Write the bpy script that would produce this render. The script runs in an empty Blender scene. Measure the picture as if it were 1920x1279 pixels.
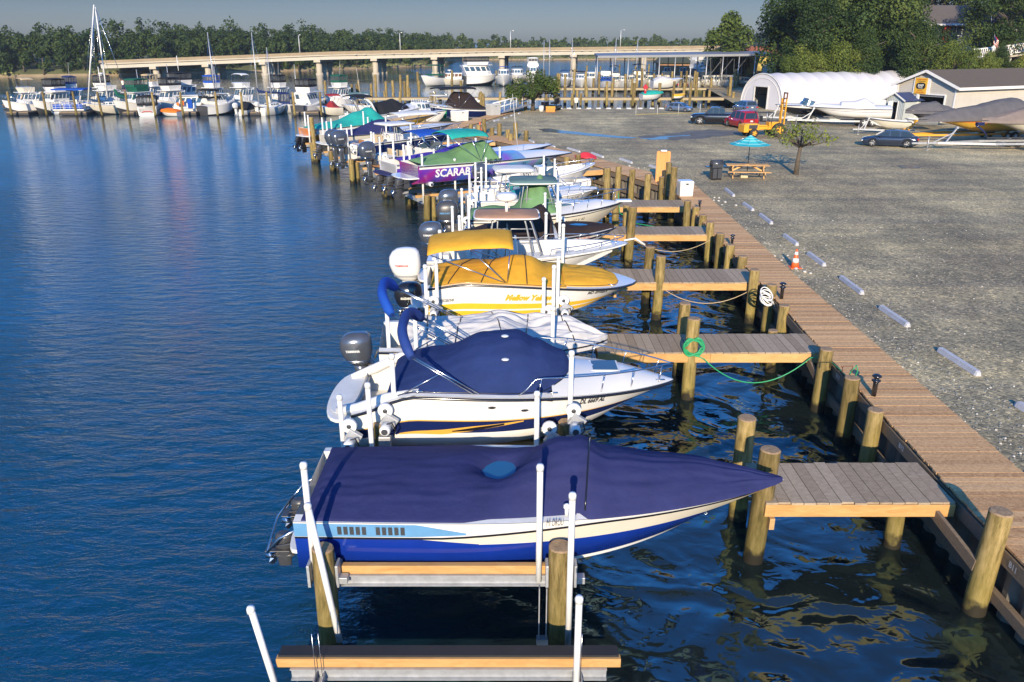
import bpy, math, random
from mathutils import Vector, Matrix, noise
R = math.radians
PI = math.pi
SC = bpy.context.scene
COL = SC.collection
# ------------------------------------------------------------------ camera
CAM_H = 8.0
PITCH = R(20.6)
FPX = 1493.3
cam_data = bpy.data.cameras.new('camera')
cam = bpy.data.objects.new('camera', cam_data)
COL.objects.link(cam)
cam.location = (0, 0, CAM_H)
cam.rotation_euler = (PI / 2 - PITCH, 0, 0)
cam_data.sensor_width = 36
cam_data.lens = 36 * FPX / 1920
cam_data.clip_start = 0.1
cam_data.clip_end = 5000
SC.camera = cam
# ------------------------------------------------------------------ sky, sun, exposure
SUN_EL = R(19)
SUN_AZ_DIR = Vector((0.10, 1.0, 0)).normalized()      # the way shadows fall
world = bpy.data.worlds.new('World')
SC.world = world
world.use_nodes = True
wn = world.node_tree
wn.nodes.clear()
sky = wn.nodes.new('ShaderNodeTexSky')
sky.sky_type = 'NISHITA'
sky.sun_disc = False
sky.sun_elevation = SUN_EL
sun_from = -SUN_AZ_DIR
sky.sun_rotation = math.atan2(sun_from.x, sun_from.y)
sky.altitude = 0
sky.air_density = 1.0
sky.dust_density = 0.6
sky.ozone_density = 3.0
tint = wn.nodes.new('ShaderNodeMix')
tint.data_type = 'RGBA'
tint.blend_type = 'MULTIPLY'
tint.inputs[0].default_value = 1
# the hazy grey blue band low over the river, clear deep blue higher up
wg = wn.nodes.new('ShaderNodeTexCoord'); wsep = wn.nodes.new('ShaderNodeSeparateXYZ'); wcr = wn.nodes.new('ShaderNodeValToRGB')
wn.links.new(wg.outputs['Generated'], wsep.inputs[0]); wn.links.new(wsep.outputs[2], wcr.inputs[0]); wn.links.new(wcr.outputs[0], tint.inputs[7])
we = wcr.color_ramp.elements
we[0].position = .015; we[0].color = (.235, .265, .375, 1); we[1].position = .40; we[1].color = (.33, .84, 1.4, 1)
wk = we.new(.16); wk.color = (.10, .47, .95, 1); wk = we.new(.075); wk.color = (.105, .135, .215, 1); wk = we.new(.11); wk.color = (.16, .37, .64, 1)
bg = wn.nodes.new('ShaderNodeBackground')
bg.inputs[1].default_value = 0.15
wo = wn.nodes.new('ShaderNodeOutputWorld')
wn.links.new(sky.outputs[0], tint.inputs[6])
wn.links.new(tint.outputs[2], bg.inputs[0])
wn.links.new(bg.outputs[0], wo.inputs[0])
sd = bpy.data.lights.new('sun', 'SUN')
sd.energy = 5.0
sd.angle = R(0.55)
sd.color = (1.0, 0.83, 0.60)
sun = bpy.data.objects.new('sun', sd)
COL.objects.link(sun)
sdir = Vector((SUN_AZ_DIR.x * math.cos(SUN_EL), SUN_AZ_DIR.y * math.cos(SUN_EL), -math.sin(SUN_EL)))
sun.rotation_euler = sdir.to_track_quat('-Z', 'Y').to_euler()
SC.view_settings.view_transform = 'Standard'
SC.view_settings.look = 'None'
SC.view_settings.exposure = 0.52
SC.view_settings.gamma = 1
SC.view_settings.use_curve_mapping = False
try:
 SC.cycles.max_bounces = 6
 SC.cycles.diffuse_bounces = 2
 SC.cycles.glossy_bounces = 3
 SC.cycles.transmission_bounces = 4
 SC.cycles.transparent_max_bounces = 8
 SC.cycles.caustics_reflective = False
 SC.cycles.caustics_refractive = False
except Exception:
 pass
# ------------------------------------------------------------------ measuring the place
def at(x, y, z=0.0):
 u = (x - 960) / FPX; v = (y - 639.5) / FPX
 d = Vector((u, math.cos(PITCH) - v * math.sin(PITCH), -math.sin(PITCH) - v * math.cos(PITCH)))
 t = (z - CAM_H) / d.z
 return Vector((d.x * t, d.y * t, z))
def zy(x, y, Y):
 u = (x - 960) / FPX; v = (y - 639.5) / FPX
 d = Vector((u, math.cos(PITCH) - v * math.sin(PITCH), -math.sin(PITCH) - v * math.cos(PITCH)))
 t = Y / d.y
 return Vector((d.x * t, Y, CAM_H + d.z * t))
# ------------------------------------------------------------------ materials
MC = {}
def _nt(name):
 m = bpy.data.materials.new(name)
 m.use_nodes = True
 nt = m.node_tree
 b = nt.nodes['Principled BSDF']
 return m, nt, b
def mat(name, col, rough=.5, metal=0., var=.12, scale=4., bump=0., bscale=40., coat=0., spec=None, stretch=None, alpha=None, geo=False):
 if name in MC: return MC[name]
 m, nt, b = _nt(name)
 N = nt.nodes.new; L = nt.links.new
 tc = N('ShaderNodeTexCoord')
 mp = N('ShaderNodeMapping')
 if stretch: mp.inputs['Scale'].default_value = stretch
 L(tc.outputs['Object'], mp.inputs[0])
 if var > 0:
  no = N('ShaderNodeTexNoise'); no.inputs['Scale'].default_value = scale; no.inputs['Detail'].default_value = 5
  no.inputs['Roughness'].default_value = .65
  L(mp.outputs[0], no.inputs['Vector'])
  cr = N('ShaderNodeValToRGB')
  e = cr.color_ramp.elements
  e[0].position = .28; e[1].position = .72
  e[0].color = (*[c * (1 - var) for c in col], 1)
  e[1].color = (*[min(1, c * (1 + var)) for c in col], 1)
  L(no.outputs[0], cr.inputs[0]); L(cr.outputs[0], b.inputs['Base Color'])
 else:
  b.inputs['Base Color'].default_value = (*col, 1)
 b.inputs['Roughness'].default_value = rough
 b.inputs['Metallic'].default_value = metal
 if coat: b.inputs['Coat Weight'].default_value = coat; b.inputs['Coat Roughness'].default_value = .08
 if spec is not None: b.inputs['Specular IOR Level'].default_value = spec
 if bump:
  n2 = N('ShaderNodeTexNoise'); n2.inputs['Scale'].default_value = bscale; n2.inputs['Detail'].default_value = 4
  L(mp.outputs[0], n2.inputs['Vector'])
  bp = N('ShaderNodeBump'); bp.inputs['Strength'].default_value = bump; bp.inputs['Distance'].default_value = .02
  L(n2.outputs[0], bp.inputs['Height']); L(bp.outputs[0], b.inputs['Normal'])
 if alpha is not None: b.inputs['Alpha'].default_value = alpha
 MC[name] = m
 return m
def wood(name, c1, c2, rough=.75, grain=(1.5, 22, 22), knots=True, bump=.3):
 """planks: a random tone for each plank plus grain lines"""
 if name in MC: return MC[name]
 m, nt, b = _nt(name)
 N = nt.nodes.new; L = nt.links.new
 tc = N('ShaderNodeTexCoord'); mp = N('ShaderNodeMapping'); mp.inputs['Scale'].default_value = grain
 ge = N('ShaderNodeNewGeometry')
 L(tc.outputs['Object'], mp.inputs[0])
 off = N('ShaderNodeCombineXYZ'); mu = N('ShaderNodeMath'); mu.operation = 'MULTIPLY'; mu.inputs[1].default_value = 37
 L(ge.outputs['Random Per Island'], mu.inputs[0]); L(mu.outputs[0], off.inputs[0]); L(mu.outputs[0], off.inputs[1])
 ad = N('ShaderNodeVectorMath'); L(mp.outputs[0], ad.inputs[0]); L(off.outputs[0], ad.inputs[1])
 no = N('ShaderNodeTexNoise'); no.inputs['Scale'].default_value = 1.0; no.inputs['Detail'].default_value = 6
 no.inputs['Roughness'].default_value = .7; no.inputs['Distortion'].default_value = .8
 L(ad.outputs[0], no.inputs['Vector'])
 mx = N('ShaderNodeMix'); mx.data_type = 'RGBA'
 mx.inputs[6].default_value = (*c1, 1); mx.inputs[7].default_value = (*c2, 1)
 a = N('ShaderNodeMath'); a.operation = 'MULTIPLY_ADD'; a.inputs[1].default_value = .45; a.inputs[2].default_value = -.12
 L(ge.outputs['Random Per Island'], a.inputs[0])
 s = N('ShaderNodeMath'); s.operation = 'MULTIPLY_ADD'; s.inputs[1].default_value = 1.9; s.inputs[2].default_value = -.55
 L(no.outputs[0], s.inputs[0])
 t = N('ShaderNodeMath'); t.operation = 'ADD'; t.use_clamp = True
 L(a.outputs[0], t.inputs[0]); L(s.outputs[0], t.inputs[1]); L(t.outputs[0], mx.inputs[0])
 L(mx.outputs[2], b.inputs['Base Color'])
 b.inputs['Roughness'].default_value = rough
 b.inputs['Specular IOR Level'].default_value = .25
 bp = N('ShaderNodeBump'); bp.inputs['Strength'].default_value = bump; bp.inputs['Distance'].default_value = .01
 L(no.outputs[0], bp.inputs['Height']); L(bp.outputs[0], b.inputs['Normal'])
 MC[name] = m
 return m
def glass(name, col=(.05, .09, .13), rough=.05):
 if name in MC: return MC[name]
 m, nt, b = _nt(name)
 b.inputs['Base Color'].default_value = (*col, 1)
 b.inputs['Roughness'].default_value = rough
 b.inputs['Specular IOR Level'].default_value = .6
 MC[name] = m
 return m
def clear(name, col=(.6, .7, .75), a=.25):
 m = glass(name, col, .05)
 m.node_tree.nodes['Principled BSDF'].inputs['Alpha'].default_value = a
 return m
def leafmat(name, c1, c2, c3):
 if name in MC: return MC[name]
 m, nt, b = _nt(name)
 N = nt.nodes.new; L = nt.links.new
 ge = N('ShaderNodeNewGeometry'); tc = N('ShaderNodeTexCoord')
 oi = N('ShaderNodeObjectInfo')
 no = N('ShaderNodeTexNoise'); no.inputs['Scale'].default_value = .22; no.inputs['Detail'].default_value = 2
 L(ge.outputs['Position'], no.inputs['Vector'])
 cr = N('ShaderNodeValToRGB')
 e = cr.color_ramp.elements
 e[0].color = (*c1, 1); e[0].position = .2; e[1].color = (*c3, 1); e[1].position = .85
 k = e.new(.52); k.color = (*c2, 1)
 a = N('ShaderNodeMath'); a.operation = 'MULTIPLY_ADD'; a.inputs[1].default_value = .38; a.inputs[2].default_value = -.19
 L(ge.outputs['Random Per Island'], a.inputs[0])
 a2 = N('ShaderNodeMath'); a2.operation = 'MULTIPLY_ADD'; a2.inputs[1].default_value = .3; a2.inputs[2].default_value = -.15
 L(oi.outputs['Random'], a2.inputs[0])
 t = N('ShaderNodeMath'); t.operation = 'ADD'
 L(a.outputs[0], t.inputs[0]); L(a2.outputs[0], t.inputs[1])
 t2 = N('ShaderNodeMath'); t2.operation = 'ADD'; t2.use_clamp = True
 L(t.outputs[0], t2.inputs[0]); L(no.outputs[0], t2.inputs[1]); L(t2.outputs[0], cr.inputs[0])
 L(cr.outputs[0], b.inputs['Base Color'])
 b.inputs['Roughness'].default_value = .6
 b.inputs['Specular IOR Level'].default_value = .2
 MC[name] = m
 return m
WHITE = mat('gelcoat_white', (.68, .67, .64), .22, var=.04, scale=2, coat=.3)
CREAM = mat('gelcoat_cream', (.62, .57, .46), .3, var=.06, scale=2, coat=.2)
PVC = mat('white_pvc', (.70, .70, .67), .4, var=.13, scale=2.5)
DECKW = mat('nonskid_white', (.68, .67, .63), .6, var=.08, scale=6, bump=.15, bscale=300)
STEEL = mat('stainless', (.62, .62, .62), .22, 1, var=0)
ALU = mat('aluminium', (.40, .41, .42), .42, .4, var=.18, scale=7, bump=.1, bscale=60)
GALV = mat('galvanised', (.45, .46, .47), .5, .6, var=.2, scale=9)
RUB = mat('black_rubber', (.018, .018, .02), .65, var=.15)
BLACK = mat('black_gloss', (.012, .012, .015), .2, var=0, coat=.5)
NAVY = mat('navy_gelcoat', (.008, .016, .075), .15, var=.08, coat=.5)
ROYAL = mat('royal_blue_gelcoat', (.006, .030, .26), .15, var=.1, scale=3, coat=.6)
SKYB = mat('light_blue_gelcoat', (.12, .29, .50), .2, var=.1, coat=.4)
YEL = mat('yellow_gelcoat', (.72, .42, .03), .25, var=.06, coat=.4)
ORG = mat('orange_gelcoat', (.72, .22, .03), .3, var=.06, coat=.3)
GOLD = mat('gold_paint', (.60, .33, .05), .3, var=.05, coat=.3)
RED = mat('red_paint', (.50, .02, .03), .25, var=.05, coat=.5)
GREY = mat('grey_paint', (.25, .26, .28), .4, var=.08)
DGREY = mat('dark_grey', (.05, .052, .058), .35, var=.1)
ENG = mat('engine_grey', (.10, .11, .13), .18, .45, var=.12, scale=3, coat=.7)
VINYL = mat('white_vinyl', (.70, .67, .60), .45, var=.05)
TANV = mat('tan_vinyl', (.48, .30, .17), .5, var=.1)
TEAK = wood('teak', (.28, .13, .05), (.42, .21, .09), .6)
GLS = glass('tinted_glass')
CLR = clear('clear_vinyl')
def canvas(name, col, bump=.25, rough=.85):
 return mat(name, col, rough, var=.16, scale=2.2, bump=bump, bscale=9, spec=.2)
C_PURPLE = canvas('indigo_canvas', (.026, .031, .105), .6)
C_NAVY = canvas('navy_canvas', (.016, .032, .115), .6)
C_BLUE = canvas('blue_canvas', (.012, .07, .36))
C_GREY = canvas('light_grey_canvas', (.52, .51, .50), bump=.5)
C_YEL = canvas('yellow_canvas', (.66, .34, .03), .5)
C_BRN = canvas('brown_black_canvas', (.030, .020, .018))
C_GRN = canvas('sage_green_canvas', (.13, .25, .11))
C_DGRN = canvas('dark_green_canvas', (.010, .09, .06))
C_TEAL = canvas('teal_canvas', (.02, .33, .28))
C_BLK = canvas('black_canvas', (.015, .016, .02))
C_TAN = canvas('tan_canvas', (.42, .24, .15))
C_BEIGE = canvas('beige_canvas', (.52, .40, .24))
C_RED = canvas('red_canvas', (.28, .025, .03))
C_WHT = canvas('white_canvas', (.62, .63, .62), bump=.1)
C_ORG = canvas('orange_canvas', (.75, .17, .02))
C_DGREY = canvas('charcoal_canvas', (.11, .105, .11))
C_SLATE = canvas('slate_green_canvas', (.12, .20, .19))
# ------------------------------------------------------------------ mesh builder
def rotz(a): return Matrix.Rotation(a, 4, 'Z')
class MB:
 def __init__(s): s.v = []; s.f = []; s.m = []; s.s = []
 def add(s, vs, fs, m=0, sm=False):
  o = len(s.v)
  s.v += [tuple(p) for p in vs]
  for f in fs:
   s.f.append(tuple(i + o for i in f)); s.m.append(m); s.s.append(sm)
  return s
 def box(s, c, d, m=0, rz=0., M=None, taper=1.):
  x, y, z = d[0] / 2, d[1] / 2, d[2] / 2
  vs = [Vector((a * x * (taper if e > 0 else 1), b * y * (taper if e > 0 else 1), e * z)) for e in (-1, 1) for b in (-1, 1) for a in (-1, 1)]
  T = Matrix.Translation(Vector(c)) @ (M if M is not None else rotz(rz))
  return s.add([T @ v for v in vs], [(0, 2, 3, 1), (4, 5, 7, 6), (0, 1, 5, 4), (2, 6, 7, 3), (1, 3, 7, 5), (0, 4, 6, 2)], m)
 def beam(s, a, b, w, h, m=0):
  a = Vector(a); b = Vector(b); d = b - a; L = d.length
  if L < 1e-6: return s
  x = d / L; up = Vector((0, 0, 1))
  if abs(x.z) > .95: up = Vector((0, 1, 0))
  y = up.cross(x).normalized(); z = x.cross(y)
  M = Matrix((x, y, z)).transposed().to_4x4()
  return s.box((a + b) / 2, (L, w, h), m, M=M)
 def tube(s, pts, r, m=0, n=8, sm=True, caps=True, sq=1.):
  pts = [Vector(p) for p in pts]
  rs = r if isinstance(r, (list, tuple)) else [r] * len(pts)
  rings = []; up = None
  for i, p in enumerate(pts):
   t = (pts[min(i + 1, len(pts) - 1)] - pts[max(i - 1, 0)])
   if t.length < 1e-9: t = Vector((0, 0, 1))
   t.normalize()
   if up is None:
    up = Vector((0, 0, 1)) if abs(t.z) < .9 else Vector((0, 1, 0))
   a = (up - t * up.dot(t))
   if a.length < 1e-4: a = t.orthogonal()
   a.normalize(); b = t.cross(a); up = a
   rings.append([p + (a * math.cos(2 * PI * k / n) * sq + b * math.sin(2 * PI * k / n)) * rs[i] for k in range(n)])
  return s.loft(rings, m, sm, True, caps)
 def loft(s, rings, m=0, sm=True, closed=True, caps=False, ms=None):
  n = len(rings[0]); o = len(s.v)
  for r in rings: s.v += [tuple(p) for p in r]
  for i in range(len(rings) - 1):
   for k in range(n if closed else n - 1):
    k2 = (k + 1) % n
    s.f.append((o + i * n + k, o + i * n + k2, o + (i + 1) * n + k2, o + (i + 1) * n + k))
    s.m.append(ms[k] if ms else m); s.s.append(sm)
  if caps:
   s.f.append(tuple(o + k for k in reversed(range(n)))); s.m.append(m); s.s.append(False)
   e = o + (len(rings) - 1) * n
   s.f.append(tuple(e + k for k in range(n))); s.m.append(m); s.s.append(False)
  return s
 def lathe(s, prof, c=(0, 0, 0), m=0, n=12, M=None, sm=True):
  T = Matrix.Translation(Vector(c)) @ (M if M is not None else Matrix.Identity(4))
  return s.loft([[T @ Vector((r * math.cos(2 * PI * k / n), r * math.sin(2 * PI * k / n), z)) for k in range(n)] for r, z in prof], m, sm, True, True)
 def grid(s, fn, nu, nv, m=0, sm=True, mf=None):
  o = len(s.v)
  for i in range(nu + 1):
   for j in range(nv + 1): s.v.append(tuple(fn(i / nu, j / nv)))
  for i in range(nu):
   for j in range(nv):
    a = o + i * (nv + 1) + j
    s.f.append((a, a + nv + 1, a + nv + 2, a + 1)); s.m.append(mf(i / nu, j / nv) if mf else m); s.s.append(sm)
  return s
 def quad(s, a, b, c, d, m=0): return s.add([a, b, c, d], [(0, 1, 2, 3)], m)
 def build(s, name, mats, parent=None, bevel=0, solid=0, loc=None):
  if not isinstance(mats, (list, tuple)): mats = [mats]
  me = bpy.data.meshes.new(name)
  me.from_pydata(s.v, [], s.f)
  for k in mats: me.materials.append(k)
  me.polygons.foreach_set('material_index', [min(i, len(mats) - 1) for i in s.m])
  me.polygons.foreach_set('use_smooth', s.s)
  me.update()
  o = bpy.data.objects.new(name, me)
  COL.objects.link(o)
  if loc: o.location = loc
  if parent: o.parent = parent
  if solid:
   q = o.modifiers.new('solid', 'SOLIDIFY'); q.thickness = solid; q.offset = 0
  if bevel:
   q = o.modifiers.new('bevel', 'BEVEL'); q.width = bevel; q.segments = 2; q.limit_method = 'ANGLE'; q.angle_limit = R(35)
  return o
def tag(o, label=None, cat=None, group=None, kind=None):
 if label: o['label'] = label
 if cat: o['category'] = cat
 if group: o['group'] = group
 if kind: o['kind'] = kind
 return o
def thing(name, loc, label, cat, group=None, rz=0.):
 o = bpy.data.objects.new(name, None); COL.objects.link(o)
 o.location = loc; o.rotation_euler = (0, 0, rz); o.empty_display_size = .3
 return tag(o, label, cat, group)
def copy_tree(o, parent=None):
 c = o.copy(); COL.objects.link(c); c.parent = parent
 for ch in [q for q in KIDS.get(o.name, o.children)]: copy_tree(ch, c)
 return c
KIDS = {}
def copy_thing(o, loc, rz=0., label=None, group=None, scale=None):
 c = copy_tree(o); c.location = loc; c.rotation_euler = (0, 0, rz)
 if label: c['label'] = label
 if group: c['group'] = group
 if scale: c.scale = scale
 return c
_textc = {}
def textmesh(body, size, bold=0., shear=0., sx=1.):
 """vertices and faces of a line of lettering lying in XY, left aligned"""
 key = (body, size, bold, shear, sx)
 if key in _textc: return _textc[key]
 cu = bpy.data.curves.new('lettering', 'FONT')
 cu.body = body; cu.size = size; cu.offset = bold; cu.shear = shear; cu.resolution_u = 2
 ob = bpy.data.objects.new('lettering', cu)
 COL.objects.link(ob)
 dg = bpy.context.evaluated_depsgraph_get()
 me = bpy.data.meshes.new_from_object(ob.evaluated_get(dg))
 vs = [(v.co.x * sx, v.co.y) for v in me.vertices]; fs = [tuple(p.vertices) for p in me.polygons]
 bpy.data.objects.remove(ob); bpy.data.curves.remove(cu); bpy.data.meshes.remove(me)
 _textc[key] = (vs, fs)
 return vs, fs
def lettering(body, size, M, material, parent, bold=0., shear=0., sx=1., center=True, name='lettering'):
 vs, fs = textmesh(body, size, bold, shear, sx)
 w = max(v[0] for v in vs) if vs else 0
 mb = MB(); mb.add([M @ Vector((x - (w / 2 if center else 0), y, 0)) for x, y in vs], fs)
 return mb.build(name, material, parent)
def smooth(a, b, x):
 t = max(0., min(1., (x - a) / (b - a))); return t * t * (3 - 2 * t)
def interp(pts, t):
 if t <= pts[0][0]: return pts[0][1]
 for (a, va), (b, vb) in zip(pts, pts[1:]):
  if t <= b: return va + (vb - va) * smooth(a, b, t)
 return pts[-1][1]
def lin(pts, t):
 if t <= pts[0][0]: return pts[0][1]
 for (a, va), (b, vb) in zip(pts, pts[1:]):
  if t <= b: return va + (vb - va) * (t - a) / (b - a)
 return pts[-1][1]
# ================================================================== BOATS
class Boat:
 def __init__(s, name, label, cat, stern, bow, zk, B, hs, hb, rows=((1., 0),), mats=(WHITE,), p=2.6, b0=.86, kr=.5, rake=.2,
     cw=.90, group=None, rub=BLACK, bottom=WHITE, nu=26, fl=1.0, ch=.24, td=None, crown=.08, dip=0.):
  st = Vector(stern); bw = Vector(bow)
  s.L = (Vector((bw.x, bw.y, 0)) - Vector((st.x, st.y, 0))).length
  s.rz = math.atan2(bw.y - st.y, bw.x - st.x)
  s.B = B; s.hs = hs; s.hb = hb; s.p = p; s.b0 = b0; s.kr = kr; s.rake = rake; s.cw = cw; s.fl = fl; s.ch = ch
  s.root = thing(name, (st.x, st.y, zk), label, cat, group, s.rz)
  s.crown = crown; s.dip = dip
  mb = MB(); lines = [0.] + [r[0] for r in rows]
  ms = [len(mats)]
  rings = []
  ts = [(i / nu) for i in range(nu)]; ts = [t ** .85 for t in ts] + [.985, 1.]
  for t in ts:
   half = [s.keel(t), s.hp(t, 0)] + [s.hp(t, g) for g in lines[1:]]
   left = [Vector((q.x, -q.y, q.z)) for q in half[:0:-1]]
   rings.append(left + half)          # left = starboard (-y) ... keel ... port (+y)
  nrow = len(lines) - 1
  msl = [r[1] for r in rows][::-1] + [len(mats), len(mats)] + [r[1] for r in rows]
  mb.loft([r[::-1] for r in rings], 0, True, False, False, ms=msl[::-1])
  o = len(mb.v); r0 = rings[0]
  mb.v += [tuple(q) for q in r0]; mb.f.append(tuple(o + i for i in range(len(r0)))); mb.m.append(rows[-1][1] if len(rows) < 3 else rows[0][1]); mb.s.append(False)
  s.hull = mb.build('hull', list(mats) + [bottom], s.root)
  if rub:
   mb = MB()
   for sd in (-1, 1):
    mb.tube([s.sp(t, sd, .012, -.03) for t in [(i / 40) ** .8 for i in range(41)]], .028, 0, 6)
   mb.build('rub_rail', rub, s.root)
 def bs(s, t):
  a = s.b0 + (1 - s.b0) * math.sin(min(t / .45, 1) * PI / 2)
  q = max(0, (t - .3) / .7)
  return s.B / 2 * a * max(0, 1 - q ** s.p) ** .85
 def sz(s, t): return s.hs + (s.hb - s.hs) * max(t, 0) ** 1.6 - s.dip * (1 - smooth(-.02, .2, t))
 def kz(s, t): return s.hb * s.kr * max(0, (t - .4) / .6) ** 2.4
 def fx(s, t, f): return s.L * t * (1 - s.rake * max(0, 1 - f) ** 1.2 * t ** 3)
 def keel(s, t): return Vector((s.fx(t, 0), 0, s.kz(t)))
 def hp(s, t, g, side=1, off=0.):
  t = max(t, 0); fc = s.ch + .22 * t ** 2.5
  f = fc + (1 - fc) * g
  bs = s.bs(t); bc = bs * s.cw * (1 - .40 * t ** 3)
  y = bc + (bs - bc) * g
  return Vector((s.fx(t, f), side * (y + off), s.kz(t) + (s.sz(t) - s.kz(t)) * f))
 def sp(s, t, side=1, out=0., up=0.):
  return Vector((s.L * t, side * (s.bs(t) + out), s.sz(t) + up))
 def gw(s, x, side=1, out=0., up=0.): return s.sp(x / s.L, side, out, up)
 def foredeck(s, td, m=DECKW, crown=None, t1=1.0, name='foredeck'):
  crown = s.crown if crown is None else crown; s._cr = (td, crown)
  def fn(u, v):
   t = td + (t1 - td) * u ** .8; w = v * 2 - 1
   return Vector((s.L * t, w * s.bs(t) * .995, s.sz(t) + crown * (1 - w * w) * min(1, (1 - t) * 6) + .004))
  mb = MB().grid(fn, 44 if s.L < 9 and s.root.location.y < 40 else 18, 12, 0)
  return mb.build(name, m, s.root)
 def cockpit(s, t0, t1, zf=.25, m=DECKW, g=.16, fl=None, inner=WHITE, name='cockpit'):
  """gunwale strips, inner walls, floor and end walls"""
  mb = MB(); n = 16
  for sd in (-1, 1):
   rr = []
   for i in range(n + 1):
    t = t0 + (t1 - t0) * i / n; b = s.bs(t); bi = max(.05, b - g); z = s.sz(t)
    x = s.L * t; zq = max(zf, s.kz(t) + .32 * (z - s.kz(t)), z - .06 - 1.6 * (1 - t)); bq = min(bi - .02, s.hp(t, .1).y * .9)
    rr.append([Vector((x, sd * b * .998, z + .005)), Vector((x, sd * bi, z + .02)), Vector((x, sd * bq, zq)), Vector((x, 0, zq + .005))])
   if sd > 0: rr = [r for r in rr][::-1]
   mb.loft(rr, 0, False, False, False, ms=[0, 1, 2])
  for t in (t0, t1):
   b = max(.05, s.bs(t) - g); x = s.L * t; z = s.sz(t) + .018; zq = max(zf, s.kz(t) + .32 * (z - s.kz(t)), z - .06 - 1.6 * (1 - t)); bq = min(b, s.hp(t, .1).y * .9)
   mb.quad((x, -bq, zq), (x, bq, zq), (x, b, z), (x, -b, z), 1)
  if t0 > 0:
   b = s.bs(0)
   mb.quad((0, -b * .99, s.sz(0) + .008), (s.L * t0, -s.bs(t0) * .99, s.sz(t0) + .008), (s.L * t0, s.bs(t0) * .99, s.sz(t0) + .008), (0, b * .99, s.sz(0) + .008), 1)
  return mb.build(name, [m, inner, fl or m], s.root)
 def cover(s, t0, t1, hpts, m, e=2.4, skirt=.07, wr=.012, dents=(), name='cover', over=.03, ridge=0, seed=0, nu=70, nv=34, hem=None, edge=None, wf=14.):
  def h(t, w):
   a = abs(w)
   z = interp(hpts, t) * (1 - a ** e)
   for (dt, dw, rt, rw, dep) in dents:
    q = ((t - dt) / rt) ** 2 + ((w - dw) / rw) ** 2
    z -= dep * math.exp(-q)
   nz = noise.noise(Vector((t * s.L * 1.1 + seed, w * 1.6, seed)))
   n2 = noise.noise(Vector((t * s.L * 2.2 + w * 3 + seed, w * wf * .6, seed + 5)))
   n3 = noise.noise(Vector((t * s.L * .45, w * 8 + seed, seed + 9)))
   return z + (nz * 2.2 + n2 + 1.3 * n3) * wr * (1 - a ** 6)
  ks = skirt
  def fn(u, v):
   t = t0 + (t1 - t0) * u
   k = v * nv
   if k < 1: w, d, o = -1, ks, over + .012
   elif k > nv - 1: w, d, o = 1, ks, over + .012
   else: w = (k - nv / 2) / (nv / 2 - 1); d = 0; o = over
   end = smooth(0, .02, u) * smooth(0, .02, 1 - u) if t1 < .98 else smooth(0, .02, u)
   b = s.bs(t) + o * (1 if t < .97 else .3)
   if edge: b = min(b, edge(t) + (.012 if d else 0))
   cr = getattr(s, '_cr', (2, 0)); zz = s.sz(t) + .02 + (cr[1] * (1 - min(1, abs(w * b) / max(.01, s.bs(t))) ** 2) * min(1, (1 - t) * 6) * smooth(cr[0] - .04, cr[0] + .04, t)) + (h(t, w) if d == 0 else 0) * end - d
   x = s.L * t
   if t1 >= .98 and u > .97: x += .02
   return Vector((x, w * b, zz))
  o = MB().grid(fn, nu, nv, 0).build(name, m, s.root)
  if hem:
   mb = MB()
   for sd in (0, 1):
    mb.tube([fn(i / 40, (1.2 / nv) if not sd else 1 - 1.2 / nv) + Vector((0, (-1, 1)[sd] * .006, 0)) for i in range(41)], .008, 0, 5)
   mb.build('hem_cord', hem, o)
  s._cov = (t0, t1, fn, nv)
  return o
 def covpt(s, t, w):
  t0, t1, fn, nv = s._cov
  v = (w * (nv / 2 - 1) + nv / 2) / nv
  return fn((t - t0) / (t1 - t0), v)
 def strap(s, t, m=BLACK, w0=-1., w1=1., sk=.0, name='strap'):
  MB().tube([s.covpt(t + sk * (w0 + (w1 - w0) * i / 16), w0 + (w1 - w0) * i / 16) + Vector((0, 0, .012)) for i in range(17)], .013, 0, 5).build(name, m, s.root)
 def tbase(s, pts, m, name='stripe', side=-1, g_off=.006, n=24):
  """band on the hull side between two curves: pts = [(t, g_low, g_high)]"""
  mb = MB(); rr = []
  for i in range(n + 1):
   t = pts[0][0] + (pts[-1][0] - pts[0][0]) * i / n
   lo = lin([(a, b) for a, b, c in pts], t); hi = lin([(a, c) for a, b, c in pts], t)
   rr.append([s.hp(t, lo, side, g_off), s.hp(t, (lo + hi) / 2, side, g_off), s.hp(t, hi, side, g_off)])
  mb.loft(rr if side < 0 else [r[::-1] for r in rr], 0, True, False)
  return mb.build(name, m, s.root)
 def text(s, body, size, t, g, m, bold=0., shear=0., side=-1, sx=1.):
  vs, fs = textmesh(body, size, bold, shear, sx)
  mb = MB(); out = []
  for x, y in vs:
   tt = t + x / s.L; base = s.hp(tt, g, side); top = s.hp(tt, min(1, g + .3), side)
   d = (top - base).length / .3
   out.append(s.hp(tt, g + y / d, side, .007))
  mb.add(out, fs)
  return mb.build('lettering', m, s.root)
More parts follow.
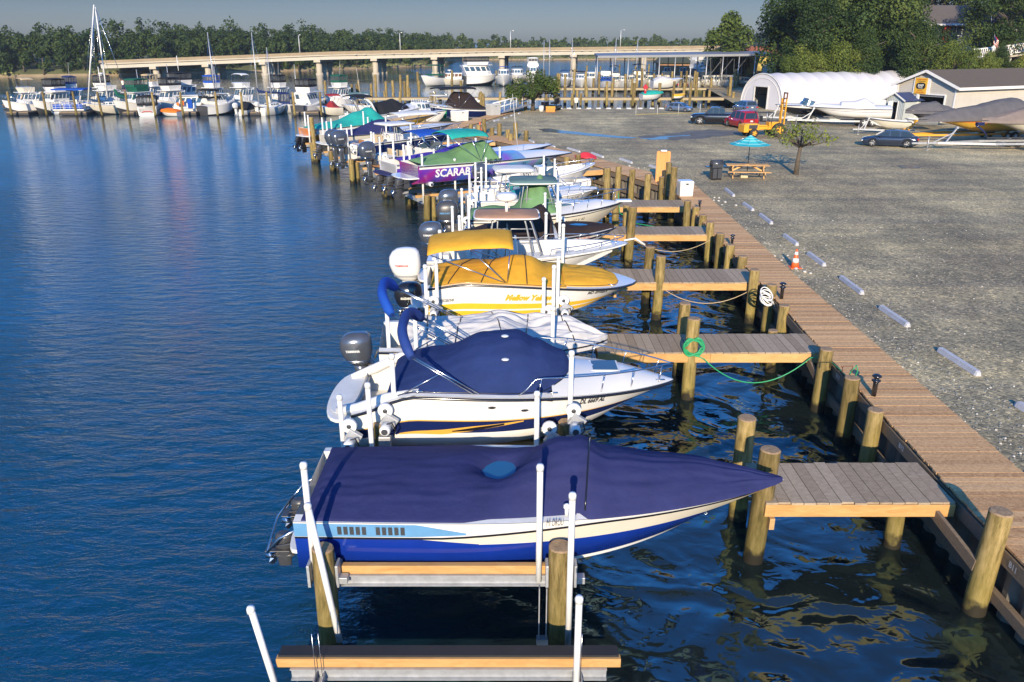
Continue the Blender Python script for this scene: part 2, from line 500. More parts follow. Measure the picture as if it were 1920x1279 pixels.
 def bowrail(s, t0, t1, h=.32, inn=.10, m=STEEL, n=5, r=.014, pulpit=0.):
  mb = MB(); tt = [t0 + (t1 - t0) * i / 20 for i in range(21)]
  a = [s.sp(t, -1, -inn, h * smooth(-.001, .12, (t - t0) / (t1 - t0)) + .02) for t in tt]
  b = [s.sp(t, 1, -inn, h * smooth(-.001, .12, (t - t0) / (t1 - t0)) + .02) for t in tt]
  tip = Vector((s.L * (t1 + .012) + pulpit, 0, s.sz(1) + h + .02))
  mb.tube(a + [tip] + b[::-1], r, 0, 6)
  for i in range(n):
   t = t0 + (t1 - t0) * (i + .7) / n
   if t > t1: break
   for sd in (-1, 1):
    mb.tube([s.sp(t - .012, sd, -inn + .03, 0), s.sp(t, sd, -inn, h * smooth(-.001, .12, (t - t0) / (t1 - t0)) + .02)], r * .8, 0, 5)
  return mb.build('bow_rail', m, s.root)
 def windshield(s, x0, x1, w, h, rake=.35, gm=None, up=0., fm=STEEL, curve=.35, name='windshield'):
  """wraps from the sides at x0 round the front at x1"""
  pts = []
  n = 14
  for i in range(n + 1):
   a = -PI / 2 + PI * i / n
   pts.append((x0 + (x1 - x0) * abs(math.cos(a)) ** curve, w / 2 * math.sin(a) / 1.0))
  mb = MB(); zb = lambda x: s.sz(x / s.L) + up
  lo = [Vector((x, y, zb(x))) for x, y in pts]
  hi = []
  for i, (x, y) in enumerate(pts):
   k = smooth(0, .15, i / n) * smooth(0, .15, 1 - i / n)
   hi.append(Vector((x - rake * h * (.6 + .6 * abs(math.cos(-PI / 2 + PI * i / n))), y * .93, zb(x) + h * (.55 + .45 * k))))
  mb.loft([lo, hi], 0, True, False)
  o = mb.build(name, gm or GLS, s.root)
  fb = MB(); fb.tube(hi, .018, 0, 6); fb.tube(lo, .012, 0, 6)
  for i in (0, n // 3, n - n // 3, n): fb.tube([lo[i], hi[i]], .014, 0, 5)
  fb.build('frame', fm, o)
  return o
 def bimini(s, x0, x1, z, w, m, arch=.10, droop=.06, feet=None, fm=STEEL, name='bimini_top', slope=0., zoff=0.):
  """z measured above the keel; canopy on a bowed tube frame"""
  def fn(u, v):
   x = x0 + (x1 - x0) * u; q = v * 2 - 1
   zz = z + slope * u + arch * (1 - abs(q) ** 2.2) - droop * (abs(q) ** 8) * 1.6 + .03 * math.sin(PI * u) - .05 * abs(2 * u - 1) ** 6
   return Vector((x, q * w / 2 * (1 - .015 * abs(q) ** 3), zz + noise.noise(Vector((x * 3, q * 3, s.L))) * .012))
  o = MB().grid(fn, 22, 16, 0).build(name, m, s.root, solid=.012)
  fr = MB()
  fx = feet if feet else (x0 + x1) / 2
  for u in (.04, .5, .96):
   fr.tube([fn(u, j / 10) + Vector((0, 0, -.02)) for j in range(11)], .014, 0, 5)
  for sd, v in ((-1, .0), (1, 1.)):
   foot = s.gw(min(max(fx, .1), s.L * .9), sd, -.08, .02)
   for u in (.04, .5, .96):
    fr.tube([foot, fn(u, v) + Vector((0, 0, -.02))], .014, 0, 5)
  fr.build('frame', fm, o)
  return o
 def boot(s, x, z, w, m, foot, name='folded_bimini', r=.09, lean=.5, fm=STEEL):
  """a folded bimini in its sleeve, raised on its bows"""
  pts = []
  for i in range(19):
   q = i / 9 - 1
   k = 1 - abs(q) ** 3.2
   pts.append(Vector((x - .22 * k, q * w / 2, z + .30 * k - .18)))
  o = MB().tube(pts, [r * (.7 if i in (0, 18) else 1.) for i in range(19)], 0, 10, sq=1.25).build(name, m, s.root)
  for sd, e in ((-1, 0), (1, -1)):
   fr = MB()
   ft = s.gw(foot, sd, -.1, .03)
   for d in (0, .05):
    fr.tube([pts[e] + Vector((d, 0, 0)), ft + Vector((d * 2, 0, 0))], .014, 0, 5)
   fr.tube([pts[e] * .55 + ft * .45, s.gw(max(.12, foot - 1.15), sd, -.1, .03)], .012, 0, 5)
   fr.build('frame', fm, o)
  return o
 def ttop(s, x0, x1, z, w, m, legs=None, fm=ALU, th=.07, name='t_top', rim=None, base=.3, lw=.9):
  n = 24; mb = MB(); rr = []
  def out(k, sc, zz):
   a = 2 * PI * k / n; c, q = math.cos(a), math.sin(a)
   ex = .35
   X = math.copysign(abs(c) ** ex, c); Y = math.copysign(abs(q) ** ex, q)
   return Vector(((x0 + x1) / 2 + X * (x1 - x0) / 2 * sc, Y * w / 2 * sc, zz))
  for sc, zz in ((.96, z - th / 2), (1, z), (.97, z + th / 2), (.5, z + th / 2 + .03), (.02, z + th / 2 + .04)):
   rr.append([out(k, sc, zz) for k in range(n)])
  mb.loft(rr, 0, True, True, True)
  o = mb.build(name, m, s.root)
  if rim: MB().tube([out(k % n, 1.01, z) for k in range(n + 1)], .022, 0, 6).build('rim', rim, o)
  fr = MB(); l0, l1 = legs or (x0 + .3 * (x1 - x0), x0 + .75 * (x1 - x0))
  for sd in (-1, 1):
   for lx, dx in ((l0, -.12), (l0 + .12, -.05), (l1, .22), (l1 + .12, .34)):
    fr.tube([Vector((lx, sd * lw * w / 2 * .75, z)), Vector((lx + dx * .3, sd * lw * w / 2 * .75, z - .15)), Vector((lx + dx * 1.6, sd * lw * w / 2 * .95, base))], .021, 0, 6)
   fr.tube([Vector((l0, sd * lw * w / 2 * .84, z - .55)), Vector((l1 + .3, sd * lw * w / 2 * .84, z - .55))], .018, 0, 6)
  fr.tube([Vector((l0, -lw * w / 2 * .75, z - .05)), Vector((l0, lw * w / 2 * .75, z - .05))], .02, 0, 6)
  fr.tube([Vector((l1, -lw * w / 2 * .75, z - .05)), Vector((l1, lw * w / 2 * .75, z - .05))], .02, 0, 6)
  fr.build('frame', fm, o)
  return o
 def console(s, x, w=.75, l=.7, h=1.0, base=.25, m=WHITE, glass_h=.35):
  mb = MB(); mb.box((x, 0, base + h / 2), (l, w, h), 0, taper=.86)
  o = mb.build('console', m, s.root, bevel=.04)
  g = MB(); z = base + h
  g.quad((x + l * .35, -w * .42, z), (x + l * .35, w * .42, z), (x + l * .12, w * .38, z + glass_h), (x + l * .12, -w * .38, z + glass_h))
  g.quad((x + l * .35, -w * .42, z), (x + l * .12, -w * .38, z + glass_h), (x - l * .2, -w * .40, z + glass_h * .3), (x - l * .1, -w * .42, z))
  g.build('windscreen', GLS, o, solid=.01)
  wheel = MB(); c = Vector((x - l * .46, 0, base + h * .78))
  wheel.tube([c + Vector((-.05 * math.cos(a), .17 * math.sin(a), .17 * math.cos(a))) for a in [2 * PI * i / 12 for i in range(13)]], .014, 0, 5)
  wheel.tube([c + Vector((.08, 0, -.02)), c], .02, 0, 5)
  wheel.build('steering_wheel', BLACK, o)
  return o
 def seat(s, x, y=0, w=1., l=.5, base=.25, h=.42, back=.4, m=VINYL, flip=1, name='seat'):
  o = MB().box((x, y, base + h / 2), (l, w, h), 0, taper=.94).build(name, m, s.root, bevel=.035)
  if back:
   MB().box((x - flip * (l / 2 - .05), y, base + h + back / 2 - .02), (.12, w * .96, back), 0, M=Matrix.Rotation(-.12 * flip, 4, 'Y')).build('backrest', m, o, bevel=.035)
  return o
 def outboard(s, m=ENG, scale=1., y=0., x=-.12, word=None, wm=PVC, tilt=0., leg=None, dz=0.):
  k = scale; z0 = s.hs + .12 + dz
  o = bpy.data.objects.new('outboard_motor', None); COL.objects.link(o); o.parent = s.root
  o.location = (x, y, z0); o.rotation_euler = (0, -tilt, 0); o.empty_display_size = .2
  mb = MB(); rr = []
  for z, cx, lx, ly in ((-.05, -.26, .17, .13), (.03, -.30, .25, .19), (.18, -.33, .33, .235), (.36, -.35, .37, .25), (.52, -.35, .36, .24), (.64, -.33, .31, .20), (.71, -.31, .22, .13), (.735, -.30, .08, .05)):
   rr.append([Vector((cx + lx * math.copysign(abs(math.cos(a)) ** .7, math.cos(a)), ly * math.copysign(abs(math.sin(a)) ** .7, math.sin(a)), z)) * k for a in [2 * PI * i / 20 for i in range(20)]])
  mb.loft(rr, 0, True, True, True)
  cw = mb.build('cowling', m, o)
  tr = MB()
  for zz, rr_ in ((.10, .012), (.07, .006)):
   tr.tube([Vector((-.315 + (.30) * math.copysign(abs(math.cos(a)) ** .7, math.cos(a)), .222 * math.copysign(abs(math.sin(a)) ** .7, math.sin(a)), zz)) * k for a in [2 * PI * i / 24 for i in range(25)]], rr_ * k, 0, 5, caps=False)
  tr.build('trim_line', STEEL if m is not WHITE else GREY, cw)
  vent = MB(); vent.box((-.52 * k, 0, .60 * k), (.16 * k, .22 * k, .05 * k), 0); vent.build('air_intake', BLACK, cw, bevel=.015)
  if word:
   M = Matrix.Translation(Vector((-.40, -.256, .33)) * k) @ Matrix.Rotation(PI / 2, 4, 'X')
   lettering(word, .075 * k, M, wm, cw, bold=.003)
  mb = MB(); Ll = leg or .8
  mb.loft([[Vector((cx + lx * math.cos(a), ly * math.sin(a), z)) * k for a in [2 * PI * i / 12 for i in range(12)]] for z, cx, lx, ly in
     ((0., -.28, .17, .12), (-.25, -.26, .14, .085), (-.5, -.25, .12, .06), (-Ll + .12, -.25, .12, .045), (-Ll - .15, -.25, .10, .03))], 0, True, True, True)
  mb.box(Vector((-.32, 0, -Ll + .12)) * k, Vector((.42, .20, .015)) * k)
  mb.tube([Vector((x, 0, -Ll - .02)) * k for x in (-.02, -.08, -.25, -.42, -.46)], [.01 * k, .045 * k, .055 * k, .05 * k, .03 * k], 0, 10)
  mb.add([Vector(q) * k for q in ((-.34, -.008, -Ll - .05), (-.16, -.008, -Ll - .05), (-.24, -.008, -Ll - .22), (-.34, -.008, -Ll - .20), (-.34, .008, -Ll - .05), (-.16, .008, -Ll - .05), (-.24, .008, -Ll - .22), (-.34, .008, -Ll - .20))], [(0, 1, 2, 3), (7, 6, 5, 4), (0, 4, 5, 1), (1, 5, 6, 2), (2, 6, 7, 3), (3, 7, 4, 0)])
  mb.build('midsection', m if m is not BLACK else DGREY, o)
  br = MB(); br.box(Vector((-.04, 0, -.18)) * k, Vector((.12, .26, .34)) * k); br.tube([Vector((.05, .08, .05)) * k, Vector((.12, .2, .22)) * k, Vector((.3, .22, .12)) * k, Vector((.42, .15, -.05)) * k], .025 * k, 0, 6)
  br.build('bracket', DGREY, o)
  s.prop(o, Vector((-.50, 0, -Ll - .02)) * k, .17 * k)
  return o
 def prop(s, parent, c, r, m=None):
  mb = MB(); mb.tube([c + Vector((.06, 0, 0)), c - Vector((.09, 0, 0))], r * .28, 0, 8)
  for i in range(3):
   a = 2 * PI * i / 3 + .4
   pts = []
   for q, wv in ((.25, -.3), (.7, -.42), (1., -.12), (1., .12), (.7, .42), (.25, .3)):
    pts.append(c + Vector((wv * r * .8, math.cos(a + wv) * r * q, math.sin(a + wv) * r * q)))
   mb.add(pts, [(0, 1, 2, 3, 4, 5)])
  return mb.build('propeller', m or STEEL, parent, solid=.012)
 def sterndrive(s, y=0., m=DGREY, k=1., x=-.05, z=.12, pm=STEEL):
  o = bpy.data.objects.new('sterndrive', None); COL.objects.link(o); o.parent = s.root; o.location = (x, y, z); o.empty_display_size = .2
  mb = MB()
  mb.box(Vector((-.12, 0, .02)) * k, Vector((.22, .26, .34)) * k, 0, taper=.8)
  mb.loft([[Vector((cx + lx * math.cos(a), ly * math.sin(a), zz)) * k for a in [2 * PI * i / 12 for i in range(12)]] for zz, cx, lx, ly in
     ((.22, -.36, .12, .08), (.16, -.36, .17, .12), (0, -.38, .16, .10), (-.2, -.40, .15, .06), (-.5, -.40, .12, .03))], 0, True, True, True)
  mb.box(Vector((-.48, 0, -.10)) * k, Vector((.46, .30, .018)) * k)
  mb.tube([Vector((xx, 0, -.28)) * k for xx in (-.2, -.28, -.42, -.58)], [.01 * k, .05 * k, .055 * k, .04 * k], 0, 10)
  mb.tube([Vector((-.1, -.16, .1)) * k, Vector((-.55, -.12, -.02)) * k], .022 * k, 0, 6)
  mb.tube([Vector((-.1, .16, .1)) * k, Vector((-.55, .12, -.02)) * k], .022 * k, 0, 6)
  mb.build('drive_leg', m, o, bevel=.008)
  s.prop(o, Vector((-.62, 0, -.28)) * k, .18 * k, pm)
  return o
 def platform(s, l=.55, z=None, w=None, m=DECKW, th=.06, name='swim_platform', pad=None):
  z = s.hs * .55 if z is None else z; w = w or s.B * s.b0 * .92
  n = 14; ring = [Vector((.02, -w / 2, 0))]
  for i in range(n + 1):
   a = -PI / 2 + PI * i / n
   ring.append(Vector((-l * abs(math.cos(a)) ** .45, w / 2 * math.sin(a), 0)))
  ring.append(Vector((.02, w / 2, 0)))
  mb = MB(); mb.loft([[p + Vector((0, 0, z - th)) for p in ring], [p * 1.0 + Vector((0, 0, z)) for p in ring]], 0, False, True, True)
  o = mb.build(name, m, s.root, bevel=.015)
  if pad:
   MB().loft([[Vector((p.x * .86 - .03, p.y * .86, z + .006)) for p in ring], [Vector((p.x * .84 - .03, p.y * .84, z + .02)) for p in ring]], 0, False, True, True).build('pad', pad, o)
  return o
 def cleat(s, t, side, inn=.08):
  p = s.sp(t, side, -inn, .05); mb = MB()
  mb.tube([p + Vector((-.09, 0, 0)), p + Vector((.09, 0, 0))], .012, 0, 6); mb.tube([p, p - Vector((0, 0, .05))], .014, 0, 6)
  return mb.build('cleat', STEEL, s.root)
 def cabin(s, x0, x1, z0, h, w0, w1=None, m=WHITE, gm=None, fr=.35, ar=.1, win=(.45, .85), top=.85, name='cabin', nwin=3):
  """deckhouse with raked front; windows as separate panes"""
  w1 = w1 or w0
  xa = [x0, x0 + ar * h, x1 - fr * h, x1]
  b = [(x0, w0), (x1, w1)]
  bot = [Vector((x0, -w0 / 2, z0)), Vector((x1 - .15 * (x1 - x0), -w1 / 2, z0)), Vector((x1, -w1 * .3, z0)), Vector((x1, w1 * .3, z0)), Vector((x1 - .15 * (x1 - x0), w1 / 2, z0)), Vector((x0, w0 / 2, z0))]
  def up(p, k): return Vector((p.x + (ar if p.x == x0 else -fr * (1 if p.x == x1 else .8)) * h * k, p.y * (1 - (1 - top) * k), p.z + h * k))
  mb = MB(); mb.loft([bot, [up(p, .96) for p in bot], [up(p, 1.) * 1. for p in bot]], 0, False, True, True)
  o = mb.build(name, m, s.root, bevel=.02)
  g = MB(); lo, hi = win
  def pane(a, c, i0, i1, off):
   p0, p1 = a, c
   q = [p0.lerp(p1, i0), p0.lerp(p1, i1)]
   vs = [up(q[0], lo), up(q[1], lo), up(q[1], hi), up(q[0], hi)]
   n_ = (vs[1] - vs[0]).cross(vs[3] - vs[0]).normalized() * off
   g.add([v + n_ for v in vs], [(0, 1, 2, 3)])
  for i in range(nwin):
   pane(bot[0], bot[1], (i + .12) / nwin, (i + .88) / nwin, .012)
   pane(bot[4], bot[5], (i + .12) / nwin, (i + .88) / nwin, .012)
  pane(bot[1], bot[2], .12, .88, .012); pane(bot[2], bot[3], .06, .48, .012); pane(bot[2], bot[3], .52, .94, .012); pane(bot[3], bot[4], .12, .88, .012)
  pane(bot[5], bot[0], .1, .35, .012)
  g.build('windows', gm or GLS, o)
  return o
 def enclosure(s, x0, x1, z0, h, w, m=C_BLK, name='canvas_enclosure', see=True):
  """a canvas top with clear vinyl sides, as on a flybridge"""
  o = MB().grid(lambda u, v: Vector((x0 + (x1 - x0) * u, (v * 2 - 1) * w / 2, z0 + h + .10 * (1 - (v * 2 - 1) ** 2) - .04 * (2 * u - 1) ** 4)), 8, 8).build(name, m, s.root, solid=.03)
  fr = MB(); c = [(x0, -w / 2), (x1, -w / 2 * .8), (x1, w / 2 * .8), (x0, w / 2)]
  for i in range(4):
   a, b = c[i], c[(i + 1) % 4]
   for k in range(3):
    p = (a[0] + (b[0] - a[0]) * k / 3, a[1] + (b[1] - a[1]) * k / 3)
    fr.tube([(p[0], p[1], z0), (p[0] - .05, p[1], z0 + h)], .035, 0, 4)
   fr.beam((a[0], a[1], z0 + .12), (b[0], b[1], z0 + .12), .02, .24)
   fr.beam((a[0], a[1], z0 + h - .04), (b[0], b[1], z0 + h - .04), .02, .14)
  fr.build('canvas_frame', m, o)
  if see:
   g = MB()
   for i in range(4):
    a, b = c[i], c[(i + 1) % 4]
    g.quad((a[0], a[1], z0), (b[0], b[1], z0), (b[0], b[1], z0 + h), (a[0], a[1], z0 + h))
   g.build('clear_panels', clear('smoked_vinyl', (.10, .11, .12), .45), o)
  return o
 def arch_(s, x, z0, h, w, m=WHITE, lean=.5, r=.09, name='radar_arch'):
  pts = [Vector((x, -w / 2, z0))]
  for i in range(9):
   a = PI * i / 8
   pts.append(Vector((x - lean * (.6 + .4 * math.sin(a)), -w / 2 * .88 * math.cos(a) if 0 < i < 8 else (-1 if i == 0 else 1) * w / 2 * .92, z0 + h * (.72 + .28 * math.sin(a)))))
  pts.append(Vector((x, w / 2, z0)))
  return MB().tube(pts, r, 0, 8, sq=.6).build(name, m, s.root)
 def mast(s, x, z0, h, r=.05, boom=0., sail=None, m=ALU, spread=.9, name='mast', stays=True, zb=1.0):
  mb = MB(); mb.tube([(x, 0, z0), (x, 0, z0 + h)], [r, r * .7], 0, 8)
  for k in (.55,):
   mb.tube([(x, -spread / 2, z0 + h * k), (x, spread / 2, z0 + h * k)], r * .4, 0, 5)
  o = mb.build(name, m, s.root)
  if stays:
   st = MB(); top = Vector((x, 0, z0 + h * .98))
   st.tube([top, (s.L * .98, 0, s.hb)], .012, 0, 4); st.tube([top, (.1, 0, s.hs)], .012, 0, 4)
   for sd in (-1, 1): st.tube([top, (x, sd * spread / 2, z0 + h * .55), s.sp(x / s.L, sd, -.05, 0)], .010, 0, 4)
   st.build('rigging', STEEL, o)
  if boom:
   MB().tube([(x, 0, z0 + zb), (x - boom, 0, z0 + zb + .05)], .05, 0, 6).build('boom', m, o)
   if sail: MB().tube([(x + .05, 0, z0 + zb + .75), (x - .05, 0, z0 + zb + .35), (x - boom * .4, 0, z0 + zb + .2), (x - boom, 0, z0 + zb + .15)], [.07, .17, .14, .09], 0, 8).build('sail_cover', sail, o)
  return o
 def radar(s, x, z, r=.3, m=WHITE, name='radar_dome', post=.2):
  mb = MB(); mb.lathe([(r * .7, 0), (r, .05), (r, .14), (r * .8, .2), (r * .2, .22)], (x, 0, z), 0, 16); mb.tube([(x, 0, z - post), (x, 0, z)], .05, 0, 6)
  return mb.build(name, m, s.root)
 def antenna(s, x, y, z, h=1.8, m=PVC, lean=-.1):
  return MB().tube([(x, y, z), (x + lean * h, y, z + h)], [.016, .008], 0, 5).build('antenna', m, s.root)
 def portholes(s, ts, g=.7, m=GLS, w=.26, h=.1):
  mb = MB()
  for t in ts:
   for sd in (-1, 1):
    p = s.hp(t, g, sd, .01); q = s.hp(t + w / s.L, g, sd, .01); d = (s.hp(t, g + .1, sd, .01) - p).normalized() * h
    mb.quad(p, q, q + d, p + d)
  return mb.build('portholes', m, s.root)
# ================================================================== SETTING
def water_mat():
 m, nt, b = _nt('river_water')
 N = nt.nodes.new; L = nt.links.new
 ge = N('ShaderNodeNewGeometry')
 b.inputs['Base Color'].default_value = (.001, .013, .034, 1)
 b.inputs['Specular Tint'].default_value = (.42, .88, 1, 1)
 b.inputs['Roughness'].default_value = .06
 b.inputs['IOR'].default_value = 1.95
 b.inputs['Specular IOR Level'].default_value = .5
 sep = N('ShaderNodeSeparateXYZ'); L(ge.outputs['Position'], sep.inputs[0])
 def rng(src, a, c, d, e):
  r = N('ShaderNodeMapRange'); r.interpolation_type = 'SMOOTHSTEP'
  r.inputs[1].default_value = a; r.inputs[2].default_value = c; r.inputs[3].default_value = d; r.inputs[4].default_value = e
  L(src, r.inputs[0]); return r.outputs[0]
 def nz(scale, sc=(1, 1, 1), rot=0, detail=3, rough=.55, dist=0):
  mp = N('ShaderNodeMapping'); mp.inputs['Scale'].default_value = sc; mp.inputs['Rotation'].default_value = (0, 0, rot)
  L(ge.outputs['Position'], mp.inputs[0])
  n = N('ShaderNodeTexNoise'); n.inputs['Scale'].default_value = scale; n.inputs['Detail'].default_value = detail
  n.inputs['Roughness'].default_value = rough; n.inputs['Distortion'].default_value = dist
  L(mp.outputs[0], n.inputs['Vector']); return n.outputs[0]
 sh = N('ShaderNodeMath'); sh.operation = 'SUBTRACT'; sh.inputs[1].default_value = 33; L(sep.outputs[1], sh.inputs[0])
 s2 = N('ShaderNodeMath'); s2.operation = 'MAXIMUM'; s2.inputs[1].default_value = 0; L(sh.outputs[0], s2.inputs[0])
 s3 = N('ShaderNodeMath'); s3.operation = 'MULTIPLY_ADD'; s3.inputs[1].default_value = .42; L(s2.outputs[0], s3.inputs[0]); L(sep.outputs[0], s3.inputs[2])
 s4 = N('ShaderNodeMath'); s4.operation = 'GREATER_THAN'; s4.inputs[1].default_value = 70; L(sep.outputs[1], s4.inputs[0])
 s5 = N('ShaderNodeMath'); s5.operation = 'MULTIPLY_ADD'; s5.inputs[1].default_value = -60; L(s4.outputs[0], s5.inputs[0]); L(s3.outputs[0], s5.inputs[2])
 openw = rng(s5.outputs[0], 1.5, -5.5, 0., 1.)                   # open river left of the slips is rippled, the slips are sheltered
 bc = N('ShaderNodeMix'); bc.data_type = 'RGBA'; bc.inputs[6].default_value = (.010, .016, .016, 1); bc.inputs[7].default_value = (.001, .034, .062, 1)
 L(openw, bc.inputs[0]); L(bc.outputs[2], b.inputs['Base Color'])
 big = nz(.06, detail=2)
 patch = rng(big, .35, .65, .55, 1.15)
 a = nz(1.7, (.7, 1.7, 1), .25, 5, .6, .3)                         # wind ripples
 c = nz(.75, (1, 1.15, 1), .5, 1.5, .4, .9)                        # slow wobble in the basin
 c2 = nz(2.6, (1, 1.2, 1), .2, 2, .5, .6)
 def mth(op, x, y, cl=False):
  q = N('ShaderNodeMath'); q.operation = op; q.use_clamp = cl
  for i, w in enumerate((x, y)):
   if isinstance(w, (int, float)): q.inputs[i].default_value = w
   else: L(w, q.inputs[i])
  return q.outputs[0]
 far = rng(sep.outputs[1], 14, 75, 1.35, .17)
 A = mth('MULTIPLY', mth('MULTIPLY', a, far), mth('MULTIPLY', openw, patch))
 inv = mth('SUBTRACT', 1.0, openw)
 Bc = mth('MULTIPLY', mth('ADD', mth('MULTIPLY', c, .20), mth('MULTIPLY', c2, .022)), mth('ADD', inv, .1))
 S = mth('ADD', mth('MULTIPLY', A, .125), Bc)
 bp = N('ShaderNodeBump'); bp.inputs['Strength'].default_value = 1.0; bp.inputs['Distance'].default_value = 1.0
 L(S, bp.inputs['Height']); L(bp.outputs[0], b.inputs['Normal'])
 return m
WATER = water_mat()
MB().quad((-2500, -60, 0), (2500, -60, 0), (2500, 4500, 0), (-2500, 4500, 0)).build('water', WATER).__setitem__('kind', 'structure')
def gravel_mat():
 m, nt, b = _nt('gravel')
 N = nt.nodes.new; L = nt.links.new
 ge = N('ShaderNodeNewGeometry')
 def nz(scale, sc=(1, 1, 1), rot=0., detail=5, rough=.6, dist=0.):
  mp = N('ShaderNodeMapping'); mp.inputs['Scale'].default_value = sc; mp.inputs['Rotation'].default_value = (0, 0, rot)
  L(ge.outputs['Position'], mp.inputs[0])
  n = N('ShaderNodeTexNoise'); n.inputs['Scale'].default_value = scale; n.inputs['Detail'].default_value = detail
  n.inputs['Roughness'].default_value = rough; n.inputs['Distortion'].default_value = dist
  L(mp.outputs[0], n.inputs['Vector']); return n.outputs[0]
 def ramp(src, *st):
  cr = N('ShaderNodeValToRGB'); e = cr.color_ramp.elements
  e[0].position = st[0][0]; e[0].color = (*st[0][1], 1); e[1].position = st[-1][0]; e[1].color = (*st[-1][1], 1)
  for p, c in st[1:-1]:
   k = e.new(p); k.color = (*c, 1)
  L(src, cr.inputs[0]); return cr.outputs[0]
 def mix(f, a, b_, bt='MIX'):
  x = N('ShaderNodeMix'); x.data_type = 'RGBA'; x.blend_type = bt
  if isinstance(f, float): x.inputs[0].default_value = f
  else: L(f, x.inputs[0])
  for i, w in ((6, a), (7, b_)):
   if isinstance(w, tuple): x.inputs[i].default_value = (*w, 1)
   else: L(w, x.inputs[i])
  return x.outputs[2]
 patches = ramp(nz(.09, (1, .45, 1), .5, 6, .65, .6), (.34, (.27, .225, .15)), (.5, (.37, .315, .20)), (.64, (.50, .425, .26)))
 tracks = ramp(nz(.30, (.10, 1.3, 1), .22, 4, .6, 2.2), (.40, (0, 0, 0)), (.62, (1, 1, 1)))
 col = mix(tracks, patches, mix(1.0, patches, (1.28, 1.24, 1.12), 'MULTIPLY'))
 wv = N('ShaderNodeTexWave'); wv.wave_type = 'RINGS'; wv.inputs['Scale'].default_value = .13; wv.inputs['Distortion'].default_value = 9; wv.inputs['Detail'].default_value = 3; wv.inputs['Detail Scale'].default_value = .35
 wm = N('ShaderNodeMapping'); wm.inputs['Location'].default_value = (-14, -70, 0); wm.inputs['Scale'].default_value = (.55, .9, 1); L(ge.outputs['Position'], wm.inputs[0]); L(wm.outputs[0], wv.inputs[0])
 col = mix(1.0, col, ramp(wv.outputs['Fac'], (.0, (.94, .94, .95)), (.45, (1., 1., 1.)), (.86, (1.02, 1.02, 1.01)), (.97, (1.12, 1.11, 1.07))), 'MULTIPLY')
 dk = ramp(nz(.5, (1, .6, 1), 0., 6, .7, 0.), (.42, (.72, .73, .75)), (.6, (1.08, 1.06, 1.04)))
 col = mix(1.0, col, dk, 'MULTIPLY')
 vo = N('ShaderNodeTexVoronoi'); vo.inputs['Scale'].default_value = 17; vo.inputs['Randomness'].default_value = 1
 L(ge.outputs['Position'], vo.inputs['Vector'])
 stones = N('ShaderNodeSeparateColor'); L(vo.outputs['Color'], stones.inputs[0])
 st = ramp(stones.outputs[0], (.0, (.42, .43, .45)), (.6, (.95, .95, .95)), (.93, (1.35, 1.3, 1.2)), (1., (2.3, 2.1, 1.8)))
 col = mix(.85, col, mix(1.0, col, st, 'MULTIPLY'))
 L(col, b.inputs['Base Color'])
 b.inputs['Roughness'].default_value = .9; b.inputs['Specular IOR Level'].default_value = .2
 bp = N('ShaderNodeBump'); bp.inputs['Strength'].default_value = .45; bp.inputs['Distance'].default_value = .02
 ad = N('ShaderNodeMath'); ad.operation = 'MULTIPLY_ADD'; ad.inputs[1].default_value = -1
 L(vo.outputs['Distance'], ad.inputs[0]); L(nz(1.2, detail=3), ad.inputs[2])
 L(ad.outputs[0], bp.inputs['Height']); L(bp.outputs[0], b.inputs['Normal'])
 return m
GRAVEL = gravel_mat()
ZD = 1.2           # deck height
ZG = 1.14          # gravel height
EDGE_W = [(7.2, -20), (7.2, 4), (7.2, 11), (7.4, 18), (7.62, 24.7), (7.75, 31), (7.9, 37.5), (7.57, 40.2), (5.4, 46.0), (2.8, 52.0), (1.5, 55.0), (-2.1, 61.6), (-5.9, 68.6), (0.3, 90.8)]
EDGE_R = [(8.3, -20), (8.42, 4), (8.57, 11), (8.7, 18), (8.8, 24.7), (9.0, 31), (9.18, 37.5), (9.26, 41.1), (6.9, 46.6), (4.2, 52.7), (2.9, 55.7), (-.8, 62.4), (-4.3, 68.8), (1.8, 90.8)]
# yard: one sheet out to the wood; a fine patch where the camera stands close
yard = [(x + .12, y) for x, y in EDGE_W] + [(25.5, 90.8), (25.9, 95), (33, 150), (45, 200), (90, 260), (400, 400), (400, -20)]
mb = MB(); mb.add([(x, y, ZG) for x, y in yard], [tuple(range(len(yard)))[::-1]])
me_y = mb.build('gravel_yard', GRAVEL); tag(me_y, kind='structure')
# make sure it faces up
if me_y.data.polygons[0].normal.z < 0: me_y.data.flip_normals()
# bulkhead: corrugated sheet piling under the edge of the deck, cap and wale in timber
VINYL_D = mat('sheet_piling', (.15, .13, .10), .7, var=.5, scale=2.5, bump=.3, bscale=9, stretch=(1, 1, .35))
TIMB = wood('treated_timber', (.30, .17, .07), (.52, .33, .15), .7)
TIMBD = wood('weathered_timber', (.13, .10, .07), (.27, .20, .13), .85)
BRIGHT = wood('new_timber', (.40, .21, .065), (.64, .39, .16), .6, grain=(2, 10, 10))
def along(poly, step, start=0., cur=None):
 """points, tangents every step metres"""
 out = []; d = start
 for (a, b) in zip(poly, poly[1:]):
  a = Vector((*a, 0)); b = Vector((*b, 0)); L = (b - a).length; t = (b - a) / L
  while d <= L:
   out.append((a + t * d, t)); d += step
  d -= L
 return out
bk = thing('bulkhead', (0, 0, 0), 'corrugated sheet pile bulkhead with timber wales holding back the gravel yard', 'bulkhead')
mb = MB(); top, bot = [], []
vis = [p for p in EDGE_W]
pts = along([(x + .02, y) for x, y in vis] + [(25.5, 90.8)], .115)
row = []
for i, (p, t) in enumerate(pts):
 n = Vector((-t.y, t.x, 0)); k = (0, 1, 1, 0)[i % 4]
 row.append(p + n * (-.09 + .10 * k))
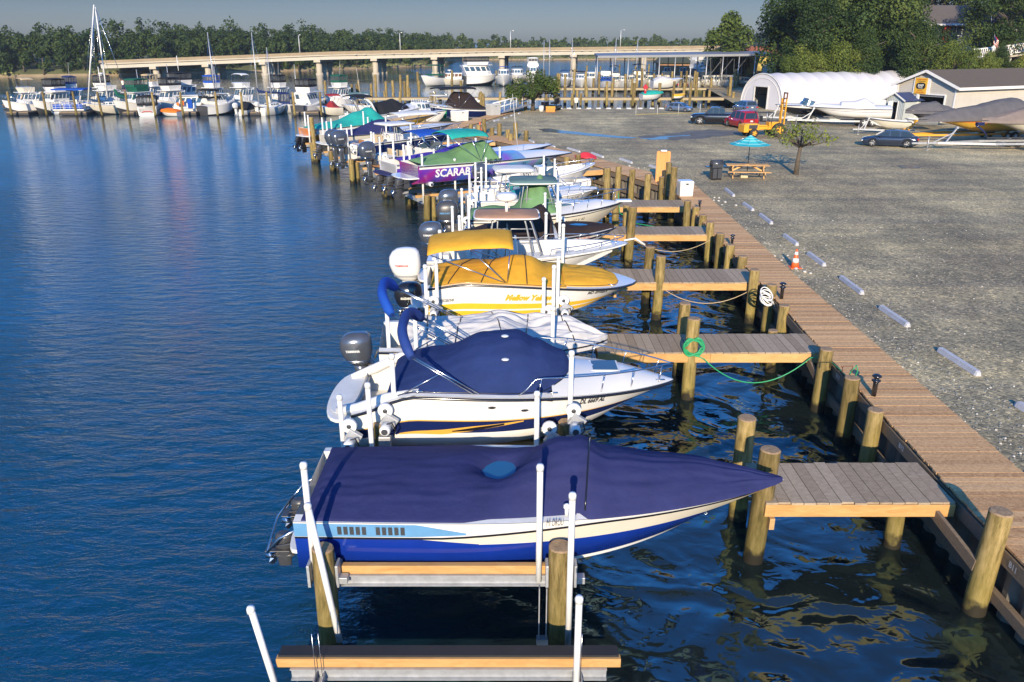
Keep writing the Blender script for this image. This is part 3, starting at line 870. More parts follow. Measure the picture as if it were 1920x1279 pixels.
mb.loft([[Vector((q.x, q.y, 1.02)), Vector((q.x, q.y, .3)), Vector((q.x, q.y, -1.0))] for q in row], 0, False, False)
mb.build('sheet_piling', VINYL_D, bk)
mb = MB(); mb2 = MB()
ew = [(x, y) for x, y in EDGE_W] + [(25.5, 90.8)]
for (a, b) in zip(ew, ew[1:]):
 d = (Vector((*b, 0)) - Vector((*a, 0))).normalized(); n = Vector((-d.y, d.x, 0))
 L = (Vector((*b, 0)) - Vector((*a, 0))).length
 k = max(1, round(L / 3.6))
 for i in range(k):
  p0 = Vector((*a, 0)) + d * (L * i / k + .01); p1 = Vector((*a, 0)) + d * (L * (i + 1) / k - .01)
  mb.beam(p0 + n * .07 + Vector((0, 0, 1.03)), p1 + n * .07 + Vector((0, 0, 1.03)), .09, .24)
  mb2.beam(p0 + n * .08 + Vector((0, 0, .34)), p1 + n * .08 + Vector((0, 0, .34)), .10, .18)
mb.build('cap_beam', TIMBD, bk, bevel=.008); mb2.build('wale', TIMBD, bk, bevel=.008)
def planks(pa, pb, z, w=.14, gap=.007, th=.035, seed=3):
 """decking between two edge polylines given at the same number of points"""
 rnd = random.Random(seed); mb = MB()
 for (a0, b0, a1, b1) in zip(pa, pb, pa[1:], pb[1:]):
  a0, b0, a1, b1 = [Vector((*q, 0)) for q in (a0, b0, a1, b1)]
  L = ((a1 + b1) / 2 - (a0 + b0) / 2).length; k = max(1, round(L / (w + gap)))
  for i in range(k):
   u0 = (i + gap / w / 2) / k; u1 = (i + 1 - gap / w / 2) / k
   dz = rnd.uniform(-.003, .003); e0, e1 = rnd.uniform(-.012, .012), rnd.uniform(-.012, .012)
   q = [a0.lerp(a1, u0), b0.lerp(b1, u0), b0.lerp(b1, u1), a0.lerp(a1, u1)]
   d = (q[1] - q[0]).normalized()
   q = [q[0] + d * e0, q[1] + d * e1, q[2] + d * e1, q[3] + d * e0]
   hi = [Vector((p.x, p.y, z + dz)) for p in q]; lo = [Vector((p.x, p.y, z - th)) for p in q]
   mb.add(lo + hi, [(3, 2, 1, 0), (4, 5, 6, 7), (0, 1, 5, 4), (1, 2, 6, 5), (2, 3, 7, 6), (3, 0, 4, 7)])
 return mb
DECK_P = wood('boardwalk_planks', (.30, .15, .06), (.76, .48, .23), .75, grain=(18, 18, 18))
def wood_deck():
 m = MC['boardwalk_planks']
 return m
bw = thing('boardwalk', (0, 0, 0), 'long reddish plank boardwalk along the bulkhead between slips and gravel yard', 'boardwalk')
dk = planks([(x - .10, y) for x, y in EDGE_W], EDGE_R, ZD + .03)
o = dk.build('decking', DECK_P, bw)
mb = MB()
for (a, b) in zip(EDGE_R, EDGE_R[1:]): mb.beam((a[0] - .04, a[1], ZD - .07), (b[0] - .04, b[1], ZD - .07), .05, .13)
mb.build('edge_joist', TIMBD, bw)
NUMM = mat('number_plate_white', (.6, .6, .57), .6)
# slip numbers on the cap beam, facing the water
for body, px in (('B12', (1706, 838)), ('B13', (1578, 706)), ('B11', (1915, 1063))):
 p = at(*px, 1.05)
 xe = lin([(y, x) for x, y in EDGE_W], p.y)
 M = Matrix.Translation(Vector((xe - .125, p.y, 1.0))) @ Matrix.Rotation(-PI / 2 + R(-2.2), 4, 'Z') @ Matrix.Rotation(PI / 2, 4, 'X')
 lettering(body, .13, M, NUMM, bw, bold=.004)
# finger piers
GREYP = wood('grey_pier_planks', (.22, .16, .10), (.46, .36, .25), .85, grain=(9, 26, 26))
def finger(x0, x1, y0, y1, label, z=ZD, ends=True, skew=0.):
 t = thing('finger_pier', ((x0 + x1) / 2, (y0 + y1) / 2, z), label, 'finger pier', 'finger piers along the boardwalk', 0)
 hx, hy = (x1 - x0) / 2, (y1 - y0) / 2
 rnd = random.Random(int(y0 * 10)); mb = MB(); n = max(2, round((x1 - x0) / .195))
 for i in range(n):
  xa = -hx + 2 * hx * i / n + .005; xb = -hx + 2 * hx * (i + 1) / n - .005
  e = rnd.uniform(-.015, .015); dz = rnd.uniform(-.003, .004)
  mb.box(((xa + xb) / 2, e, -.018 + dz), (xb - xa, 2 * hy, .036))
 mb.build('decking', GREYP, t)
 for sy in (-1, 1):
  b = MB(); k = max(1, round(2 * hx / 3.2))
  for i in range(k):
   b.box((-hx + 2 * hx * (i + .5) / k, sy * (hy + .015) - sy * .03, -.145), (2 * hx / k - .004, .055, .215))
  b.build('side_beam', BRIGHT, t, bevel=.006)
 b = MB(); b.box((-hx + .03, 0, -.145), (.05, 2 * hy - .1, .2)); b.box((hx - .03, 0, -.145), (.05, 2 * hy - .1, .2)); b.box((-hx + .9, 0, -.16), (.05, 2 * hy - .1, .2))
 b.box((-hx + .12, 0, -.36), (.08, 2 * hy + .12, .2))
 b.build('cross_beam', TIMB, t)
 return t
finger(4.0, 7.0, 10.85, 12.12, 'nearest grey plank finger pier, touched by the bow of the indigo covered boat')
finger(2.0, 7.3, 17.33, 18.6, 'second finger pier from the camera, with a green hose coiled on its post')
finger(3.0, 7.5, 23.12, 24.65, 'finger pier beside the bow of the yellow and white boat')
finger(3.3, 7.7, 29.5, 30.9, 'finger pier beside the bow of the black covered runabout')
finger(4.0, 7.85, 34.9, 36.5, 'finger pier reaching to the bow of the white boat with green canvas')
# braces under the piers, running back to the bulkhead piles
for (A, B, lab) in (((6.72, 10.95, .98), (6.80, 9.78, .80), 'raw timber brace under the nearest finger pier'), ((6.95, 17.3, .98), (6.98, 16.85, .80), 'timber brace under the second finger pier from the camera')):
 tag(MB().beam(A, B, .06, .2).build('timber_brace', TIMBD, None, bevel=.006), lab, 'brace')
# ------------------------------------------------------------------ pilings
PILE = wood('piling_wood', (.20, .125, .045), (.40, .28, .12), .8, grain=(9, 9, 1.2), bump=.6)
def pile_side_mat():
 m, nt, b = _nt('piling_side')
 N = nt.nodes.new; L = nt.links.new
 ge = N('ShaderNodeNewGeometry'); sp = N('ShaderNodeSeparateXYZ'); L(ge.outputs['Position'], sp.inputs[0])
 tc = N('ShaderNodeTexCoord'); oi = N('ShaderNodeObjectInfo')
 mp = N('ShaderNodeMapping'); mp.inputs['Scale'].default_value = (13, 13, 2.2); L(tc.outputs['Object'], mp.inputs[0])
 ad = N('ShaderNodeVectorMath'); L(mp.outputs[0], ad.inputs[0])
 cx = N('ShaderNodeCombineXYZ'); mm = N('ShaderNodeMath'); mm.operation = 'MULTIPLY'; mm.inputs[1].default_value = 50
 L(oi.outputs['Random'], mm.inputs[0]); L(mm.outputs[0], cx.inputs[0]); L(mm.outputs[0], cx.inputs[2]); L(cx.outputs[0], ad.inputs[1])
 no = N('ShaderNodeTexNoise'); no.inputs['Scale'].default_value = 1; no.inputs['Detail'].default_value = 7; no.inputs['Roughness'].default_value = .7
 L(ad.outputs[0], no.inputs['Vector'])
 cr = N('ShaderNodeValToRGB'); e = cr.color_ramp.elements
 e[0].position = .34; e[0].color = (.09, .06, .025, 1); e[1].position = .64; e[1].color = (.46, .33, .15, 1)
 k = e.new(.48); k.color = (.28, .20, .075, 1)
 L(no.outputs[0], cr.inputs[0])
 n2 = N('ShaderNodeTexNoise'); n2.inputs['Scale'].default_value = 5; L(tc.outputs['Object'], n2.inputs['Vector'])
 w = N('ShaderNodeMath'); w.operation = 'MULTIPLY_ADD'; w.inputs[1].default_value = .5; L(n2.outputs[0], w.inputs[0]); L(sp.outputs[2], w.inputs[2])
 wet = N('ShaderNodeMapRange'); wet.inputs[1].default_value = .38; wet.inputs[2].default_value = .52; wet.inputs[3].default_value = 1; wet.inputs[4].default_value = 0
 L(w.outputs[0], wet.inputs[0])
 alg = N('ShaderNodeMapRange'); alg.inputs[1].default_value = .4; alg.inputs[2].default_value = 1.5; alg.inputs[3].default_value = .65; alg.inputs[4].default_value = .18
 L(w.outputs[0], alg.inputs[0])
 m1 = N('ShaderNodeMix'); m1.data_type = 'RGBA'; L(alg.outputs[0], m1.inputs[0]); L(cr.outputs[0], m1.inputs[6]); m1.inputs[7].default_value = (.22, .19, .045, 1)
 m2 = N('ShaderNodeMix'); m2.data_type = 'RGBA'; L(wet.outputs[0], m2.inputs[0]); L(m1.outputs[2], m2.inputs[6]); m2.inputs[7].default_value = (.028, .024, .015, 1)
 om = N('ShaderNodeMath'); om.operation = 'MULTIPLY_ADD'; om.inputs[1].default_value = .50; om.inputs[2].default_value = .50; L(oi.outputs['Random'], om.inputs[0])
 vm = N('ShaderNodeVectorMath'); vm.operation = 'SCALE'; L(m2.outputs[2], vm.inputs[0]); L(om.outputs[0], vm.inputs[3])
 L(vm.outputs[0], b.inputs['Base Color']); b.inputs['Roughness'].default_value = .8; b.inputs['Specular IOR Level'].default_value = .25
 bp = N('ShaderNodeBump'); bp.inputs['Strength'].default_value = .6; bp.inputs['Distance'].default_value = .015
 L(no.outputs[0], bp.inputs['Height']); L(bp.outputs[0], b.inputs['Normal'])
 return m
PSIDE = pile_side_mat()
PTOP = mat('piling_end_grain', (.30, .20, .11), .85, var=.4, scale=16, bump=.4, bscale=30)
_pm = {}
def pile_mesh(h, r, seed, n=18):
 key = (round(h, 1), round(r, 2), seed)
 if key in _pm: return _pm[key]
 rnd = random.Random(seed); mb = MB(); rings = []
 ph = rnd.uniform(0, 6); K = 9
 for i in range(K + 1):
  z = -1.2 + (h + 1.2) * i / K; rr = r * (1.06 - .08 * i / K)
  cxx = .02 * math.sin(z * 1.1 + ph); cyy = .02 * math.cos(z * .9 + ph)
  rings.append([Vector((cxx + rr * (1 + .03 * math.sin(3 * a + ph + z)) * math.cos(a), cyy + rr * (1 + .03 * math.sin(2 * a + ph - z)) * math.sin(a), z)) for a in [2 * PI * k / n for k in range(n)]])
 last = rings[-1]; c = sum(last, Vector()) / n
 mb.loft(rings, 0, True, True, False)
 t2 = [c + (q - c) * .88 + Vector((0, 0, .018)) for q in last]; mb.loft([last, t2], 1, False, True, False)
 mb.loft([t2, [c + (q - c) * .02 + Vector((0, 0, .022)) for q in t2]], 1, False, True, True)
 o = mb.build('piling', [PSIDE, PTOP]); me = o.data; bpy.data.objects.remove(o)
 _pm[key] = me
 return me
_pn = [0]
def pile(x, y, ztop, label, r=.155, group=None, cat='piling', lean=(0, 0), n=18):
 _pn[0] += 1
 o = bpy.data.objects.new('piling', pile_mesh(ztop, r, _pn[0] % 4, n)); COL.objects.link(o)
 o.location = (x, y, 0); o.rotation_euler = (lean[0] + .02 * math.sin(_pn[0] * 2.3), lean[1] + .02 * math.sin(_pn[0] * 1.7), _pn[0] * 1.3)
 tag(o, label, cat, group)
 return o
def ptop(px, py, z, label, r=.155, group=None):
 p = at(px, py, z); return pile(p.x, p.y, z, label, r, group)
GP = 'pilings at the finger piers'
pile(3.98, 11.02, 2.03, 'thick piling at the near corner of the nearest finger pier, beside the indigo bow', .16, GP)
pile(4.05, 12.3, 1.98, 'piling at the far outer corner of the nearest finger pier', .16, GP)
pile(4.22, 17.42, 1.98, 'piling wrapped with a coiled green hose', .155, GP)
pile(4.27, 18.85, 1.92, 'piling just behind the one with the green hose coil', .15, GP)
pile(4.43, 23.2, 1.98, 'greenish piling on the near edge of the third finger pier', .15, GP)
pile(4.40, 24.9, 1.85, 'piling on the far edge of the third finger pier', .15, GP)
pile(4.45, 29.45, 2.25, 'tall piling at the fourth finger pier by the black runabout', .16, GP)
pile(4.5, 31.1, 2.0, 'piling on the far edge of the fourth finger pier', .15, GP)
pile(4.55, 34.8, 2.05, 'piling on the near side of the fifth finger pier, green line tied on', .15, GP)
pile(4.4, 36.8, 2.6, 'tall piling on the far side of the fifth finger pier', .16, GP)
GB = 'pilings standing along the bulkhead'
pile(6.93, 9.75, 1.74, 'rightmost thick piling beside the brace at the near bulkhead', .16, GB)
pile(6.42, 11.45, 1.0, 'short piling under the inner end of the nearest finger pier', .14, GB)
pile(6.99, 13.9, 1.36, 'short piling right against the bulkhead above slip number twelve', .15, GB)
pile(7.04, 15.13, 1.5, 'piling with a metal hose bracket on top beside the boardwalk', .16, GB)
pile(7.06, 16.72, 1.52, 'piling at the corner between the second finger pier and the boardwalk', .155, GB)
pile(6.7, 19.1, 1.1, 'low piling under the inner end of the second finger pier', .13, GB)
for i, (px, py, z, lab) in enumerate([(1473, 568, 1.45, 'piling next to the black pedestal lamp, ahead of the white rope piling'), (1445, 534, 1.55, 'piling with white rope wound round its head'), (1414, 506, 1.65, 'piling at the inner corner of the third finger pier'),
  (1392, 481, 1.5, 'piling just beyond the third finger pier'), (1370, 459, 1.5, 'piling beside a coiled hose beyond the third finger pier'), (1351, 438, 1.55, 'middle piling of the group before the fourth finger pier'),
  (1333, 419, 1.6, 'piling at the inner corner of the fourth finger pier'), (1318, 404, 1.45, 'short piling just beyond the fourth finger pier'), (1304, 388, 1.5, 'piling between the fourth and fifth finger piers'),
  (1291, 377, 1.75, 'piling at the inner corner of the fifth finger pier'), (1265, 313, 2.6, 'tall piling right of the plywood box'), (1256, 305, 2.5, 'tall piling in front of the plywood box'), (1242, 332, 1.7, 'piling left of the plywood box'),
  (1216, 327, 2.1, 'piling left of the plywood box in the corner basin'), (1186, 318, 1.9, 'middle piling in the corner basin'), (1158, 312, 2.2, 'left piling in the corner basin'),
  (1085, 290, 1.7, 'piling beside the red tarp, on its left'), (1108, 298, 1.7, 'piling beside the red tarp, on its right'), (1063, 294, 1.9, 'piling behind the bow of the purple graphic boat')]):
 ptop(px, py, z, lab, .15, GB)
# ================================================================== TREES AND FAR SHORE
BARK = mat('bark', (.09, .07, .05), .9, var=.35, scale=6, bump=.5, bscale=20)
LF_FAR = leafmat('foliage_far', (.014, .034, .007), (.036, .062, .012), (.085, .105, .020))
LF = leafmat('foliage', (.012, .028, .007), (.032, .060, .013), (.085, .115, .024))
LF_Y = leafmat('foliage_bright', (.035, .060, .012), (.080, .115, .018), (.18, .20, .035))
def crown_pts(rnd, blobs, n):
 """points over the skins of many small lumps"""
 out = []; tot = sum(b[3] ** 2 for b in blobs)
 for (x, y, z, r) in blobs:
  k = max(3, int(n * r * r / tot))
  for _ in range(k):
   d = Vector((rnd.gauss(0, 1), rnd.gauss(0, 1), rnd.gauss(0, 1) * .9 + .15)).normalized()
   rr = r * (rnd.uniform(.72, 1.08) if rnd.random() < .8 else rnd.uniform(.3, .8))
   out.append((Vector((x, y, z)) + d * rr, d))
 return out
def leaves(mb, pts, size, rnd, m=0):
 for p, d in pts:
  s = size * rnd.uniform(.6, 1.35)
  n = (d + Vector((rnd.uniform(-.8, .8), rnd.uniform(-.8, .8), rnd.uniform(-.5, .9)))).normalized()
  a = n.orthogonal().normalized(); a = Matrix.Rotation(rnd.uniform(0, 6.28), 3, n) @ a; b = n.cross(a)
  c = n * s * .18
  mb.add([p - a * s * .5, p - b * s * .42 + c, p + a * s * .5, p + b * s * .42 + c], [(0, 1, 2, 3)], m, False)
def blobs_for(rnd, h, w, base=.3, k=26, kind='round'):
 bl = []
 for i in range(k):
  u = rnd.random(); z = h * (base + (1 - base) * u)
  if kind == 'round': rad = w / 2 * math.sin(PI * min(1, .12 + .83 * u)) ** .7
  elif kind == 'cone': rad = w / 2 * (1 - u) ** .8 + .15
  else: rad = w / 2 * (.55 + .45 * math.sin(PI * u))
  a = rnd.uniform(0, 2 * PI); q = rad * rnd.uniform(.35, .95)
  bl.append((q * math.cos(a), q * math.sin(a), z, w * rnd.uniform(.10, .20)))
 return bl
def trunk_mb(rnd, h, r, w, limbs=6, base=.3):
 mb = MB(); top = Vector((rnd.uniform(-.3, .3), rnd.uniform(-.3, .3), h * .8))
 mb.tube([(0, 0, -.3), (0.04 * h * rnd.uniform(-1, 1), 0, h * .3), top * .7, top], [r * 1.25, r * .9, r * .55, r * .15], 0, 8)
 for i in range(limbs):
  a = rnd.uniform(0, 6.28); z = h * rnd.uniform(base * .9, .65)
  e = Vector((math.cos(a) * w * .38, math.sin(a) * w * .38, z + h * .2))
  mb.tube([(0, 0, z), e * .5 + Vector((0, 0, z * .5 + .05 * h)), e], [r * .45, r * .28, r * .08], 0, 6)
 return mb
def make_tree(name, h, w, n, size, seed, lf=LF, base=.22, kind='round', k=30):
 rnd = random.Random(seed)
 t = bpy.data.objects.new(name, None); COL.objects.link(t); t.empty_display_size = .5
 mb = MB(); leaves(mb, crown_pts(rnd, blobs_for(rnd, h, w, base, k, kind), n), size, rnd)
 c = mb.build('crown', lf, t); tr = trunk_mb(rnd, h, h * .025 + .08, w).build('trunk', BARK, t)
 KIDS[t.name] = [c, tr]
 return t
# far shores
GRASS = mat('shore_grass', (.10, .105, .035), .95, var=.4, scale=.15)
SAND = mat('shore_sand', (.30, .22, .12), .95, var=.3, scale=.3)
def shore(name, line, depth, zt=1.6, slope=3.):
 mb = MB(); n = len(line)
 a = [Vector((x, y, -.2)) for x, y in line]; b = [Vector((x, y + slope * .35, .55)) for x, y in line]
 c = [Vector((x, y + slope, zt)) for x, y in line]; d = [Vector((x * (1.2 if abs(x) > 60 else 1.), y + depth, zt + 3)) for x, y in line]
 mb.loft([a, b], 1, True, False); mb.loft([b, c, d], 0, True, False)
 o = mb.build(name, [GRASS, SAND]); tag(o, kind='structure'); return o
LSH = [(-420, 175), (-200, 190), (-123, 201), (-104, 209), (-91, 216), (-69, 236), (-50, 262), (-33, 287), (-24, 300)]
FSH = [(-420, 420), (-150, 400), (-15, 389), (30, 398), (86, 400), (200, 402), (500, 400)]
shore('left_bank', LSH, 90); shore('far_bank', FSH, 120)
def woods(name, line, rows, gap, hh, lf, seed, size, nq, label, z0=1.2, start=4., rowd=8., hfun=None, wf=.75):
 rnd = random.Random(seed); mb = MB(); tr = MB()
 for r in range(rows):
  pts = along(line, gap, rnd.uniform(0, gap))
  for p, t in pts:
   x = p.x + rnd.uniform(-2, 2) - (r * rowd * .1); y = p.y + start + r * rowd + rnd.uniform(-2, 2)
   if abs(x) > y * .75 + 8: continue
   h = hh * rnd.uniform(.72, 1.08) * (hfun(x) if hfun else 1) * (1 + .07 * r)
   w = h * rnd.uniform(wf - .1, wf + .15)
   z = z0 + r * .5
   bl = [(x + bx, y + by, z + bz, br) for bx, by, bz, br in blobs_for(rnd, h, w, .02 if r == 0 else .25, 20, 'oval')]
   leaves(mb, crown_pts(rnd, bl, nq if r < 2 else nq * .6), size, rnd)
   if r == 0 and rnd.random() < .5: tr.tube([(x, y - 1, z - 1), (x + .3, y - 1, z + h * .5)], [.25, .12], 1, 5)
 mb.add(tr.v, tr.f, 1, True)
 o = mb.build(name, [lf, BARK]); tag(o, label, 'woodland', None, 'stuff')
 return o
woods('wooded_bank', [p for p in LSH if p[0] > -260], 5, 3.5, 7.0, LF_FAR, 5, .62, 820, 'dense dark green wood on the left bank behind the bridge',
  hfun=lambda x: lin([(-200, .95), (-130, .92), (-105, 1.12), (-75, 1.08), (-50, 1.0), (-30, .8)], x))
woods('distant_wood', FSH[1:-1], 3, 5.2, 6.4, LF_FAR, 9, 1.2, 260, 'low distant wood along the far shore under the horizon', rowd=12, hfun=lambda x: lin([(-40, 1.25), (10, 1.0), (60, 1.15), (120, .95)], x))
# reed beds at the foot of both woods
REED = leafmat('reeds', (.06, .08, .02), (.12, .14, .04), (.22, .21, .08))
rnd = random.Random(4); mb = MB()
for line, rng_ in ((LSH, 900), (FSH[1:], 800)):
 pts = along([p for p in line if -130 < p[0] < 330], 260 / rng_)
 for p, t in pts:
  x = p.x + rnd.uniform(-1, 1); y = p.y + rnd.uniform(-.3, 2.8)
  if noise.noise(Vector((x * .06, y * .06, 3))) < -.05: continue
  leaves(mb, [(Vector((x, y, .5 + rnd.uniform(0, .5))), Vector((0, -1, .3)))], .8, rnd)
tag(mb.build('reed_bed', REED), 'pale green reeds along the far waterline', 'reeds', None, 'stuff')
# the wooded hill on the right
HILL = mat('hill_ground', (.035, .05, .018), .95, var=.4, scale=.3)
def hz(x, y):
 k = smooth(93, 125, y + .25 * (x - 40)) * smooth(33, 60, x)
 return ZG + .02 + 5.0 * k + 9 * smooth(125, 190, y) * smooth(40, 90, x) + noise.noise(Vector((x * .05, y * .05, 0))) * .6 * k
o = MB().grid(lambda u, v: Vector((36 + 170 * u, 88 + 130 * v, hz(36 + 170 * u, 88 + 130 * v) - .03 + (-.4 if (v < .02 or u < .02) else 0))), 40, 34, 0).build('wooded_hill', HILL)
tag(o, kind='structure')
if o.data.polygons[10].normal.z < 0: o.data.flip_normals()
TV = [make_tree('broadleaf_tree', 10, 8.5, 20000, .215, 21, LF, .16, 'round', 44), make_tree('broadleaf_tree', 11, 7, 19000, .21, 22, LF, .12, 'oval', 44),
  make_tree('broadleaf_tree', 8, 7.5, 18000, .19, 23, LF_Y, .08, 'round', 36), make_tree('conifer_tree', 10, 6.5, 18000, .18, 24, LF, .06, 'cone', 44)]
HT = [ # x, y, variant, scale, label
 (34.0, 99, 1, 1.08, 'dark tree at the left end of the hillside wood beside the white tent end'), (38.0, 105, 0, 1.35, 'tall tree on the skyline left of the hillside wood'),
 (33.6, 96.0, 2, .78, 'small bright shrubby tree behind the front end of the white tent'), (37.5, 97.5, 2, .85, 'round bright tree behind the white tent, left of the conifer'),
 (40.5, 97, 3, .85, 'feathery light green conifer behind the middle of the white tent'), (38.5, 106, 0, 1.6, 'biggest dark tree rising out of the top of the picture above the tent'),
 (45, 106, 1, 1.5, 'tall dark tree above the tent to the left of the upper house'), (46.5, 97.5, 3, .95, 'conifer with pale tips behind the white tent end next to the barn'),
 (50.5, 96.5, 2, .82, 'bright low tree behind the junction of tent and barn'), (44.5, 112, 3, 1.5, 'tall narrow dark conifer in the second row of the hill wood'),
 (51, 104, 0, .72, 'mid green tree below the upper house'), (54.5, 97, 2, .62, 'low bright shrub above the barn ridge'), (59, 96, 2, .60, 'low shrub above the barn roof middle'),
 (59, 102, 3, .50, 'small conifer below the grey car on the hill'), (64, 96, 2, .62, 'bright shrub below the white balustrade'), (66, 101, 0, .55, 'shrub in front of the white balustrade'),
 (69, 95, 2, .66, 'rightmost bright shrub above the barn roof'), (52, 137, 0, 1.5, 'dark tree behind the roof of the upper house'), (62, 142, 1, 1.5, 'dark tree above the roof of the upper house'),
 (64.5, 111, 0, 1.15, 'broad dark tree between the two hill houses'), (78, 132, 1, 1.7, 'tall dark tree in the top right corner'), (71, 142, 0, 1.6, 'very dark tree behind the gap between the hill houses'),
 (86, 125, 0, 1.5, 'dark tree at the right edge above the brick house'), (57, 125, 1, .9, 'dark tree left of the upper house'), (90, 140, 1, 1.6, 'dark background tree at the right edge of the hill'),
 (42.5, 113, 0, 1.25, 'background tree in the second row at the left of the hill wood'), (44, 124, 1, .8, 'background tree high in the second row of the hill wood'), (49.5, 114, 1, 1.25, 'dark tree between the conifer row and the upper house'),
 (75, 102, 0, .62, 'shrub at the right edge under the brick house')]
used = set()
for (x, y, v, s, lab) in HT:
 if v in used: t = copy_tree(TV[v])
 else: t = TV[v]; used.add(v)
 t.location = (x, y, hz(x, y) - .15); t.rotation_euler = (0, 0, x * 1.7); t.scale = (s, s, s)
 tag(t, lab, 'tree', 'trees on the hill')
# tree by the river beyond the marina
t = make_tree('broadleaf_tree', 10.5, 8.5, 5200, .55, 31, LF_Y, .16, 'round', 40); t.location = (38.3, 150, 1.1)
tag(t, 'rounded olive green tree standing alone beyond the covered slips in front of the bridge', 'tree')
tag(MB().loft([[Vector((30 + 8 * math.cos(a) * k + 8, 150 + 14 * math.sin(a) * k, z)) for a in [2 * PI * i / 24 for i in range(24)]] for k, z in ((1.3, -.3), (1.15, .9), (.2, 1.2))], 0, True, True, True).build('river_bank', GRASS), kind='structure')
t = make_tree('broadleaf_tree', 7.5, 7.5, 1800, .7, 33, LF, .1, 'round', 30); t.location = (56, 175, 1.1)
tag(t, 'low dark tree behind the rusty red roof under the pale pole', 'tree')
# small tree at the corner of the boardwalk
rnd = random.Random(8)
def small_tree(name, c, h, w, n, size, seed, lf, label, flat=.6, base=.45, k=26, lean=0.):
 rnd = random.Random(seed); t = thing(name, c, label, 'tree')
 bl = []
 for i in range(k):
  a = 2 * PI * i / k + rnd.uniform(-.3, .3); q = w / 2 * math.sqrt(rnd.random()) * .85
  bl.append((q * math.cos(a) + lean, q * math.sin(a), h * (base + (1 - base) * rnd.uniform(.15, .9) * (1 - .5 * (q / (w / 2)) ** 2)), w * rnd.uniform(.06, .11)))
 mb = MB(); leaves(mb, crown_pts(rnd, bl, n), size, rnd); mb.build('crown', lf, t)
 tr = MB(); tr.tube([(0, 0, -.1), (.03, 0, h * .3), (.08 + lean * .3, .02, h * base)], [h * .06, h * .042, h * .036], 0, 8)
 for i in range(0, k, 2):
  b = bl[i]; s = Vector((.06 + lean * .25, .02, h * base * rnd.uniform(.85, 1)))
  e = Vector(b[:3]); tr.tube([s, s.lerp(e, .5) + Vector((0, 0, -.03 * h)), e], [h * .022, h * .014, h * .005], 0, 5)
 tr.build('trunk', BARK, t)
 return t
small_tree('young_tree', at(1492, 327, ZG), 2.75, 3.9, 700, .13, 3, LF_Y, 'young sparse flat topped tree in the gravel right of the picnic table', base=.60, k=34)
small_tree('small_tree', at(999, 208, ZG), 4.1, 6.0, 5200, .19, 5, LF_Y, 'bushy small tree at the corner of the yard beside the far marina', base=.32, k=40)
# ================================================================== BRIDGE
CONC = mat('bridge_concrete', (.46, .40, .30), .85, var=.12, scale=.4, bump=.1, bscale=4)
CONCW = mat('girder_concrete', (.48, .44, .36), .8, var=.08, scale=.3)
CONCB = mat('parapet_concrete', (.30, .23, .14), .85, var=.15, scale=.4)
br = thing('road_bridge', (0, 220, 0), 'long pale concrete road bridge on three-column piers crossing the river', 'bridge')
def bz(x): return lin([(-105, 2.9), (-98, 3.0), (-49, 4.75), (-3, 5.6), (54, 6.15), (90, 6.2), (140, 6.2)], x)
def by(x): return lin([(-100, -15), (-49, -4), (-3, 4), (54, 14), (140, 28)], x)
xs = [-100 + i * 3 for i in range(0, 80)]
mb = MB(); GM = [MB() for _ in range(4)]; PM = [MB(), MB()]
for x0, x1 in zip(xs, xs[1:]):
 a = Vector((x0, by(x0), bz(x0))); b = Vector((x1, by(x1), bz(x1)))
 for dy, z, w, h, t in ((5, 0, 11.5, .32, mb), (-.2, -.62, .5, .95, GM[0]), (3.2, -.62, .5, .95, GM[1]), (6.8, -.62, .5, .95, GM[2]), (10.2, -.62, .5, .95, GM[3]), (-.75, .45, .3, .62, PM[0]), (10.7, .45, .3, .62, PM[1])):
  o_ = Vector((0, dy, z)); t.beam(a + o_, b + o_, w, h)
mb.build('deck_slab', CONC, br)
for q in GM: q.build('girder', CONCW, br)
for q in PM: q.build('parapet', CONCB, br)
sc = MB()
for i in range(56):
 x = -40 + i * 2.35
 if i % 9 in (2, 5): continue
 sc.box((x, by(x) - .98, bz(x) - .02), (.55, .3, .22))
sc.build('scupper_blocks', CONCW, br)
for x in (-88.4, -76.4, -63, -49.8, -35.7, -20.4, -2.8, 16.5, 36.1, 56):
 f = MB()
 z = bz(x) - 1.15; y = by(x)
 for dy in (1.0, 5, 9):
  f.lathe([(.75, -1.5), (.75, z - .5)], (x + dy * .12, y + dy, 0), 0, 14)
  f.lathe([(.95, -1.5), (.95, .45)], (x + dy * .12, y + dy, 0), 0, 14)
 f.beam((x, y - .6, z - .22), (x + 1.2, y + 10.6, z - .22), 1.7, .62)
 f.build('pier', CONC, br)
GP_ = mat('lamp_pole_grey', (.55, .55, .55), .5, .3, var=.05)
lab = {228: 'leftmost of the row', 556: 'second from the left', 743: 'third, above the end of the left wood', 957: 'middle', 1180: 'right of the middle'}
for px in (228, 556, 743, 957, 1180):
 X = zy(px, 90, 222).x; t = thing('street_lamp', (X, 220 + by(X) + 10.7, bz(X) + .7), 'thin grey bridge lamp post, %s' % lab[px], 'street lamp', 'lamp posts on the bridge')
 MB().tube([(0, 0, 0), (0, 0, 4.4)], [.14, .09], 0, 6).build('pole', GP_, t)
 MB().tube([(0, 0, 4.35), (.3, -.3, 4.5), (.7, -1.2, 4.5)], .06, 0, 5).build('arm', GP_, t)
 MB().box((.75, -1.4, 4.47), (.3, .6, .12)).build('lamp_head', GP_, t)
t = thing('pole', (64.5, 210, 1), 'pale slim pole rising behind the dark trees right of the lone tree', 'pole'); MB().tube([(0, 0, 0), (0, 0, 10.9)], [.14, .08], 0, 6).build('shaft', GP_, t); MB().lathe([(.02, 0), (.16, .1), (.02, .3)], (0, 0, 10.9), 0, 8).build('finial', GP_, t)
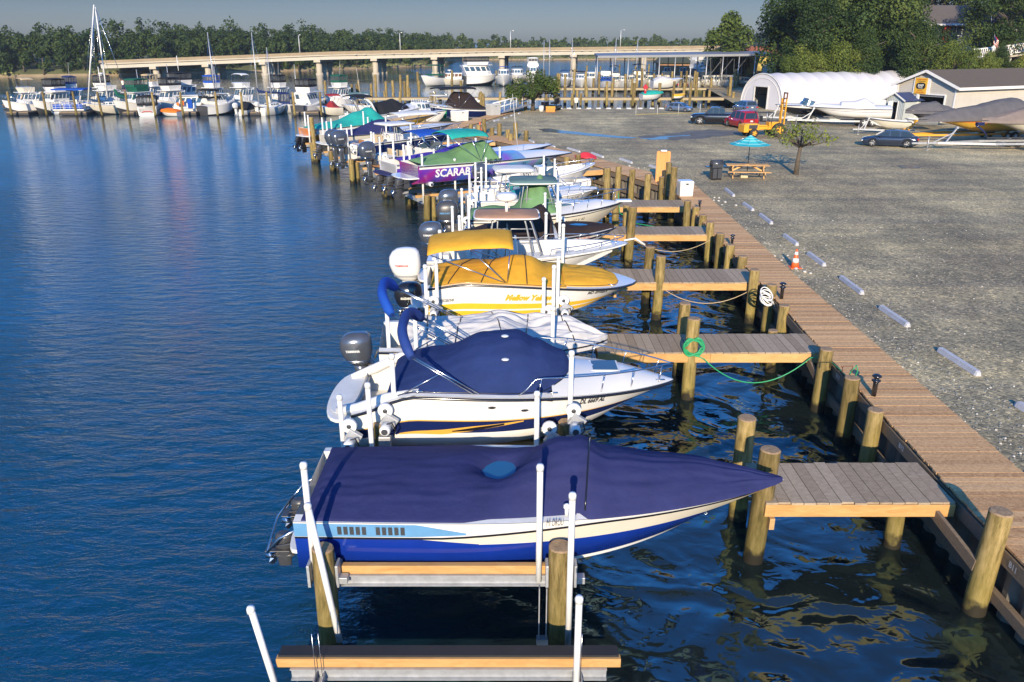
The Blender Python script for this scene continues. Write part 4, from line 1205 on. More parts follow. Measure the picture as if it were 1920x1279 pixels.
# a car on the bridge
# ================================================================== WHITE HOOP TENT
D_ = Vector((.9, .436, 0)).normalized(); N_ = Vector((-.436, .9, 0)).normalized()
TENT = mat('tent_fabric', (.60, .58, .59), .55, var=.04, scale=.6, bump=.15, bscale=2)
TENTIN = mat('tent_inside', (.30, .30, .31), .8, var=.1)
tn = thing('storage_tent', (28.6, 87.4, ZG), 'long white fabric hoop building with an open doorway in its front end', 'tent', None, math.atan2(D_.y, D_.x))
TW = 6.6; THt = 3.7; TL = 27
def hoop(a, sc=1., k=0.):
 """a from 0 to 1 across the arch"""
 th = PI * a
 y = TW / 2 - TW / 2 * math.cos(th) * (1 - .0 * k)
 z = THt * (abs(math.sin(th)) ** .82)
 return (TW / 2 + (y - TW / 2) * sc, z * sc)
nb = 14
def tfn(u, v):
 x = TL * u; f = (x / (TL / nb)) % 1
 k = 1 - .022 * math.sin(PI * f) ** .7 * math.sin(PI * v)
 y, z = hoop(v, k); return Vector((x, y, z))
MB().grid(tfn, nb * 8, 28, 0).build('fabric_skin', TENT, tn)
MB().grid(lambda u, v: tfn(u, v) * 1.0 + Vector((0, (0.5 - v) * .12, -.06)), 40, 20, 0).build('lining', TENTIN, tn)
# front wall with a doorway
mb = MB(); dw0, dw1, dh = 2.35, 4.5, 2.35
def ev(y):
 c = max(-1, min(1, (TW / 2 - y) / (TW / 2))); return THt * (math.sin(math.acos(c)) ** .82)
ys = [TW * i / 32 for i in range(33)]
for a, b in zip(ys, ys[1:]):
 m_ = (a + b) / 2; lo = dh if dw0 < m_ < dw1 else 0
 if ev(m_) > lo: mb.quad((-.02, b, lo), (-.02, a, lo), (-.02, a, max(lo, ev(a) * .99)), (-.02, b, max(lo, ev(b) * .99)))
mb.build('front_wall', TENT, tn, solid=.04)
fr = MB(); fr.tube([(-.06, hoop(i / 24, .985)[0], hoop(i / 24, .985)[1]) for i in range(25)], .07, 0, 6)
fr.tube([(-.05, hoop(i / 24, .86)[0], hoop(i / 24, .86)[1]) for i in range(25)], .04, 0, 6)
fr.beam((-.06, dw0, 0), (-.06, dw0, dh), .14, .12); fr.beam((-.06, dw1, 0), (-.06, dw1, dh), .14, .12); fr.beam((-.06, dw0, dh), (-.06, dw1, dh), .12, .14)
fr.build('frame', mat('tent_frame', (.6, .58, .55), .5, var=.1), tn)
hb = MB()
for k in range(1, 7): hb.tube([(k * 2., hoop(i / 16, .95)[0], hoop(i / 16, .95)[1]) for i in range(17)], .05, 0, 6)
hb.tube([(0, TW * .12, 1.3), (14, TW * .12, 1.3)], .04, 0, 5); hb.tube([(0, TW * .88, 1.3), (14, TW * .88, 1.3)], .04, 0, 5)
hb.build('hoops', DGREY, tn)
mb = MB(); mb.quad((TL - .02, 0, 0), (TL - .02, TW, 0), (TL - .02, TW * .85, THt * .75), (TL - .02, TW * .15, THt * .75)); mb.build('rear_wall', TENT, tn)
# ================================================================== BARN
def siding(name, col, period=.16, horiz=True):
 m, nt, b = _nt(name); N = nt.nodes.new; L = nt.links.new
 tc = N('ShaderNodeTexCoord'); w = N('ShaderNodeTexWave'); w.wave_type = 'BANDS'; w.bands_direction = 'Z' if horiz else 'Y'
 w.wave_profile = 'SAW'; w.inputs['Scale'].default_value = 1 / period / 3.18; L(tc.outputs['Object'], w.inputs[0])
 no = N('ShaderNodeTexNoise'); no.inputs['Scale'].default_value = 1.2; no.inputs['Detail'].default_value = 5; L(tc.outputs['Object'], no.inputs[0])
 cr = N('ShaderNodeValToRGB'); cr.color_ramp.elements[0].position = .3; cr.color_ramp.elements[1].position = .7
 cr.color_ramp.elements[0].color = (*[c * .86 for c in col], 1); cr.color_ramp.elements[1].color = (*[min(1, c * 1.08) for c in col], 1)
 L(no.outputs[0], cr.inputs[0]); L(cr.outputs[0], b.inputs['Base Color']); b.inputs['Roughness'].default_value = .6
 bp = N('ShaderNodeBump'); bp.inputs['Distance'].default_value = .03; bp.inputs['Strength'].default_value = 1; L(w.outputs[0], bp.inputs['Height']); L(bp.outputs[0], b.inputs['Normal'])
 return m
def clapboards(mb, a, b, z0, z1, m=0, h=.165, cut=None, top=None):
 """lapped boards on a wall from a to b, outward normal to the right of a->b; cut=[(u0,u1,v0,v1)], top(u)"""
 a = Vector(a); b = Vector(b); d = (b - a); L = d.length; d = d / L; n = Vector((d.y, -d.x, 0))
 z = z0
 while z < z1 - .01:
  zt = min(z + h, z1); segs = [(0, L)]
  for (u0, u1, v0, v1) in (cut or []):
   if z + h * .5 > v0 and z + h * .5 < v1:
    segs = [s for (p, q) in segs for s in ((p, min(q, u0)), (max(p, u1), q)) if s[1] - s[0] > .01]
  for p, q in segs:
   if top:
    ok = [u for u in [p + (q - p) * i / 40 for i in range(41)] if top(u) > zt - .02]
    if not ok: continue
    p, q = ok[0], ok[-1]
    if q - p < .05: continue
   A = a + d * p; B = a + d * q
   mb.add([A + n * .028 + Vector((0, 0, z)), B + n * .028 + Vector((0, 0, z)), B + n * .006 + Vector((0, 0, zt)), A + n * .006 + Vector((0, 0, zt)), A + Vector((0, 0, z)), B + Vector((0, 0, z))],
     [(0, 1, 2, 3), (4, 5, 1, 0)], m)
  z += h
SIDC = mat('cream_siding', (.50, .46, .39), .6, var=.08, scale=.8)
ROOF = mat('brown_shingles', (.11, .085, .06), .95, var=.28, scale=9, bump=.6, bscale=25, stretch=(1, 1, 1))
TRIM = mat('white_trim', (.74, .72, .68), .5, var=.05)
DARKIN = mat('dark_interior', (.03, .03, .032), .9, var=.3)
barn = thing('barn', (39.3, 73.6, ZG), 'low cream sided workshop with brown shingle roof, open garage door and yellow gable sign', 'barn', None, math.atan2(D_.y, D_.x))
BW, BL, BE, BR = 6.2, 15.5, 3.15, 4.35
front = MB()
def gt(u): return BE + (BR - BE) * (1 - abs(u - BW / 2) / (BW / 2))
gcut = [(1.05, 3.75, 0, 2.32), (4.9, 5.55, 0, 1.75)]
# local frame: x along the long side, y along the front; front wall is x = 0, its outside faces -x
clapboards(front, (0, BW, 0), (0, 0, 0), 0, BR, 0, .165, [(BW - u1, BW - u0, v0, v1) for u0, u1, v0, v1 in gcut], top=lambda u: gt(u))
clapboards(front, (0, 0, 0), (BL, 0, 0), 0, BE, 0, .165)
front.box((BL / 2, BW, BE / 2), (BL, .1, BE)); front.box((BL, BW / 2, BE / 2), (.1, BW, BE))
front.box((.06, .55, 1.2), (.08, 1.05, 2.4)); front.box((.06, 4.33, 1.2), (.08, 1.14, 2.4)); front.box((.06, 5.85, 1.2), (.08, .64, 2.4))
front.box((.06, BW / 2, 2.74), (.08, BW, .8)); 
front.add([(.03, 0, BE), (.03, BW, BE), (.03, BW / 2, BR)], [(0, 1, 2)])
front.box((BL / 2, .06, BE / 2), (BL, .08, BE))
front.build('wall', SIDC, barn)
rf = MB(); ov = .45; th = .08
for sy in (0, 1):
 y0 = -ov if sy == 0 else BW + ov; z0 = BE - ov * (BR - BE) / (BW / 2)
 a = [(-.4, y0, z0 + .12), (BL + .3, y0, z0 + .12), (BL + .3, BW / 2, BR + .12), (-.4, BW / 2, BR + .12)]
 if sy: a = a[::-1]
 rf.add(a + [(x, y, z - th) for x, y, z in a], [(0, 1, 2, 3), (7, 6, 5, 4), (0, 4, 5, 1), (1, 5, 6, 2), (2, 6, 7, 3), (3, 7, 4, 0)])
rf.build('roof', ROOF, barn)
tm = MB(); zz = BE - ov * (BR - BE) / (BW / 2)
tm.beam((-.43, -ov, zz + .02), (-.43, BW / 2, BR + .02), .06, .22); tm.beam((-.43, BW + ov, zz + .02), (-.43, BW / 2, BR + .02), .06, .22)
tm.beam((-.4, -ov - .03, zz - .02), (BL + .3, -ov - .03, zz - .02), .06, .24)
tm.box((-.045, .05, BE / 2), (.05, .14, BE)); tm.box((-.045, BW - .05, BE / 2), (.05, .14, BE))
tm.build('fascia', TRIM, barn)
gd = MB(); gd.box((-.05, 1.0, 1.2), (.08, .12, 2.4)); gd.box((-.05, 3.82, 1.2), (.1, .26, 2.4)); gd.box((-.05, 2.4, 2.38), (.08, 2.7, .14))
g = gd.build('garage_frame', TRIM, barn)
MB().box((.5, 2.4, 2.2), (.9, 2.6, .1)).build('rolled_door', GREY, g)
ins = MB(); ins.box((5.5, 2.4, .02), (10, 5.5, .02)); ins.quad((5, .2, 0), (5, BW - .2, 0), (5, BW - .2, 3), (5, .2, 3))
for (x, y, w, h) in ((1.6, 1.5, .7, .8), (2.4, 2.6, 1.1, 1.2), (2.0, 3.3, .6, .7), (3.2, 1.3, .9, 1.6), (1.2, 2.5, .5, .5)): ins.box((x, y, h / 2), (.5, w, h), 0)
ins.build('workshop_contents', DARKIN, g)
dr = MB(); dr.box((-.05, 4.86, .9), (.06, .1, 1.8)); dr.box((-.05, 5.59, .9), (.06, .1, 1.8)); dr.box((-.05, 5.22, 1.82), (.06, .8, .1))
d = dr.build('door_frame', TRIM, barn)
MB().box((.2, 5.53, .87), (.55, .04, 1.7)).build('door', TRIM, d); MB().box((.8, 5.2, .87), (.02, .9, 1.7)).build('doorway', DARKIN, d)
# the sign
sg = thing('shop_sign', (39.3 + N_.x * 3.55 - D_.x * .09, 73.6 + N_.y * 3.55 - D_.y * .09, ZG + 3.05), 'yellow sign with a dark oval on the barn gable above the garage door', 'sign', None, math.atan2(D_.y, D_.x))
SY = mat('sign_yellow', (.72, .40, .03), .5, var=.05)
MB().box((.0, 0, 0), (.05, 1.75, 1.42)).build('backing', TRIM, sg)
MB().box((-.035, .08, 0), (.03, 1.28, 1.40)).build('panel', SY, sg)
OV = MB(); OV.add([(-.056, .08 + .50 * math.copysign(abs(math.cos(a)) ** .75, math.cos(a)), .30 * math.copysign(abs(math.sin(a)) ** .75, math.sin(a))) for a in [2 * PI * i / 32 for i in range(32)]], [tuple(range(32))])
OV.build('oval', BLACK, sg)
SW = mat('sign_white', (.75, .72, .6), .5, var=0); SR = mat('sign_red', (.45, .05, .02), .5, var=0)
def sgn(body, size, y, z, m, x=-.062, sx=1.): lettering(body, size, Matrix.Translation(Vector((x, y, z))) @ Matrix.Rotation(-PI / 2, 4, 'Z') @ Matrix.Rotation(PI / 2, 4, 'X'), m, sg, bold=.004, sx=sx)
sgn('BMP', .34, .08, -.08, SW); sgn('MARINE', .12, .08, -.21, SW); sgn('BOHEMIA MARINE', .12, .08, .52, SR, -.054); sgn('POWERSPORTS', .12, .08, .36, BLACK, -.054); sgn('SALES SERVICE', .09, .08, -.45, SR, -.054); sgn('302-376-8922', .15, .08, -.63, SR, -.054)
# small shed
shed = thing('shed', (36.05, 76.2, ZG), 'small pale board and batten shed with dark blue roof beside the barn', 'shed', None, math.atan2(D_.y, D_.x))
SHW = mat('shed_paint', (.42, .45, .44), .7, var=.1, scale=1.5)
s_ = MB(); w, l, e, r_ = 2.0, 2.2, 1.85, 2.4
s_.box((.03, .33, e / 2), (.06, .66, e)); s_.box((.03, 1.62, e / 2), (.06, .76, e)); s_.box((.03, .95, e - .12), (.06, .6, .24))
s_.add([(0, 0, e), (0, w, e), (0, w / 2, r_)], [(0, 1, 2)]); s_.box((l / 2, 0.03, e / 2), (l, .06, e)); s_.box((l / 2, w - .03, e / 2), (l, .06, e)); s_.box((l - .03, w / 2, e / 2), (.06, w, e))
for i in range(11):
 y = .1 + i * .18
 if .62 < y < 1.28: s_.box((-.015, y, (1.75 + gt(0) * 0 + e + (r_ - e) * (1 - abs(y - w / 2) / (w / 2))) / 2), (.03, .04, e + (r_ - e) * (1 - abs(y - w / 2) / (w / 2)) - 1.75))
 else: s_.box((-.015, y, (e + (r_ - e) * (1 - abs(y - w / 2) / (w / 2))) / 2), (.03, .04, e + (r_ - e) * (1 - abs(y - w / 2) / (w / 2)) - .06))
s_.build('wall', SHW, shed)
rr = MB()
for sy in (0, 1):
 y0 = -.25 if sy == 0 else w + .25; z0 = e - .25 * (r_ - e) / (w / 2)
 a = [(-.2, y0, z0 + .06), (l + .2, y0, z0 + .06), (l + .2, w / 2, r_ + .06), (-.2, w / 2, r_ + .06)]
 if sy: a = a[::-1]
 rr.add(a + [(x, y, z - .05) for x, y, z in a], [(0, 1, 2, 3), (7, 6, 5, 4), (0, 4, 5, 1), (1, 5, 6, 2), (2, 6, 7, 3), (3, 7, 4, 0)])
rr.build('roof', mat('blue_roof', (.03, .05, .14), .5, var=.15), shed)
f_ = MB(); f_.beam((-.22, -.25, 1.74), (-.22, w / 2, 2.42), .04, .12); f_.beam((-.22, w + .25, 1.74), (-.22, w / 2, 2.42), .04, .12); f_.build('fascia', TRIM, shed)
d_ = MB(); d_.box((-.02, 1.27, .86), (.05, .07, 1.72)); d_.box((-.02, .64, .86), (.05, .07, 1.72)); do = d_.build('door_frame', TRIM, shed)
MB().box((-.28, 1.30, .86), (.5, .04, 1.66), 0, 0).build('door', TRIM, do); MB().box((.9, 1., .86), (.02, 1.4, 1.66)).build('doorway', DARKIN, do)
# ================================================================== HILL HOUSES
BRICK = mat('red_brick', (.30, .06, .04), .85, var=.3, scale=6); BLUES = mat('slate_blue_siding', (.12, .15, .20), .7, var=.1)
REDS = mat('bright_red_paint', (.55, .035, .02), .6, var=.1)
def house(loc, rz, L, W, e, r, label, wm, rm, name='house'):
 h = thing(name, loc, label, 'house', None, rz)
 b = MB(); b.box((0, 0, e / 2 - 1), (L, W, e + 2)); b.add([(-L / 2, -W / 2, e), (-L / 2, W / 2, e), (-L / 2, 0, r)], [(0, 2, 1)]); b.add([(L / 2, -W / 2, e), (L / 2, W / 2, e), (L / 2, 0, r)], [(0, 1, 2)])
 b.build('wall', wm, h)
 q = MB()
 for sy in (-1, 1):
  y0 = sy * (W / 2 + .5); z0 = e - .5 * (r - e) / (W / 2)
  a = [(-L / 2 - .5, y0, z0 + .1), (L / 2 + .5, y0, z0 + .1), (L / 2 + .5, 0, r + .1), (-L / 2 - .5, 0, r + .1)]
  if sy > 0: a = a[::-1]
  q.add(a + [(x, y, z - .12) for x, y, z in a], [(0, 1, 2, 3), (7, 6, 5, 4), (0, 4, 5, 1), (1, 5, 6, 2), (2, 6, 7, 3), (3, 7, 4, 0)])
 q.build('roof', rm, h)
 q = MB(); z0 = e - .5 * (r - e) / (W / 2)
 q.beam((-L / 2 - .5, -W / 2 - .53, z0), (L / 2 + .5, -W / 2 - .53, z0), .06, .2)
 for sx in (-1, 1):
  q.beam((sx * (L / 2 + .52), -W / 2 - .5, z0), (sx * (L / 2 + .52), 0, r), .05, .2)
 q.build('fascia', TRIM, h)
 return h
def win(h, x, y, z, w, ht, face='y'):
 f = MB(); d = (w + .16, .05, ht + .16) if face == 'y' else (.05, w + .16, ht + .16); f.box((x, y, z), d); o = f.build('window', TRIM, h)
 g = MB(); g.box((x - (.02 if face == 'x' else 0), y - (.02 if face == 'y' else 0), z), (w, .05, ht) if face == 'y' else (.05, w, ht)); g.build('pane', GLS, o); return o
RB = mat('grey_brown_shingles', (.10, .085, .075), .95, var=.25, scale=6, bump=.4, bscale=18)
p = zy(1768, 74, 122)
h = house((p.x, 124, p.z + .2), R(8), 8.4, 8.4, 1.9, 4.3, 'upper house with grey brown roof and red porch half hidden in the hillside trees', BLUES, RB)
w_ = MB(); w_.box((2.6, -4.6, .8), (3.0, 3.0, 1.6 * 1.0 + 2)); w_.add([(1.1, -6.1, 1.8), (4.1, -6.1, 1.8), (2.6, -6.1, 3.5)], [(0, 1, 2)]); w_.build('gable_wing', BLUES, h)
q = MB()
for s1 in (-1, 1):
 a = [(2.6 + s1 * 1.8, -6.3, 1.65), (2.6 + s1 * 1.8, -1, 1.65), (2.6, -1, 3.65), (2.6, -6.3, 3.65)]
 if s1 < 0: a = a[::-1]
 q.add(a + [(x, y, z - .1) for x, y, z in a], [(0, 1, 2, 3), (7, 6, 5, 4), (0, 4, 5, 1), (1, 5, 6, 2), (2, 6, 7, 3), (3, 7, 4, 0)])
q.build('gable_roof', RB, h)
po = MB(); po.box((-2.3, -5.0, .6), (.35, .25, 2.4)); po.box((-1.7, -5.0, .6), (.35, .25, 2.4)); po.build('red_posts', REDS, h)
MB().box((-1.6, -4.8, 1.75), (4.4, 1.6, .12), M=Matrix.Rotation(.12, 4, 'X')).build('porch_roof', TRIM, h)
for x in (-3.2, -1, .4): win(h, x, -4.22, .9, .8, 1.1)
p = zy(1925, 62, 112)
h = house((p.x + 2.0, 114, p.z - 1.6), R(-24), 9.5, 7, 2.2, 4.0, 'lower brick house with dark roof cut by the right edge of the picture', BRICK, mat('dark_shingles', (.045, .042, .045), .95, var=.25, scale=6))
for x in (-3.8, -1.8, .4): win(h, x, -3.52, 1.1, .9, 1.3)
# balustrade and flag on the hill
a = zy(1826, 93, 107); b = zy(1935, 80, 109)
bal = thing('balustrade', a, 'white balustrade on the hillside in front of the brick house', 'railing')
q = MB(); d = b - a; n = 30
q.beam((0, 0, 0), d, .14, .12); q.beam((0, 0, -1.0), d + Vector((0, 0, -1.0)), .12, .10)
q.build('rails', TRIM, bal)
q = MB()
for i in range(n + 1): q.box(d * i / n + Vector((0, 0, -.5)), (.10, .10, 1.0))
q.build('balusters', TRIM, bal)
q = MB()
for i in (0, 10, 20, 30): q.box(d * i / n + Vector((0, 0, -.9)), (.24, .24, 2.2))
q.build('posts', TRIM, bal)
MB().beam((0, .6, -1.3), d + Vector((0, .6, -1.3)), 2.4, .2).build('terrace', CONC, bal)
fl = thing('flag', zy(1868, 95, 106), 'red and white striped flag hanging by the balustrade on the hill', 'flag')
MB().tube([(0, 0, -1.5), (-.6, 0, 1.9)], .035, 0, 5).build('pole', ALU, fl)
mb = MB()
for i in range(7):
 def ff(u, v, i=i): return Vector((-.55 + 1.5 * u * .6 + .15 * math.sin(u * 5), .1 * math.sin(u * 7), 1.75 - 1.1 * u - (i + v) * .13))
 mb.grid(ff, 8, 1, 0 if i % 2 == 0 else 1)
for_ = mb.build('cloth', [RED, SW], fl, solid=.01)
MB().grid(lambda u, v: Vector((-.56 + .35 * u, -.03, 1.76 - .45 * u - v * .5)), 2, 2, 0).build('canton', NAVY, fl, solid=.01)
# rusty roofed building and covered slips
RUST = mat('rusty_metal', (.30, .10, .05), .8, var=.45, scale=.8, stretch=(3, .4, 1), bump=.3, bscale=3)
YW = mat('ochre_wall', (.45, .35, .10), .8, var=.1)
p = zy(1430, 103, 150)
rb = thing('boat_shed', (p.x, 152, 1), 'boat shed with rusty red metal roof and ochre wall beyond the tent', 'shed', None, R(5))
MB().box((0, 0, 2.3), (6.5, 6, 4.6)).build('wall', YW, rb)
q = MB(); q.add([(-3.6, -3.5, 4.75), (3.6, -3.5, 4.75), (3.6, .5, 6.2), (-3.6, .5, 6.2), (-3.6, 3.5, 5), (3.6, 3.5, 5)], [(0, 1, 2, 3), (3, 2, 5, 4)]); q.build('roof', RUST, rb, solid=.1)
MB().box((1.0, -7, 1.9), (6, .3, 3.2)).build('white_annex', TRIM, rb)
cs = thing('boathouse_roof', (14, 138, 0), 'long low grey roof on thin posts over the covered slips', 'boathouse')
RM = mat('grey_metal_roof', (.20, .21, .23), .6, .2, var=.12, scale=.5)
a = zy(1119, 109, 138); b = zy(1448, 106, 134)
q = MB(); z1, z2 = a.z, b.z + .1
P4 = [(0, 0, z1), (b.x - 14, -4, z2), (b.x - 14 + 2.5, 10, z2 + .25), (.6, 12, z1 + .25)]
q.add(P4 + [(x, y, z + .35) for x, y, z in P4], [(3, 2, 1, 0), (4, 5, 6, 7), (0, 1, 5, 4), (1, 2, 6, 5), (2, 3, 7, 6), (3, 0, 4, 7)])
q.build('roof', RM, cs)
for i in range(12):
 u = i / 11
 for row, yy in ((0, 0), (1, 10.5)):
  x = (b.x - 14) * u + row * .8; q = MB(); q.tube([(x, -4 * u + yy + .15, -.5), (x, -4 * u + yy + .15, z1 + .1 + (z2 - z1) * u)], .09, 0, 6); q.build('post', GALV, cs)
q = MB()
for u in (.66, .72, .80): 
 x = (b.x - 14) * u; q.beam((x, -2, z1), (x + 1.2, 2, 2.2), .08, .08); q.beam((x + 2, -2, z1), (x + .6, 2, 2.2), .08, .08)
q.build('brace', GALV, cs)
# brown cabin behind the covered slips
p = zy(1265, 145, 155)
cb = thing('dock_house', (p.x, 158, 0), 'brown wooden dock house with white windows behind the covered slips', 'house')
MB().box((0, 0, 2.5), (5.6, 4, 3.6)).build('wall', mat('brown_boards', (.36, .20, .11), .8, var=.2, scale=1.5), cb)
MB().add([(-3.2, -2.5, 4.3), (3.2, -2.5, 4.3), (2.6, 0, 5.2), (-2.6, 0, 5.2), (-3.2, 2.5, 4.3), (3.2, 2.5, 4.3)], [(0, 1, 2, 3), (3, 2, 5, 4), (1, 5, 2), (0, 3, 4)]).build('roof', mat('mossy_roof', (.05, .06, .04), .9), cb, solid=.15)
for x in (-1.3, 1.6):
 f = MB(); f.box((x, -2.04, 3.0), (1.2, .08, 1.1)); o = f.build('window', TRIM, cb)
 g = MB(); g.box((x - .28, -2.08, 3.0), (.42, .05, .9)); g.box((x + .28, -2.08, 3.0), (.42, .05, .9)); g.build('panes', GLS, o)
MB().box((0, -2.7, 1.8), (6.5, 2, .12)).build('awning', C_DGRN, cb)
# ================================================================== VEHICLES
CARG = glass('car_glass', (.02, .03, .04), .04)
LAMPR = mat('tail_lamp_red', (.45, .01, .01), .2, var=0, coat=1); LAMPW = mat('head_lamp', (.7, .72, .72), .1, .3, var=0, coat=1)
PLATE = mat('licence_plate', (.6, .6, .55), .5, var=.05)
TYRE = mat('tyre', (.02, .02, .02), .85, var=.1)
RIM = mat('alloy', (.45, .46, .48), .3, .8, var=0)
def wheel(parent, x, y, r, w, side, rim=RIM, rk=.66):
 o = bpy.data.objects.new('wheel', None); COL.objects.link(o); o.parent = parent; o.location = (x, y, r); o.empty_display_size = .2
 M = Matrix.Rotation(PI / 2, 4, 'X')
 MB().lathe([(r * .62, -w / 2), (r * .93, -w / 2), (r, -w * .3), (r, w * .3), (r * .93, w / 2), (r * .62, w / 2)], (0, 0, 0), 0, 24, M).build('tyre', TYRE, o)
 q = MB(); s = -side
 q.lathe([(r * rk, 0), (r * rk, w * .52), (r * rk * .86, w * .45), (r * rk * .8, w * .2), (.02, w * .2)], (0, 0, 0), 0, 20, Matrix.Rotation(PI / 2 * s, 4, 'X'))
 for i in range(5):
  a = 2 * PI * i / 5; q.beam((0, side * w * .42, 0), (math.cos(a) * r * rk * .93, side * w * .46, math.sin(a) * r * rk * .93), .04 * r / .3, .07 * r / .3)
 q.build('rim', rim, o)
 return o
def car(loc, rz, label, cat, L, W, H, paint, prof, cab, group=None, r=.33, wx=(.19, .80), name='parked_car', plate=True, lamps='sedan', sc=1., rim=RIM):
 """prof: [(x, z belt/hood height)] rear to front; cab: [(x, z)] outline of the glasshouse"""
 t = thing(name, loc, label, cat, group, rz); t.scale = (sc, sc, sc)
 mb = MB(); rings = []
 n = 28
 for i in range(n + 1):
  x = L * i / n; zb = lin(prof, x / L); k = 1 - .10 * (abs(2 * i / n - 1) ** 6)
  if i in (0, n): k *= .93
  w = W / 2 * k; e = .22 if i in (0, n) else 0; zl = .22 + (.14 if i in (0, n) else 0)
  for wxx in wx:
   d = abs(x - wxx * L)
   if d < r * 1.12: zl = max(zl, math.sqrt(max(0, (r * 1.12) ** 2 - d * d)) + r * .9)
  half = [(w * .90, zl), (w * .985, zl + .06), (w, (zl + zb) / 2 + .05), (w * .97, zb - .06), (w * .86, zb), (w * .4, zb + .035)]
  rings.append([Vector((x, -y, z)) for y, z in half] + [Vector((x, y, z)) for y, z in half[::-1]])
 mb.loft([q[::-1] for q in rings], 0, True, True, True)
 body = mb.build('body', paint, t)
 xs_ = [c[0] * L for c in cab]; zs = [c[1] for c in cab]; zb = min(zs); zt = max(zs)
 def yy(z): return W / 2 * (.93 - .20 * (z - zb) / max(.01, zt - zb))
 cb = MB(); R_ = [[Vector((x, -yy(z), z)), Vector((x, -yy(z) * .8, z + .03 * (z > zb + .1))), Vector((x, yy(z) * .8, z + .03 * (z > zb + .1))), Vector((x, yy(z), z))] for x, z in zip(xs_, zs)]
 cb.loft([q[::-1] for q in R_], 0, True, False, False)
 for s in (-1, 1):
  vs = [Vector((x, s * yy(z), z)) for x, z in zip(xs_, zs)]
  cb.add(vs, [tuple(range(len(vs)))[::1 if s > 0 else -1]])
 c_ = cb.build('cabin', paint, t)
 g = MB()
 def P_(x, z, s, o=.006): return Vector((x, s * (yy(z) + o), z))
 def top_at(x): 
  pts = sorted([(a, b) for a, b in zip(xs_, zs)]); return lin(pts, x)
 x0, x1 = min(xs_), max(xs_)
 cuts = [x0 + (x1 - x0) * k for k in ((.10, .36, .40, .62, .66, .92) if lamps != 'suv' else (.05, .30, .34, .58, .62, .90))]
 for a, b in zip(cuts[::2], cuts[1::2]):
  for s in (-1, 1):
   vs = []
   zlo = zb + .03
   m_ = 5
   up_ = [P_(a + (b - a) * i / m_, max(zlo + .005, min(top_at(a + (b - a) * i / m_) - .07, zt - .07)), s) for i in range(m_ + 1)]
   lo_ = [P_(a, zlo, s), P_(b, zlo, s)]
   vs = [lo_[0], lo_[1]] + up_[::-1]
   g.add(vs, [tuple(range(len(vs)))[::-1 if s > 0 else 1]])
 g.build('side_windows', CARG, c_)
 for nm, (i, j) in (('rear_window', (0, 1)), ('windscreen', (len(xs_) - 1, len(xs_) - 2))):
  a = Vector((xs_[i], 0, zs[i])); b = Vector((xs_[j], 0, zs[j])); d = b - a; nn = Vector((-abs(d.z), 0, abs(d.x))) if i == 0 else Vector((abs(d.z), 0, abs(d.x)))
  nn = nn.normalized() * .012
  p, q_ = a + d * .08 + nn, a + d * .9 + nn
  gg = MB(); wa, wb = yy(p.z) * .88, yy(q_.z) * .86
  gg.quad((p.x, -wa, p.z + .01), (p.x, wa, p.z + .01), (q_.x, wb, q_.z + .02), (q_.x, -wb, q_.z + .02)); gg.build(nm, CARG, c_)
 for wxx in wx:
  for s in (-1, 1): wheel(t, wxx * L, s * (W / 2 - .12), r, .22, s, rim)
 zr = lin(prof, .0)
 for s in (-1, 1):
  b_ = MB(); b_.box((.02 if lamps != 'suv' else .03, s * W * .40, zr - .15), (.14, W * .17, .15 if lamps == 'sedan' else .26)); b_.build('tail_light', LAMPR, t, bevel=.02)
  b_ = MB(); b_.box((L - .10, s * W * .36, lin(prof, 1.) - .10), (.22, W * .18, .12)); b_.build('headlight', LAMPW, t, bevel=.02)
  MB().box((x0 + (x1 - x0) * .88, s * (W / 2 + .08), zb + .03), (.13, .2, .13)).build('wing_mirror', paint, t, bevel=.03)
 b_ = MB(); b_.box((L - .0, 0, .52), (.06, W * .45, .16)); b_.build('grille', DGREY, t)
 b_ = MB(); b_.box((.03, 0, .40), (.14, W * .86, .18)); b_.build('rear_bumper', DGREY if lamps == 'suv' else paint, t, bevel=.03)
 if plate: MB().box((-.03, 0, zr - .17), (.02, .3, .15)).build('licence_plate', PLATE, t)
 return t
sed = [(0, .92), (.08, .98), (.3, .95), (.62, .93), (.75, .90), (.95, .74), (1, .62)]
sedc = [(.06, .96), (.20, 1.42), (.42, 1.47), (.58, 1.42), (.76, .92)]
NB = mat('car_navy', (.018, .028, .055), .2, .3, var=0, coat=1)
p = at(1655, 262, ZG); q = at(1722, 276, ZG)
car(at(1720, 277, ZG) + Vector((0, .1, 0)), R(157), 'dark blue sedan parked on the gravel by the covered boats, tail to the right', 'car', 4.6, 1.78, 1.47, NB, sed, sedc, sc=.78)
SB = mat('car_silver_blue', (.16, .21, .30), .25, .5, var=0, coat=1)
car(at(1252, 208, ZG) , R(-38), 'silver blue sedan facing the camera at the far edge of the yard', 'car', 4.5, 1.75, 1.45, SB, sed, sedc, sc=.62)
